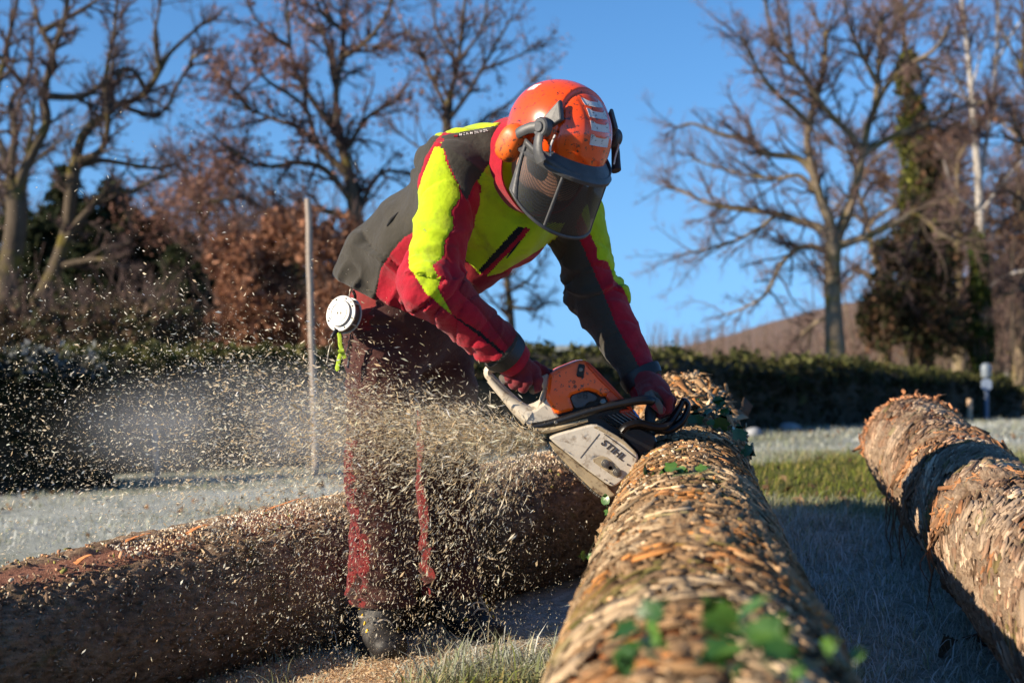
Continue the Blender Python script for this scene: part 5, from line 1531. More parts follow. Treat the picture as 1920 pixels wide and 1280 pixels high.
# body under the clothes: head, face, neck, trunk and limbs as one skin
HAX = np.stack([HR, HF, HU])
def body(p):
    q = (p-HCN.astype(np.float32))@HAX.T.astype(np.float32)
    I3 = np.eye(3, dtype=np.float32); O = np.zeros(3, np.float32)
    def e(c, r): return s_ell(q, c, I3, r)
    d = e((0, -.012, .005), (.078, .096, .108))
    d = smin(d, e((0, .030, -.075), (.060, .062, .075)), .04)
    d = smin(d, e((0, .055, -.128), (.034, .036, .028)), .03)             # chin
    d = smin(d, s_cone(q, (0, .086, -.030), (0, .112, -.072), .010, .014), .018)   # nose
    d = smin(d, e((0, .090, -.076), (.020, .014, .009)), .012)
    d = smin(d, e((0, .083, -.103), (.024, .011, .0055)), .008)            # lips
    d = smin(d, e((0, .080, -.115), (.021, .011, .006)), .008)
    d = smin(d, s_cone(q, (-.045, .078, -.014), (.045, .078, -.014), .010, .010), .02)  # brow
    for sg in (-1, 1):
        d = -smin(-d, e((sg*.031, .094, -.038), (.018, .014, .012)), .014)      # eye sockets
        d = smin(d, e((sg*.031, .076, -.038), (.0135, .0135, .0115)), .004)
        d = smin(d, e((sg*.046, .062, -.066), (.022, .022, .018)), .02)         # cheeks
        d = smin(d, e((sg*.079, -.008, -.050), (.008, .020, .032)), .006)       # ears
    d = smin(d, s_cone(p, hl(0, -.03, -.10), T3, .058, .066), .03)
    t = smin(s_econ(p, T0, T2, SV0, SV2, (.13, .09), (.165, .10)), s_econ(p, T2, T3, SV2, SV2, (.165, .10), (.09, .07)), .05)
    t = smin(t, s_econ(p, PEL-np.array([0, 0, .05]), T0, SV0, SV0, (.135, .10), (.13, .09)), .05)
    for (S, E, W, a_, b_, c_) in ((RS, RE, RW, .055, .045, .032), (LS, LE, LW, .055, .045, .032), (RH, RK, RA, .082, .058, .040), (LH, LK, LA, .082, .058, .040)):
        t = smin(t, smin(s_cone(p, S, E, a_, b_), s_cone(p, E, W, b_, c_), .03), .04)
    return smin(d, t, .03)
BV, BQ = sdf_mesh(body, (-.6, 3.5, .1), (.6, 4.6, 1.72), .015, 1, 2)
link('body', np_mesh('body', BV, [BQ]), [M['skin']], man)

# gloves: palm and five separate fingers closed round the handles
def glove(name, palm, fingers, cuff, seed, parent):
    chains = [np.array([P(*q[:3]) for q in f]) for f in fingers]
    rads = [[q[3] for q in f] for f in fingers]
    pl = [(P(*a[:3]), P(*b[:3]), a[3], b[3]) for a, b in palm]
    def f(p):
        d = None
        for (a, b, ra, rb) in pl:
            e = s_cone(p, a, b, ra, rb); d = e if d is None else smin(d, e, .022)
        fin = None
        for c, r in zip(chains, rads):
            g = None
            for i in range(len(c)-1):
                e = s_cone(p, c[i], c[i+1], r[i], r[i+1]); g = e if g is None else smin(g, e, .006)
            fin = g if fin is None else smin(fin, g, .0035)
        d = smin(d, fin, .012)
        return d-.0016*fbm(p*45, 3, seed)
    al = np.concatenate(chains+[np.array([a for a, *_ in pl])])
    V, Q = sdf_mesh(f, al.min(0)-.06, al.max(0)+.06, .0045, 1, 2)
    o = link(name, np_mesh(name, V, [Q]), [M['glove'], M['glovegrey']], parent)
    return o, V, Q
# right hand on the rear handle, seen over the knuckles
g, V, Q = glove('glove',
  [((945, 668, 3.90, .036), (972, 690, 3.91, .034)), ((966, 684, 3.91, .030), (1000, 697, 3.92, .022)), ((958, 688, 3.90, .026), (962, 704, 3.92, .018)), ((972, 690, 3.915, .028), (985, 704, 3.91, .020))],
  [[(998, 694, 3.915, .0150), (1008, 712, 3.895, .0140), (1006, 726, 3.90, .0130), (999, 731, 3.925, .0115)],
   [(984, 698, 3.905, .0155), (988, 716, 3.885, .0145), (981, 728, 3.895, .0130), (975, 725, 3.925, .0115)],
   [(970, 699, 3.90, .0150), (971, 714, 3.885, .0140), (963, 721, 3.90, .0125), (957, 717, 3.93, .0110)],
   [(957, 698, 3.90, .0130), (955, 708, 3.89, .0125), (947, 712, 3.91, .0110), (942, 708, 3.935, .0100)],
   [(985, 684, 3.95, .0150), (1003, 686, 3.975, .0140), (1018, 694, 3.985, .0125), (1026, 700, 3.985, .011)]], None, 3, man)
fx, fy = px_of(V[Q].mean(1)); k = np.zeros(len(Q), np.int32)
k[in_poly(fx, fy, [(930, 700), (944, 700), (948, 722), (930, 722)]) | in_poly(fx, fy, [(992, 722), (1001, 722), (1002, 738), (990, 738)])] = 1
g.data.polygons.foreach_set('material_index', k)
# left hand over the front handle
g, V, Q = glove('glove',
  [((1208, 712, 4.05, .036), (1226, 730, 4.03, .036)), ((1222, 728, 4.03, .034), (1242, 742, 4.02, .026)), ((1218, 735, 4.01, .030), (1226, 748, 4.0, .022)), ((1236, 735, 4.05, .028), (1244, 748, 4.06, .024))],
  [[(1238, 736, 3.985, .0150), (1254, 748, 3.975, .0145), (1252, 767, 3.985, .0135), (1236, 776, 4.00, .012)],
   [(1242, 736, 4.012, .0155), (1258, 750, 4.005, .0145), (1255, 770, 4.01, .0135), (1238, 778, 4.02, .012)],
   [(1242, 737, 4.04, .0150), (1256, 752, 4.035, .014), (1253, 770, 4.04, .013), (1238, 777, 4.045, .0115)],
   [(1238, 740, 4.065, .0135), (1250, 754, 4.065, .0125), (1247, 769, 4.07, .0115), (1236, 774, 4.07, .0105)],
   [(1214, 735, 3.985, .0170), (1218, 747, 3.965, .0150), (1230, 757, 3.955, .0140), (1240, 768, 3.96, .0125)]], None, 4, man)
fx, fy = px_of(V[Q].mean(1)); k = np.zeros(len(Q), np.int32)
k[in_poly(fx, fy, [(1204, 746), (1210, 735), (1222, 730), (1234, 736), (1243, 750), (1243, 775), (1236, 775), (1228, 755), (1216, 748)])] = 1
g.data.polygons.foreach_set('material_index', k)
for (W_, E_, c0_, c1_, D_) in ((RW, RE, 0, 0, 0), (LW, LE, 0, 0, 0)):
    ax = unit(W_-E_); _, s_, u_ = frame(ax)
    band('glove_cuff', W_+ax*.012, ax, s_, (.050, .052), (.046, .048), .026, .006, M['red'], man, 28, wav=.03, seed=W_[0]*9)
    band('wrist_strap', W_-ax*.022, ax, s_, (.062, .064), (.056, .058), .030, .006, M['blackclean'], man, 28, wav=.02)

# faint stitched lettering on the shoulder, too worn to read; a small red mark before it
lt = MB(); xs = [864, 870.5, 877, 884, 891, 896, 902, 908, 913]; ys = [252.5, 251.4, 250.6, 249.6, 248.6, 247.6, 246.4, 245.2, 244.2]
def on_surface(px, py, fun, d0=3.5, d1=4.4, lift=.002):
    D = np.linspace(d0, d1, 500); pts = np.array([P(px, py, d) for d in D]).astype(np.float32)
    f = fun(pts); i = np.argmax(f < 0) if (f < 0).any() else 250
    return P(px, py, D[i]-lift)
for i, (x_, y_) in enumerate(zip(xs, ys)):
    for (ax_, ay_, bx_, by_) in [((-1.6, -1.8, -1.4, 1.8), (1.4, -1.8, 1.6, 1.6), (-1.4, .2, 1.4, 0)), ((-1.6, -1.6, 1.4, -1.8), (-1.5, 1.6, 1.5, 1.4)), ((-1.6, -1.8, -1.4, 1.8), (-1.4, -1.6, 1.6, 1.6))][i % 3]:
        lt.add(*tube_geo(np.array([on_surface(x_+ax_, y_+ay_, jacket), on_surface(x_+bx_, y_+by_, jacket)]), .0011, 4))
lt.build('lettering', [simple('pale_thread', (.62, .60, .58), .8)], jk)
MB().add(*tube_geo(np.array([on_surface(851, 255.5, jacket), on_surface(858, 255, jacket)]), .0030, 6)).build('badge', [M['red']], jk)
MB().add(*tube_geo(np.array([on_surface(*q, jacket, lift=.001) for q in ((747, 398), (735, 412), (726, 424))]), [.002, .006, .003], 6)).build('pocket_zip', [M['zip']], jk, True)
MB().add(*tube_geo(np.array([on_surface(*q, jacket, lift=.001) for q in ((975, 452), (962, 468), (950, 484))]), [.0015, .003, .0015], 6)).build('pocket_zip', [M['zip']], jk, True)

# ------------------------------------------------------------------ helmet
hel = empty('safety_helmet', HCN, 'scuffed orange forestry helmet with dark mesh visor on the man\'s head', 'helmet')
HA = np.array([.120, .150, .140])                     # half width, half length, height above centre
def hsurf(lon, lat, k=1.0):
    """point on the shell: lon 0 = front, 90 = right; lat up"""
    cl, sl_ = np.cos(lat), np.sin(lat)
    e = 0.88
    r = np.sign(np.sin(lon))*np.abs(np.sin(lon))*cl*HA[0]; f = np.cos(lon)*cl*HA[1]*np.where(np.cos(lon) > 0, 1, 1.03)
    u = np.sign(sl_)*np.abs(sl_)**e*HA[2]*np.where(sl_ > 0, 1, .9)
    return np.stack([r, f, u], -1)*k
def h2w(q): return HCN+q[..., 0:1]*HR+q[..., 1:2]*HF+q[..., 2:3]*HU
nl, nt_ = 150, 62
lon = np.linspace(0, 2*np.pi, nl, endpoint=False)
rim = -.30-.06*np.cos(lon)-.12*np.exp(-((np.abs(np.angle(np.exp(1j*(lon-np.pi))))-.0)/.9)**2)+.22*np.exp(-((np.abs(np.angle(np.exp(1j*lon)))-1.75)/.35)**2)
LT = rim[:, None]+(np.pi/2-.02-rim[:, None])*np.linspace(0, 1, nt_)[None]
LN = np.repeat(lon[:, None], nt_, 1)
q = hsurf(LN, LT)
# swept rear/top shell standing proud of the front shell, with its edge arching over from hinge to hinge
edge = q[..., 1]-(.070-.35*np.maximum(0, q[..., 2]-.06)+.10*np.maximum(0, .05-q[..., 2]))
proud = sstep(.004, -.004, edge)
groove = np.exp(-((edge-.006)/.005)**2)
ridge = sstep(.050, .042, np.abs(q[..., 0]))*sstep(.0, .04, edge)*sstep(-.02, .0, q[..., 2])      # recessed sticker channel down the front
qq = q*(1+.050*proud-.022*groove-.016*ridge)[..., None]
V = h2w(qq).reshape(-1, 3); vi = h2w(q*.955).reshape(-1, 3)
idx = np.arange(nl*nt_).reshape(nl, nt_)
Q = np.stack([idx[:, :-1], np.roll(idx, -1, 0)[:, :-1], np.roll(idx, -1, 0)[:, 1:], idx[:, 1:]], -1).reshape(-1, 4)
o2 = len(V); rimq = np.stack([idx[:, 0], np.roll(idx[:, 0], -1), np.roll(idx[:, 0], -1)+o2, idx[:, 0]+o2], 1)[:, ::-1]
cap_c = len(V)*2
VV = np.concatenate([V, vi, h2w(np.array([[0, 0, HA[2]*1.05]])), h2w(np.array([[0, 0, HA[2]*.955]]))])
topT = np.stack([idx[:, -1], np.roll(idx[:, -1], -1), np.full(nl, cap_c)], 1); topT2 = np.stack([np.roll(idx[:, -1], -1)+o2, idx[:, -1]+o2, np.full(nl, cap_c+1)], 1)
shm = np_mesh('shell', VV, [Q, Q[:, ::-1]+o2, rimq, topT, topT2])
mi = np.zeros(len(shm.polygons), np.int32); mi[len(Q):2*len(Q)] = 1
link('shell', shm, [M['orange'], M['blackclean']], hel); shm.polygons.foreach_set('material_index', mi)

def hpatch(name, corners, lift, mat, parent, nu=10, nv=8, notch=False, thick=.0012):
    """thin sheet lying on the shell; corners in (lon, lat) order bl br tr tl"""
    c = np.array(corners, float)
    u, v = np.meshgrid(np.linspace(0, 1, nu), np.linspace(0, 1, nv), indexing='ij')
    ll = (c[0]*((1-u)*(1-v))[..., None]+c[1]*(u*(1-v))[..., None]+c[2]*(u*v)[..., None]+c[3]*((1-u)*v)[..., None])
    if notch: ll[..., 1] -= v*.040*sstep(.36, .26, np.abs(u-.5))*1.0
    Vt = h2w(hsurf(ll[..., 0], ll[..., 1], lift)).reshape(-1, 3); Vb = h2w(hsurf(ll[..., 0], ll[..., 1], lift-thick/.13)).reshape(-1, 3)
    i = np.arange(nu*nv).reshape(nu, nv)
    q1 = np.stack([i[:-1, :-1], i[1:, :-1], i[1:, 1:], i[:-1, 1:]], -1).reshape(-1, 4)
    loop = np.concatenate([i[:, 0], i[-1, 1:], i[::-1, -1][1:], i[0, ::-1][1:-1]]); n = nu*nv
    sk = np.stack([loop, np.roll(loop, -1), np.roll(loop, -1)+n, loop+n], 1)
    return link(name, np_mesh(name, np.concatenate([Vt, Vb]), [q1, q1[:, ::-1]+n, sk]), [mat], parent)
for k_, (lat0, lat1, w0, w1) in enumerate([(.08, .26, .29, .30), (.33, .51, .30, .34), (.58, .76, .35, .42), (.83, 1.0, .45, .58)]):
    hpatch('sticker', [(-w0, lat0), (w0, lat0), (w1, lat1), (-w1, lat1)], .992, M['sticker'], hel, notch=True)
hpatch('label', [(2.25, .62), (2.02, .72), (2.10, .92), (2.32, .80)], 1.056, M['sticker'], hel, 6, 6)
# grey side wedge behind the hinge, rubber seal under the rim and reflective piping
def hb(r, f, u): return h2w(np.array([[r, f, u]]))[0]
for sg in (1, -1):
    w = MB()
    pts = np.array([(sg*.104, .062, .105), (sg*.122, .040, .050), (sg*.126, .072, .030), (sg*.110, .094, .060)])
    e0 = np.array([hb(*p_) for p_ in pts]); e1 = np.array([hb(p_[0]*.86, p_[1], p_[2]) for p_ in pts])
    w.add(np.concatenate([e0, e1]), [(0, 1, 2, 3), (7, 6, 5, 4), (0, 4, 5, 1), (1, 5, 6, 2), (2, 6, 7, 3), (3, 7, 4, 0)])
    w.build('hinge_cover', [M['grey']], hel, bevel=.004)
    hj = MB(); jc = hb(sg*.134, .062, .028); jn = HR*sg
    hj.add(*disc_geo(jc, jn, .026, .026, 28, .004)); hj.add(*disc_geo(jc+jn*.015, jn, .014, .006, 24, .002)); hj.build('hinge', [M['grey']], hel, True)
    # bracket to the ear muff
    mc = hb(sg*.138, -.030, -.040)
    path = smooth_path([jc+jn*.004, hb(sg*.146, .030, .016), hb(sg*.152, .004, -.004), hb(sg*.150, -.014, -.022), mc], 4)
    MB().add(*tube_geo(path, np.linspace(.016, .012, len(path)), 10, flat=(jn, .5))).build('muff_arm', [M['grey']], hel, True)
    # ear muff: domed cup and cushion
    md = unit(HR*sg+HF*.18-HU*.05); mf = unit(HU*.95+HF*.3-md*np.dot(HU*.95+HF*.3, md)); ms = np.cross(md, mf)
    mbx = MB(); n_ = 32; V = []; F = []
    prof = [(0, .030), (.45, .030), (.72, .026), (.90, .018), (1.0, .004), (1.0, -.010), (.9, -.014)]
    for (rr_, hh) in prof:
        for a in np.arange(n_)*2*np.pi/n_:
            sq = (abs(math.cos(a))**2.6+abs(math.sin(a))**2.6)**(-1/2.6)
            V.append(mc+md*hh+mf*math.cos(a)*rr_*.052*sq+ms*math.sin(a)*rr_*.036*sq)
    for k in range(len(prof)-1):
        for j in range(n_): F.append((k*n_+j, k*n_+(j+1) % n_, (k+1)*n_+(j+1) % n_, (k+1)*n_+j))
    cup = mbx.add(V, F).build('ear_muff', [M['orange_worn']], hel, True)
    V2 = [mc-md*(.010+.020*t)+mf*math.cos(a)*.050*(1-.1*t)+ms*math.sin(a)*.034*(1-.1*t) for t in (0, .5, 1) for a in np.arange(n_)*2*np.pi/n_]
    F2 = [(k*n_+j, k*n_+(j+1) % n_, (k+1)*n_+(j+1) % n_, (k+1)*n_+j) for k in range(2) for j in range(n_)]
    MB().add(V2, F2).build('cushion', [M['blackclean']], cup, True)
    # forked arm from the hinge down to the visor frame
    path = smooth_path([jc-HU*.004, hb(sg*.146, .070, .000), hb(sg*.148, .082, -.030), hb(sg*.142, .098, -.052)], 4)
    MB().add(*tube_geo(path, np.linspace(.013, .017, len(path)), 10, flat=(jn, .45))).build('visor_arm', [M['grey']], hel, True)
    MB().add(*tube_geo(smooth_path([hb(sg*.122, .100, .02), hb(sg*.124, .097, -.01), hb(sg*.121, .102, -.035)], 4), .0025, 6)).build('piping', [M['sticker']], hel, True)

# visor: brim band, side wings and the see-through mesh
va = np.linspace(-1.42, 1.42, 61)
def vis(a, t):
    """a: angle from the front; t: 0 at the brim, 1 at the lower edge"""
    ra = .142+.006*t; fb = .168-.022*t+.0*a
    drop = .160+.008*np.cos(a)
    top = -.042-.026*np.cos(a)+.030*(np.abs(a)/1.42)**2
    u = top-(drop*t)*(1-.16*(np.abs(a)/1.42)**3)
    return np.stack([np.sin(a)*ra, np.cos(a)*fb+.0*t-.004, u], -1)
def strip(name, a0, t0, a1, t1, th, mat, parent):
    """closed ribbon between two curves on the visor surface with thickness th"""
    A = h2w(vis(a0, t0)); B = h2w(vis(a1, t1)); n = len(A)
    cn = hb(0, 0, -.1)
    nA = A-cn; nA -= (nA@HU)[:, None]*HU; nA /= np.linalg.norm(nA, axis=1)[:, None]
    V = np.concatenate([A+nA*th, B+nA*th, B-nA*th, A-nA*th])
    i = np.arange(n-1); q = np.concatenate([np.stack([i+k*n, i+1+k*n, i+1+((k+1) % 4)*n, i+((k+1) % 4)*n], 1) for k in range(4)])
    e = np.array([[0, n, 2*n, 3*n], [n-1, 4*n-1, 3*n-1, 2*n-1]])
    return link(name, np_mesh(name, V, [q, e]), [mat], parent, smooth=False)
vz = empty('visor', hb(0, .15, -.05)); vz.parent = hel; vz.location = Vector(hb(0, .15, -.05)-HCN)
# a solid brim
rb_ = MB(); V = []; F = []
prof = [(.93, .022), (1.10, -.004), (1.16, -.016), (1.14, -.024), (1.04, -.020), (.93, .004)]
ab = np.linspace(-1.75, 1.75, 61)
for a in ab:
    k = math.cos(a*.8)
    for (m_, du) in prof:
        q_ = np.array([math.sin(a)*.126*m_, math.cos(a)*.150*m_, -.030-.028*math.cos(a)+du*(.6+.6*max(0, k))])
        V.append(h2w(q_[None])[0])
m_ = len(prof)
for i in range(len(ab)-1):
    for j in range(m_): F.append((i*m_+j, (i+1)*m_+j, (i+1)*m_+(j+1) % m_, i*m_+(j+1) % m_))
F.append(tuple(range(m_))); F.append(tuple((len(ab)-1)*m_+j for j in range(m_))[::-1])
rb_.add(V, F).build('brim', [M['grey']], hel, True)
z1 = np.zeros_like(va); o1 = np.ones_like(va)
strip('frame', va, z1-.02, va, z1+.10, .0030, M['grey'], vz)
strip('frame', va, o1*.955, va, o1*1.01, .0028, M['grey'], vz)
for sg in (1, -1):
    tt_ = np.linspace(0, 1, 20)
    strip('frame', sg*np.full(20, 1.43), tt_, sg*(1.43-.06-.16*tt_**3), tt_, .0030, M['grey'], vz)
    strip('frame', sg*np.full(20, .66), tt_*.9+.1, sg*np.full(20, .60), tt_*.9+.1, .0022, M['grey'], vz)
mm, nt, b = new_mat('visor_mesh')
b.inputs['Base Color'].default_value = (.012, .012, .013, 1); b.inputs['Roughness'].default_value = .45
tr = N(nt, 'ShaderNodeBsdfTransparent'); mx = N(nt, 'ShaderNodeMixShader')
tc = N(nt, 'ShaderNodeTexCoord'); vo = N(nt, 'ShaderNodeTexVoronoi', feature='DISTANCE_TO_EDGE'); vo.inputs['Scale'].default_value = 400; vo.inputs['Randomness'].default_value = .15
nt.links.new(tc.outputs['Object'], vo.inputs['Vector'])
k_ = ramp(nt, vo.outputs['Distance'], [(.10, .95), (.30, .50)])
nt.links.new(k_, mx.inputs[0]); nt.links.new(tr.outputs[0], mx.inputs[1]); nt.links.new(b.outputs[0], mx.inputs[2]); nt.links.new(mx.outputs[0], nt.nodes['Material Output'].inputs[0])
A_, T_ = np.meshgrid(va, np.linspace(.05, .98, 18), indexing='ij')
Vm = h2w(vis(A_.ravel(), T_.ravel())); i = np.arange(Vm.shape[0]).reshape(A_.shape)
link('mesh_screen', np_mesh('mesh_screen', Vm, [np.stack([i[:-1, :-1], i[1:, :-1], i[1:, 1:], i[:-1, 1:]], -1).reshape(-1, 4)]), [mm], vz)
# knob on the far hinge side
# ------------------------------------------------------------------ chainsaw
def Z(pts): return [(860+x/3.556, 600+y/3.556) for x, y in pts]
saw = empty('chainsaw', P(1090, 800, 4.0), 'worn orange and cream chainsaw spraying sawdust as it cuts the long log', 'chainsaw')
SD = 4.02
def saw_tube(name, zp, D, rad, mat, n=10, flat=None, sub=4, parent=None):
    pts = [P(860+x/3.556, 600+y/3.556, d) for (x, y), d in zip(zp, D if not np.isscalar(D) else [D]*len(zp))]
    pts = smooth_path(pts, sub)
    rad = rad if np.isscalar(rad) else np.interp(np.linspace(0, 1, len(pts)), np.linspace(0, 1, len(rad)), rad)
    return MB().add(*tube_geo(pts, rad, n, flat)).build(name, [mat], parent or saw, True)
# rear handle: cream loop and black grip
saw_tube('rear_handle', [(560, 560), (500, 592), (430, 590), (330, 500), (230, 400), (196, 362), (205, 325), (250, 318)], 3.995, [.016, .017, .015, .0125, .012, .012, .013, .013], M['cream'], 12, (np.array([0, 1., 0]), 1.5))
saw_tube('handle_guard', [(470, 640), (400, 590), (300, 498), (205, 395)], 3.985, [.028, .022, .013, .010], M['cream'], 12, (np.array([0, 1., 0]), 1.3))
saw_tube('grip', [(225, 318), (330, 312), (450, 318), (560, 350), (640, 380)], 4.0, [.013, .015, .015, .016, .018], M['blackclean'], 12)
saw_tube('trigger', [(520, 380), (545, 420), (560, 470)], 3.985, [.008, .012, .009], M['blackclean'], 8)
prism('handle_root', [M['cream']], saw, Z([(545, 375), (600, 350), (600, 430), (580, 520), (555, 560), (520, 590), (540, 520), (562, 460), (540, 410)]), 3.965, 4.03, .006, 1)
prism('body', [M['cream']], saw, Z([(440, 600), (500, 592), (560, 545), (600, 500), (660, 640), (760, 690), (560, 760), (520, 748), (445, 690)]), 3.955, 4.07, .008, 1)
prism('engine', [M['blackclean']], saw, Z([(600, 560), (640, 470), (900, 450), (1100, 540), (1210, 650), (1220, 760), (1060, 790), (900, 710), (640, 680)]), 3.975, 4.10, .006, 1)
prism('front_housing', [M['black']], saw, Z([(1050, 730), (1180, 690), (1290, 745), (1312, 812), (1250, 950), (1195, 1010), (1150, 960), (1190, 890), (1100, 800)]), 3.955, 4.09, .008, 1)
# orange cover in two faces with a step
prism('top_cover', [M['saworange']], saw, Z([(578, 520), (597, 360), (645, 322), (780, 268), (830, 264), (872, 290), (960, 390), (1060, 492), (1100, 535), (1060, 545), (990, 500), (938, 505), (905, 480), (850, 464), (735, 500), (765, 592), (645, 625)]), 3.945, 4.09, .010, 1, .12, smooth=False)
prism('cover_rib', [M['sawred']], saw, Z([(838, 268), (872, 288), (1000, 420), (1108, 535), (1150, 590), (1125, 590), (1060, 520), (930, 400), (850, 310)]), 3.938, 4.085, .004, 1)
prism('cover_corner', [M['sawred']], saw, Z([(975, 500), (1010, 460), (1085, 540), (1100, 560), (1040, 575), (1000, 555)]), 3.940, 4.0, .005, 1)
prism('cover_latch', [M['black']], saw, Z([(798, 290), (842, 298), (832, 385), (784, 375)]), 3.936, 3.96, .003, 1, .12)
c_ = P(860+815/3.556, 600+330/3.556, 3.934); MB().add(*disc_geo(c_, (0, -1, 0), .006, .006, 16, .001)).build('screw', [M['steel']], saw, True)
prism('filter_plate', [M['grey']], saw, Z([(736, 506), (848, 468), (925, 508), (915, 540), (858, 548), (842, 575), (800, 585), (775, 588)]), 3.948, 3.98, .003, 1)
for x_, y_ in ((804, 505), (842, 490), (845, 510)):
    c_ = P(860+x_/3.556, 600+y_/3.556, 3.947); MB().add(*lathe_geo(c_, np.array([0, -1., 0]), np.array([1., 0, 0]), np.array([0, 0, 1.]), [(0, -.006), (.0038, -.006), (.0045, .0012), (.0058, .0012), (.006, -.004)], 14)).build('filter_boss', [M['blackclean']], saw, True)
for x_, y_ in ((768, 412), (776, 442)):      # moulded ring marks
    c_ = P(860+x_/3.556, 600+y_/3.556, 3.9445); MB().add(*lathe_geo(c_, np.array([0, -1., 0]), np.array([1., 0, 0]), np.array([0, 0, 1.]), [(.0026, 0), (.0030, .0012), (.0040, .0012), (.0044, 0)], 16)).build('moulded_mark', [M['ink']], saw, True)
c_ = P(860+962/3.556, 600+545/3.556, 3.93); MB().add(*disc_geo(c_, (0, -1, .3), .0085, .014, 16, .002)).build('fuel_cap', [M['steel']], saw, True)
# cooling fins
for i in range(8):
    a = np.array([938+i*29, 640-i*4.0]); e = a+np.array([150, 98])*(1-.02*i)
    saw_tube('cooling_fin', [tuple(a), tuple(e)], 3.962, .0016, M['alu'] if i > 1 else M['steel'], 6, (np.array([0, 1., 0]), 4), 1)
prism('fan_housing', [M['sawred']], saw, Z([(1060, 600), (1150, 585), (1200, 650), (1170, 668), (1100, 640)]), 3.968, 3.99, .003, 1)
prism('blue_tag', [simple('blue_film', (.05, .22, .62), .4)], saw, Z([(1158, 600), (1168, 596), (1204, 644), (1196, 652)]), 3.958, 3.972, .001, 0)
# front handle
saw_tube('front_handle', [(490, 712), (560, 702), (700, 664), (900, 600), (1080, 556), (1230, 533), (1300, 545), (1325, 560), (1325, 550), (1290, 500)], [3.955, 3.95, 3.94, 3.93, 3.925, 3.93, 3.96, 4.02, 4.08, 4.12], [.0125, .0125, .0120, .0118, .0118, .0128, .013, .0125, .012, .012], M['black'], 14)
MB().add(*disc_geo(P(860+648/3.556, 600+682/3.556, 3.912), (0, -1, 0), .0048, .006, 16, .001)).build('screw', [M['steel']], saw, True)
saw_tube('handle_ring', [(1088, 530), (1096, 575)], 3.922, .0016, M['steel'], 6, None, 1)
saw_tube('handle_bracket', [(500, 735), (620, 728), (760, 690), (860, 664)], 3.945, [.008, .009, .008, .006], M['cream_dirty'], 8, (np.array([0, 1., 0]), 1.4))
# hand guard: a curved bar ending in a slotted hook
saw_tube('hand_guard', [(1082, 742), (1120, 706), (1200, 690), (1300, 712), (1380, 705), (1440, 640), (1478, 575), (1494, 536)], [3.93, 3.93, 3.94, 3.955, 3.975, 3.985, 3.985, 3.985], [.010, .011, .0125, .013, .013, .010, .0085, .007], M['black'], 10, (np.array([0, 1., 0]), 1.9))
saw_tube('guard_hook', [(1300, 735), (1400, 730), (1480, 680), (1522, 610), (1530, 565), (1510, 536), (1492, 534)], [3.97, 3.98, 3.99, 3.995, 3.995, 3.99, 3.985], [.010, .013, .012, .009, .008, .0075, .007], M['black'], 10, (np.array([0, 1., 0]), 1.7))
saw_tube('guard_arm', [(1290, 560), (1280, 620), (1275, 690)], [4.0, 3.99, 3.975], [.016, .018, .014], M['blackclean'], 10)
# sprocket cover with lettering, nuts and grooves
CV = Z([(602, 782), (640, 760), (760, 726), (880, 694), (930, 696), (1090, 790), (1186, 885), (1194, 918), (1150, 1008), (1062, 1088), (1020, 1104), (985, 1088), (850, 990), (715, 880), (635, 815)])
prism('sprocket_cover', [M['cream']], saw, CV, 3.905, 3.955, .0045, 1, .15)
prism('cover_lip', [M['cream_dirty']], saw, Z([(930, 700), (1090, 788), (1188, 884), (1178, 900), (1080, 812), (950, 740), (890, 712)]), 3.903, 3.925, .003, 1)
prism('nut_recess', [M['cream_dirty']], saw, Z([(880, 930), (950, 902), (1000, 915), (1082, 1000), (1088, 1038), (1045, 1050), (965, 992)]), 3.9035, 3.915, .0012, 1)  # recess shading put into the colour by a darker casting
for x_, y_ in ((978, 955), (1055, 1013)):
    c_ = P(860+x_/3.556, 600+y_/3.556, 3.899)
    nb_ = MB(); nb_.add(*disc_geo(c_, (0, -1, 0), .0115, .004, 28, .0006)); nb_.add(*disc_geo(c_-np.array([0, .003, 0]), (0, -1, 0), .0075, .004, 6, .0005)); nb_.add(*disc_geo(c_-np.array([0, .005, 0]), (0, -1, 0), .0030, .003, 12, .0004))
    nb_.build('bar_nut', [M['steel']], saw)
for x_, y_, r_ in ((1012, 985, .0048), (1010, 1085, .0022), (1128, 962, .0022), (975, 1062, .0016)):
    c_ = P(860+x_/3.556, 600+y_/3.556, 3.9025); MB().add(*lathe_geo(c_, np.array([0, -1., 0]), np.array([1., 0, 0]), np.array([0, 0, 1.]), [(0, -.001), (r_*.8, -.001), (r_, .0006), (r_*1.15, -.001)], 14)).build('bolt_hole', [M['ink']], saw, True)
saw_tube('groove', [(938, 757), (810, 918)], 3.9045, .0010, M['ink'], 6, None, 1)
saw_tube('groove', [(968, 756), (1080, 838), (1180, 918)], 3.9022, .0010, M['ink'], 6, None, 1)
# raised maker's lettering
cu = bpy.data.curves.new('lettering', 'FONT'); cu.body = 'STIHL'; cu.size = .0262; cu.extrude = .0009; cu.offset = .0006; cu.shear = .18; cu.space_character = 1.08; cu.resolution_u = 3
to = bpy.data.objects.new('lettering_source', cu); COL.objects.link(to)
dg = bpy.context.evaluated_depsgraph_get(); tm = bpy.data.meshes.new_from_object(to.evaluated_get(dg)); bpy.data.objects.remove(to); bpy.data.curves.remove(cu)
tv = np.array([v.co[:] for v in tm.vertices]); tv[:, 0] *= .078/tv[:, 0].max()
ang = math.radians(38.4); ux = np.array([math.cos(ang), 0, -math.sin(ang)]); vy = np.array([math.sin(ang), 0, math.cos(ang)])
org = P(860+944/3.556, 600+822/3.556, 3.9040)
tw_ = org+tv[:, :1]*ux+tv[:, 1:2]*vy+tv[:, 2:3]*np.array([0, -1., 0])
tm.vertices.foreach_set('co', tw_.astype(np.float32).ravel()); tm.name = 'lettering'; tm.materials.clear(); tm.update()
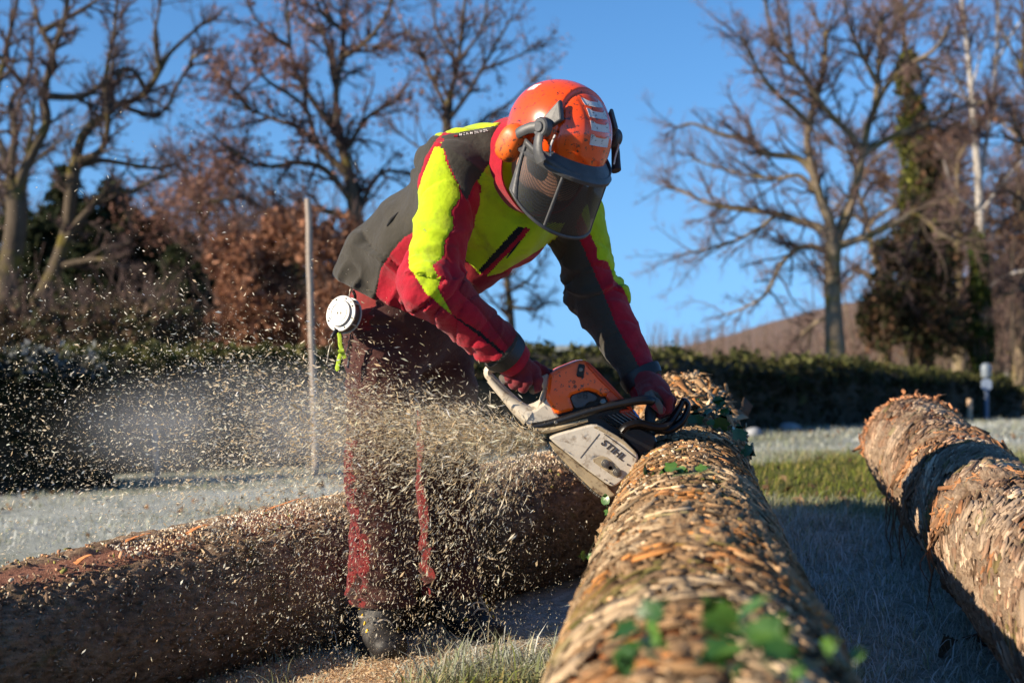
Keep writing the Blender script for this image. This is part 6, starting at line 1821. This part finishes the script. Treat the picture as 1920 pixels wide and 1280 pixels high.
link('lettering', tm, [M['ink']], saw, smooth=False)
# bar and chain running down into the cut
prism('guide_bar', [M['cream_dirty']], saw, Z([(600, 828), (640, 822), (860, 992), (1020, 1106), (1120, 1040), (1500, 1300), (1560, 1370), (1540, 1440), (1450, 1430), (1060, 1160), (985, 1186), (900, 1140), (740, 985)]), 3.944, 3.952, .002, 1)
prism('chain_guard', [M['cream_dirty']], saw, Z([(600, 800), (720, 885), (850, 994), (985, 1092), (1010, 1130), (1050, 1165), (985, 1190), (905, 1142), (760, 1000), (612, 836)]), 3.918, 3.943, .004, 1)
lk0 = np.array([(575, 815), (740, 985), (900, 1140), (985, 1186), (1060, 1160)], float)
lp = smooth_path(np.c_[lk0, 0*lk0[:, 0]], 6)[:, :2]
pr = None; first = True
for i in range(0, len(lp)-1):
    a = P(860+lp[i][0]/3.556, 600+lp[i][1]/3.556, 3.948); b_ = P(860+lp[i+1][0]/3.556, 600+lp[i+1][1]/3.556, 3.948)
    d = b_-a; L = np.linalg.norm(d); d /= L; nv = np.array([-d[2], 0, d[0]])*-1
    R = np.stack([d, np.array([0, 1., 0]), nv], 1)
    MB().add(*box_geo((a+b_)/2+nv*.002, L*.82, .006, .007, R)).build('chain_link', [M['steel']], saw, bevel=.001)
prism('spike_bar', [M['steel']], saw, Z([(1185, 930), (1240, 950), (1200, 1020), (1215, 1050), (1165, 1030), (1160, 1075), (1120, 1040), (1150, 1000)]), 3.956, 3.962, .001, 0)

# ------------------------------------------------------------------ tape reel and what hangs from the belt
reel = empty('tape_reel', P(643, 588, 3.97), 'round white metal tape reel hanging from the man\'s belt', 'tape reel')
rn = unit((-.52, -.82, .20)); rc = P(640, 588, 3.97)
_, rs_, ru_ = frame(rn)
def lz(name, prof, mat, n=40, off=0, parent=None): return MB().add(*lathe_geo(rc+rn*off, rn, rs_, ru_, prof, n)).build(name, [mat], parent or reel, True)
lz('case', [(.020, -.001), (.0510, -.001), (.0520, 0), (.0520, .0025), (.0505, .004), (.038, .0042)], M['alu'])
lz('back_plate', [(0, -.027), (.0515, -.027), (.0525, -.026), (.0525, -.0245), (.0515, -.0235), (.020, -.0235)], M['alu'])
lz('front_plate', [(.0385, .003), (.0380, .0095), (.0365, .0110), (.0285, .0112), (.0282, .0098), (.0266, .0098), (.0262, .0112), (0, .0113)], M['alu'])
for sg in (-1, 1): MB().add(*disc_geo(rc+rn*.0120+rs_*sg*.0055, rn, .0032, .004, 12, .001)).build('rivet', [M['steel']], reel, True)
for k in range(8):
    a = k*math.pi/4+.3; MB().add(*disc_geo(rc+rn*.0055+(rs_*math.cos(a)+ru_*math.sin(a))*.0445, rn, .0024, .003, 10, .0006)).build('rivet', [M['black']], reel, True)
for k in range(5):
    a = k*1.2566; e = rs_*math.cos(a)+ru_*math.sin(a); MB().add(*tube_geo(np.array([rc+e*.0508-rn*.003, rc+e*.0508-rn*.024]), .0022, 6)).build('rim_bar', [M['alu']], reel, True)
lz('tape_coil', [(.020, -.002), (.0480, -.002), (.0480, -.023), (.020, -.023)], simple('tape', (.05, .032, .028), .5))
MB().add(*tube_geo(smooth_path([P(632, 618, 3.95), P(625, 628, 3.945), P(622, 633, 3.945)], 3), [.006, .0062, .0062, .0062, .006, .006, .0055], 10)).build('tape_end', [M['black']], reel, True)
MB().add(*tube_geo(smooth_path([P(621, 634, 3.945), P(616, 640, 3.945), P(619, 647, 3.945), P(624, 641, 3.945), P(622, 634, 3.945)], 4), .0010, 6)).build('ring', [M['steel']], reel, True)
MB().add(*tube_geo(smooth_path([P(619, 647, 3.945), P(617, 655, 3.945), P(615, 668, 3.945), P(613, 680, 3.945)], 4), [.0012]*5+[.0022]*8, 6)).build('hook', [M['steel']], reel, True)
MB().add(*tube_geo(smooth_path([P(614, 657, 3.945), P(611, 650, 3.945), P(620, 650, 3.945), P(622, 658, 3.945), P(614, 657, 3.945)], 4), .0009, 6)).build('ring', [M['steel']], reel, True)
MB().add(*tube_geo(smooth_path([P(655, 555, 3.99), P(657, 542, 3.99), P(660, 540, 4.0), P(662, 552, 4.0)], 4), .0016, 6)).build('ring', [M['steel']], reel, True)
MB().add(*tube_geo(smooth_path([P(662, 545, 4.0), P(666, 556, 4.0), P(663, 570, 4.01)], 4), .0042, 8)).build('belt_clip', [M['black']], reel, True)
g_ = empty('webbing_strap', P(640, 625, 3.985), 'lime green webbing strap dangling below the white reel', 'strap')
for nm, pts, w in (('loop', [(635, 622), (637, 634), (638, 648), (643, 660), (646, 672)], .0060), ('tail', [(643, 658), (637, 668), (634, 682), (632, 690), (634, 694)], .0062)):
    MB().add(*tube_geo(smooth_path([P(*q, 3.985) for q in pts], 4), w, 10, flat=(np.array([0.2, 1., 0]), .25))).build(nm, [M['strap']], g_, True)
MB().add(*tube_geo(np.array([P(634, 659, 3.98), P(645, 657, 3.98)]), .0050, 8, flat=(np.array([0, 1., 0]), .6))).build('knot', [M['strap']], g_, True)
kt = empty('key_chain', P(658, 625, 3.99), 'short black chain with a clip hanging beside the lime strap', 'chain')
for i in range(6):
    c = P(659-i*1.6+(i % 2)*2, 630+i*6.5, 3.99); ph = i*1.3
    pts = [c+np.array([math.cos(a)*.0048*(1 if i % 2 else .5), math.cos(a)*.004*(.3 if i % 2 else 1), math.sin(a)*.0085]) for a in np.linspace(0, 2*np.pi, 13)]
    MB().add(*tube_geo(np.array(pts), .0016, 6, cap=False)).build('link', [M['black'] if i < 4 else M['steel']], kt, True)
MB().add(*tube_geo(np.array([P(655, 668, 3.99), P(652, 690, 3.99)]), [.004, .003], 8)).build('clip', [M['grey']], kt, True)

# ------------------------------------------------------------------ ivy on the log
def leaf_geo(c, nrm, tipdir, size, r, fold=.22, kind=0):
    n = unit(nrm); t = unit(np.asarray(tipdir, float)-n*np.dot(tipdir, n)); s = np.cross(t, n)
    if kind == 0: half = [(0, .0), (.20, -.16), (.50, -.10), (.44, .18), (.62, .42), (.34, .52), (.20, .80), (0, 1.08)]
    else: half = [(0, 0), (.24, -.06), (.42, .16), (.46, .42), (.34, .72), (.16, .94), (0, 1.1)]
    half = np.array(half)
    k = len(half); V = []
    for x, y in half: V.append(c+s*x*size+t*y*size+n*(fold*x*size+.10*size*math.sin(y*2.6)))
    for x, y in half[1:-1]: V.append(c-s*x*size+t*y*size+n*(fold*x*size+.10*size*math.sin(y*2.6)))
    mid = []
    for y in (.25, .55, .8): mid.append(c+t*y*size+n*.10*size*math.sin(y*2.6))
    V = np.array(V+mid); m0 = 2*k-2
    Rr = list(range(k)); Ll = [0]+list(range(k, 2*k-2))+[k-1]
    F = []
    cm = [0, m0, m0+1, m0+2, k-1]
    def side(idx):
        f = []
        ys = [0, .25, .55, .8, 1.1]
        ci = 0
        for a, b in zip(idx[:-1], idx[1:]):
            yb = half[min(idx.index(b), k-1)][1]
            while ci < 3 and yb > ys[ci+1]+.02:
                f.append((cm[ci], a, cm[ci+1])); ci += 1
            f.append((cm[ci], a, b)) if cm[ci] not in (a, b) else None
        while ci < 4:
            f.append((cm[ci], idx[-2], cm[ci+1])) if cm[ci+1] != idx[-2] else None
            ci += 1
        return f
    F += [f for f in side(Rr) if len(set(f)) == 3]; F += [f[::-1] for f in side(Ll) if len(set(f)) == 3]
    nv = len(V); th = .0006
    V2 = np.concatenate([V+n*th, V-n*th])
    F2 = F+[tuple(i+nv for i in f[::-1]) for f in F]
    return V2, F2
def ivymat(name, a, b_, rough=.32):
    m_, nt, b = new_mat(name)
    c = ramp(nt, noise(nt, 60, 5, .7), [(.3, a), (.7, b_)])
    nt.links.new(c, b.inputs['Base Color']); b.inputs['Roughness'].default_value = rough; b.inputs['Coat Weight'].default_value = .3
    t = N(nt, 'ShaderNodeBsdfTranslucent'); nt.links.new(c, t.inputs[0]); mx = N(nt, 'ShaderNodeMixShader'); mx.inputs[0].default_value = .22
    nt.links.new(b.outputs[0], mx.inputs[1]); nt.links.new(t.outputs[0], mx.inputs[2]); nt.links.new(mx.outputs[0], nt.nodes['Material Output'].inputs[0])
    bump(nt, b, noise(nt, 160, 4), .3, .003)
    return m_
IV1 = ivymat('ivy_leaf', (.018, .065, .012), (.05, .125, .022)); IV2 = ivymat('young_ivy_leaf', (.05, .13, .018), (.11, .21, .04))
def sprig(label, leaves, stem, D0, seed, srad=.0016):
    r = np.random.default_rng(seed)
    root = empty('ivy_sprig', P(*stem[0]), label, 'ivy sprig')
    MB().add(*tube_geo(smooth_path([P(*q) for q in stem], 4), np.linspace(srad*1.3, srad*.6, (len(stem)-1)*4+1), 6)).build('stem', [simple('ivy_stem', (.09, .10, .04), .8)], root, True)
    for (x, y, D, sz, tx, ty, k) in leaves:
        nrm = np.array([-.30, -.6, .65])+r.normal(0, .45, 3); td = np.array([tx, r.normal(-.15, .2), -ty])
        c = P(x, y, D)
        MB().add(*leaf_geo(c, nrm, td, sz, r, kind=int(r.integers(0, 2)))).build('leaf', [IV2 if k else IV1], root, True)
        q = min((P(*s_) for s_ in smooth_stem(stem)), key=lambda v: np.linalg.norm(v-c))
        MB().add(*tube_geo(np.array([c, (c+q)/2+np.array([0, 0, .004]), q]), srad*.55, 5)).build('stalk', [IV1], root, True)
    return root
def smooth_stem(stem): return [tuple(v) for v in smooth_path(np.array(stem, float), 4)]
sprig('glossy ivy sprig standing up from the log beyond the chainsaw guard',
  [(1338, 752, 4.55, .042, .3, -1, 0), (1345, 757, 4.53, .038, .6, -1, 0), (1352, 775, 4.52, .040, 1, .2, 0), (1335, 768, 4.5, .036, -.6, .3, 0), (1345, 764, 4.56, .034, .9, -.3, 0), (1350, 800, 4.4, .046, .3, -1, 0), (1342, 808, 4.38, .042, -.4, 1, 0), (1357, 812, 4.42, .036, .9, .5, 0), (1340, 792, 4.45, .030, -.8, .2, 1)],
  [(1330, 822, 4.32), (1340, 800, 4.42), (1342, 775, 4.52), (1345, 752, 4.55)], 4.5, 1)
sprig('ivy leaves lying on the torn bark just past the hand guard', [(1304, 796, 4.42, .048, -.2, -1, 0), (1312, 812, 4.38, .030, .8, .4, 1), (1303, 814, 4.36, .034, -.2, 1, 1), (1290, 755, 5.2, .050, .5, -.9, 0), (1303, 768, 5.0, .046, 1, -.2, 0), (1288, 765, 5.1, .04, -1, 0, 0), (1322, 806, 4.4, .03, .7, .6, 0)],
  [(1296, 830, 4.26), (1305, 812, 4.38), (1302, 785, 4.7), (1292, 760, 5.15)], 4.5, 2)
sprig('dark ivy leaves hanging over the shaded far edge of the log', [(1385, 822, 4.2, .046, .2, -.8, 0), (1396, 842, 4.15, .036, .8, .5, 0), (1378, 815, 4.25, .03, -.5, -.8, 0)], [(1360, 838, 4.15), (1378, 832, 4.2), (1396, 848, 4.12)], 4.2, 3)
sprig('pale young ivy shoot on the log top in front of the cut', [(1268, 876, 3.26, .040, -1, .5, 1), (1272, 880, 3.26, .022, 1, .2, 1), (1310, 882, 3.16, .030, .6, -.8, 1), (1216, 893, 3.44, .030, -.2, -1, 1), (1214, 905, 3.42, .040, -.5, 1, 1), (1226, 885, 3.42, .020, .8, -.3, 1)],
  [(1205, 915, 3.40), (1222, 906, 3.36), (1262, 892, 3.24), (1300, 887, 3.15), (1340, 880, 3.15)], 3.2, 4)
sprig('small green leaves clinging to the sunlit flank of the log below the bar', [(1137, 945, 3.78, .028, -.3, -1, 1), (1140, 955, 3.77, .024, .6, 1, 1), (1095, 1040, 3.1, .018, -.8, .1, 1), (1103, 1042, 3.08, .018, .8, .2, 1)], [(1140, 962, 3.74), (1122, 1000, 3.4), (1100, 1045, 3.08)], 3.4, 5, .0008)
sprig('bright blurred ivy sprig closest to the lens at the bottom', [(1400, 1184, 1.30, .040, .2, -1, 1), (1381, 1196, 1.31, .034, -.8, -.4, 1), (1415, 1192, 1.30, .034, .9, -.3, 1), (1390, 1220, 1.27, .038, -.3, 1, 1), (1412, 1224, 1.27, .034, .6, .8, 0), (1369, 1176, 1.33, .036, -.7, -.8, 1), (1390, 1168, 1.34, .036, 0, -1, 1), (1431, 1220, 1.28, .034, 1, .2, 0), (1365, 1220, 1.28, .030, -1, .3, 0)],
  [(1462, 1262, 1.20), (1424, 1232, 1.26), (1400, 1200, 1.29), (1387, 1172, 1.34)], 1.3, 6)
sprig('smaller blurred ivy sprig left of the bright one near the lens', [(1212, 1160, 1.44, .030, .3, -1, 0), (1190, 1175, 1.42, .028, -.9, -.1, 0), (1198, 1205, 1.40, .030, -.1, 1, 0), (1215, 1185, 1.42, .030, .9, .3, 1), (1182, 1218, 1.39, .03, -.6, .7, 0)], [(1230, 1240, 1.36), (1205, 1205, 1.40), (1205, 1160, 1.44)], 1.4, 7)
sprig('yellowing ivy leaves on the shaded right shoulder of the log', [(1545, 1215, 1.42, .019, .9, -.5, 1), (1600, 1235, 1.42, .015, .6, -.6, 1), (1480, 1235, 1.35, .022, -.4, -.7, 1), (1510, 1250, 1.36, .024, .2, .8, 1)], [(1620, 1262, 1.42), (1560, 1240, 1.40), (1480, 1250, 1.34)], 1.4, 8)

# ------------------------------------------------------------------ sawdust
CHIP = attr_mat('wood_chips', 'tint', .8, trans=.5, spec=.2)
CC = np.array([(.82, .72, .54), (.74, .61, .42), (.86, .80, .66), (.66, .50, .30), (.78, .69, .54)])
def chips(name, Pp, size, elong, dirs, label, seed, cols=CC, cat='sawdust'):
    r = np.random.default_rng(seed); n = len(Pp)
    d = dirs+r.normal(0, .55, (n, 3)); d /= np.linalg.norm(d, axis=1)[:, None]
    e = r.normal(size=(n, 3)); e -= d*np.sum(d*e, 1)[:, None]; e /= np.linalg.norm(e, axis=1)[:, None]; f = np.cross(d, e)
    L = (size*elong)[:, None]*.5; W = (size*r.uniform(.35, .8, n))[:, None]*.5; H = W*.3
    c1 = r.uniform(-.4, .4, (n, 1)); 
    V = np.stack([Pp-d*L+f*H*c1*2, Pp+e*W-d*L*c1-f*H, Pp+d*L*.9+f*H, Pp-e*W+d*L*c1*.6-f*H], 1).reshape(-1, 3)
    k = np.arange(n)*4
    T = np.concatenate([np.stack([k+a, k+b, k+c], 1) for a, b, c in ((0, 1, 2), (0, 2, 3))])
    me = np_mesh(name, V, [T]); ci = cols[r.integers(0, len(cols), n)]*np.exp(r.normal(0, .18, (n, 1)))
    set_attr(me, 'tint', np.repeat(np.clip(ci, .01, .88), 4, axis=0))
    return tag(link(name, me, CHIP, smooth=False), label, cat, None, 'stuff')

def spray(n, seed, spd, ang, tmax, spread, src=(1012, 828, 3.945), szm=.006):
    """chips thrown from the chain: ballistic positions at one instant"""
    r = np.random.default_rng(seed)
    s = P(*src)+r.normal(0, .008, (n, 3))
    el = np.radians(r.normal(ang[0], ang[1], n)); az = r.normal(0, spread, n)
    v = spd[0]*np.exp(r.normal(0, spd[1], n))
    drag = 1.6
    t = tmax*r.random(n)**.8
    k = (1-np.exp(-drag*t))/drag
    d0 = np.stack([-np.cos(el)*np.cos(az), np.sin(az)*np.cos(el), np.sin(el)], 1)
    p = s+d0*(v*k)[:, None]; p[:, 2] -= 9.81*.5*t*t*.75
    vel = d0*(v*np.exp(-drag*t))[:, None]; vel[:, 2] -= 9.81*t*.75
    p += r.normal(0, .03, (n, 3))*(t/tmax)[:, None]
    ok = p[:, 2] > gz(p[:, 0], p[:, 1])+.01
    vel /= np.linalg.norm(vel, axis=1)[:, None]
    return p[ok], vel[ok]
allp = []; alld = []
for n, seed, spd, ang, tm_, sp_ in ((24000, 1, (6.6, .32), (4, 10), .25, .10), (6500, 2, (4.5, .4), (9, 15), .36, .16), (7500, 3, (2.4, .5), (0, 22), .44, .28), (1100, 4, (6.0, .4), (20, 12), .34, .2), (3000, 5, (1.5, .5), (-12, 35), .38, .5), (9000, 6, (7.5, .25), (11, 6), .13, .07)):
    p, d = spray(n, seed, spd, ang, tm_, sp_); allp.append(p); alld.append(d)
p = np.concatenate(allp); d = np.concatenate(alld); r = np.random.default_rng(9)
near = np.exp(-np.linalg.norm(p-P(1012, 828, 3.945), axis=1)/.35)
size = np.minimum(.0028*np.exp(r.normal(0, .60, len(p))), .0095)*(1+.1*near); el_ = r.uniform(1.0, 2.2, len(p))+4.0*near
chips('sawdust_spray', p, size, el_, d, 'fan of pale sawdust and chips flying left from the chainsaw', 10)
allp = []; alld = []
for n, seed, spd, ang, tm_, sp_ in ((15000, 21, (7.0, .3), (6, 9), .22, .10), (9000, 22, (4.0, .5), (2, 18), .36, .2)):
    q_, v_ = spray(n, seed, spd, ang, tm_, sp_); allp.append(q_); alld.append(v_)
q_ = np.concatenate(allp); v_ = np.concatenate(alld); r = np.random.default_rng(19)
chips('fine_sawdust', q_, .0014*np.exp(r.normal(0, .35, len(q_))), r.uniform(1, 3, len(q_)), v_, 'glittering fine sawdust streaming left in the jet from the chain', 23)
# fine specks drifting down over the legs
n = 7000; x = r.normal(-.32, .34, n); y = r.normal(3.9, .22, n); z = r.gamma(2.2, .17, n)
k = (z < .75) & (x < .22) & (z > gz(x, y)+.01)
pp = np.stack([x, y, z], 1)[k]
chips('falling_sawdust', pp, .0022*np.exp(r.normal(0, .5, len(pp))), r.uniform(1, 2.2, len(pp)), np.tile(np.array([[-.3, 0, -1.]]), (len(pp), 1)), 'fine sawdust drifting down in front of the trouser legs and boots', 11)
# heap on the ground
n = 16000; x = r.normal(-.45, .55, n); y = r.normal(3.86, .17, n); k = (x < .35)
x, y = x[k], y[k]; pp = np.stack([x, y, gz(x, y)+r.uniform(0, .012, len(x))], 1)
chips('sawdust_heap', pp, .0065*np.exp(r.normal(0, .4, len(pp))), r.uniform(1, 2.4, len(pp)), r.normal(0, 1, (len(pp), 3))*np.array([1, 1, .3]), 'carpet of fresh sawdust on the ground before the boots', 12, np.array([(.62, .45, .28), (.70, .54, .36), (.52, .34, .19), (.74, .62, .46)]))

# airborne dust hanging in the low sun
def dust(name, px, py, D, rx, ry, rd, dens, label, colr=(.93, .95, .98)):
    c = P(px, py, D); bm = bmesh.new(); bmesh.ops.create_icosphere(bm, subdivisions=4, radius=1)
    vs = np.array([v.co[:] for v in bm.verts]); vs = vs*(1+.22*fbm(vs*1.7, 3, int(px)))[:, None]
    w = c+vs*np.array([rx*D/FPX, rd, ry*D/FPX])
    me = bpy.data.meshes.new(name); bm.to_mesh(me); bm.free(); me.vertices.foreach_set('co', w.astype(np.float32).ravel())
    m_ = bpy.data.materials.new(name); m_.use_nodes = True; nt = m_.node_tree; nt.nodes.remove(nt.nodes['Principled BSDF'])
    v = N(nt, 'ShaderNodeVolumePrincipled'); v.inputs['Color'].default_value = (*colr, 1); 
    tc = N(nt, 'ShaderNodeTexCoord'); mp = N(nt, 'ShaderNodeMapping'); mp.inputs['Location'].default_value = (-1, -1, -1); mp.inputs['Scale'].default_value = (2, 2, 2)
    ln = N(nt, 'ShaderNodeVectorMath', operation='LENGTH'); nt.links.new(tc.outputs['Generated'], mp.inputs[0]); nt.links.new(mp.outputs[0], ln.inputs[0])
    mr = N(nt, 'ShaderNodeMapRange', interpolation_type='SMOOTHSTEP'); mr.inputs['From Min'].default_value = .95; mr.inputs['From Max'].default_value = .1; mr.inputs['To Max'].default_value = dens
    nz = noise(nt, 3.2, 3, .6, 'Generated'); pw = N(nt, 'ShaderNodeMath', operation='MULTIPLY'); nzr = ramp(nt, nz, [(.36, .05), (.66, 1.6)])
    nt.links.new(ln.outputs['Value'], mr.inputs['Value']); nt.links.new(mr.outputs[0], pw.inputs[0]); nt.links.new(nzr, pw.inputs[1]); nt.links.new(pw.outputs[0], v.inputs['Density'])
    v.inputs['Anisotropy'].default_value = .2
    nt.links.new(v.outputs[0], nt.nodes['Material Output'].inputs['Volume'])
    return tag(link(name, me, m_), label, 'dust', None, 'stuff')
dust('dust_cloud', 500, 790, 4.5, 480, 150, .40, 1.25, 'bluish veil of fine dust hanging left of the legs')
dust('dust_plume', 780, 800, 3.92, 300, 110, .12, 1.3, 'pale dust plume in front of the thighs', (.96, .90, .80))
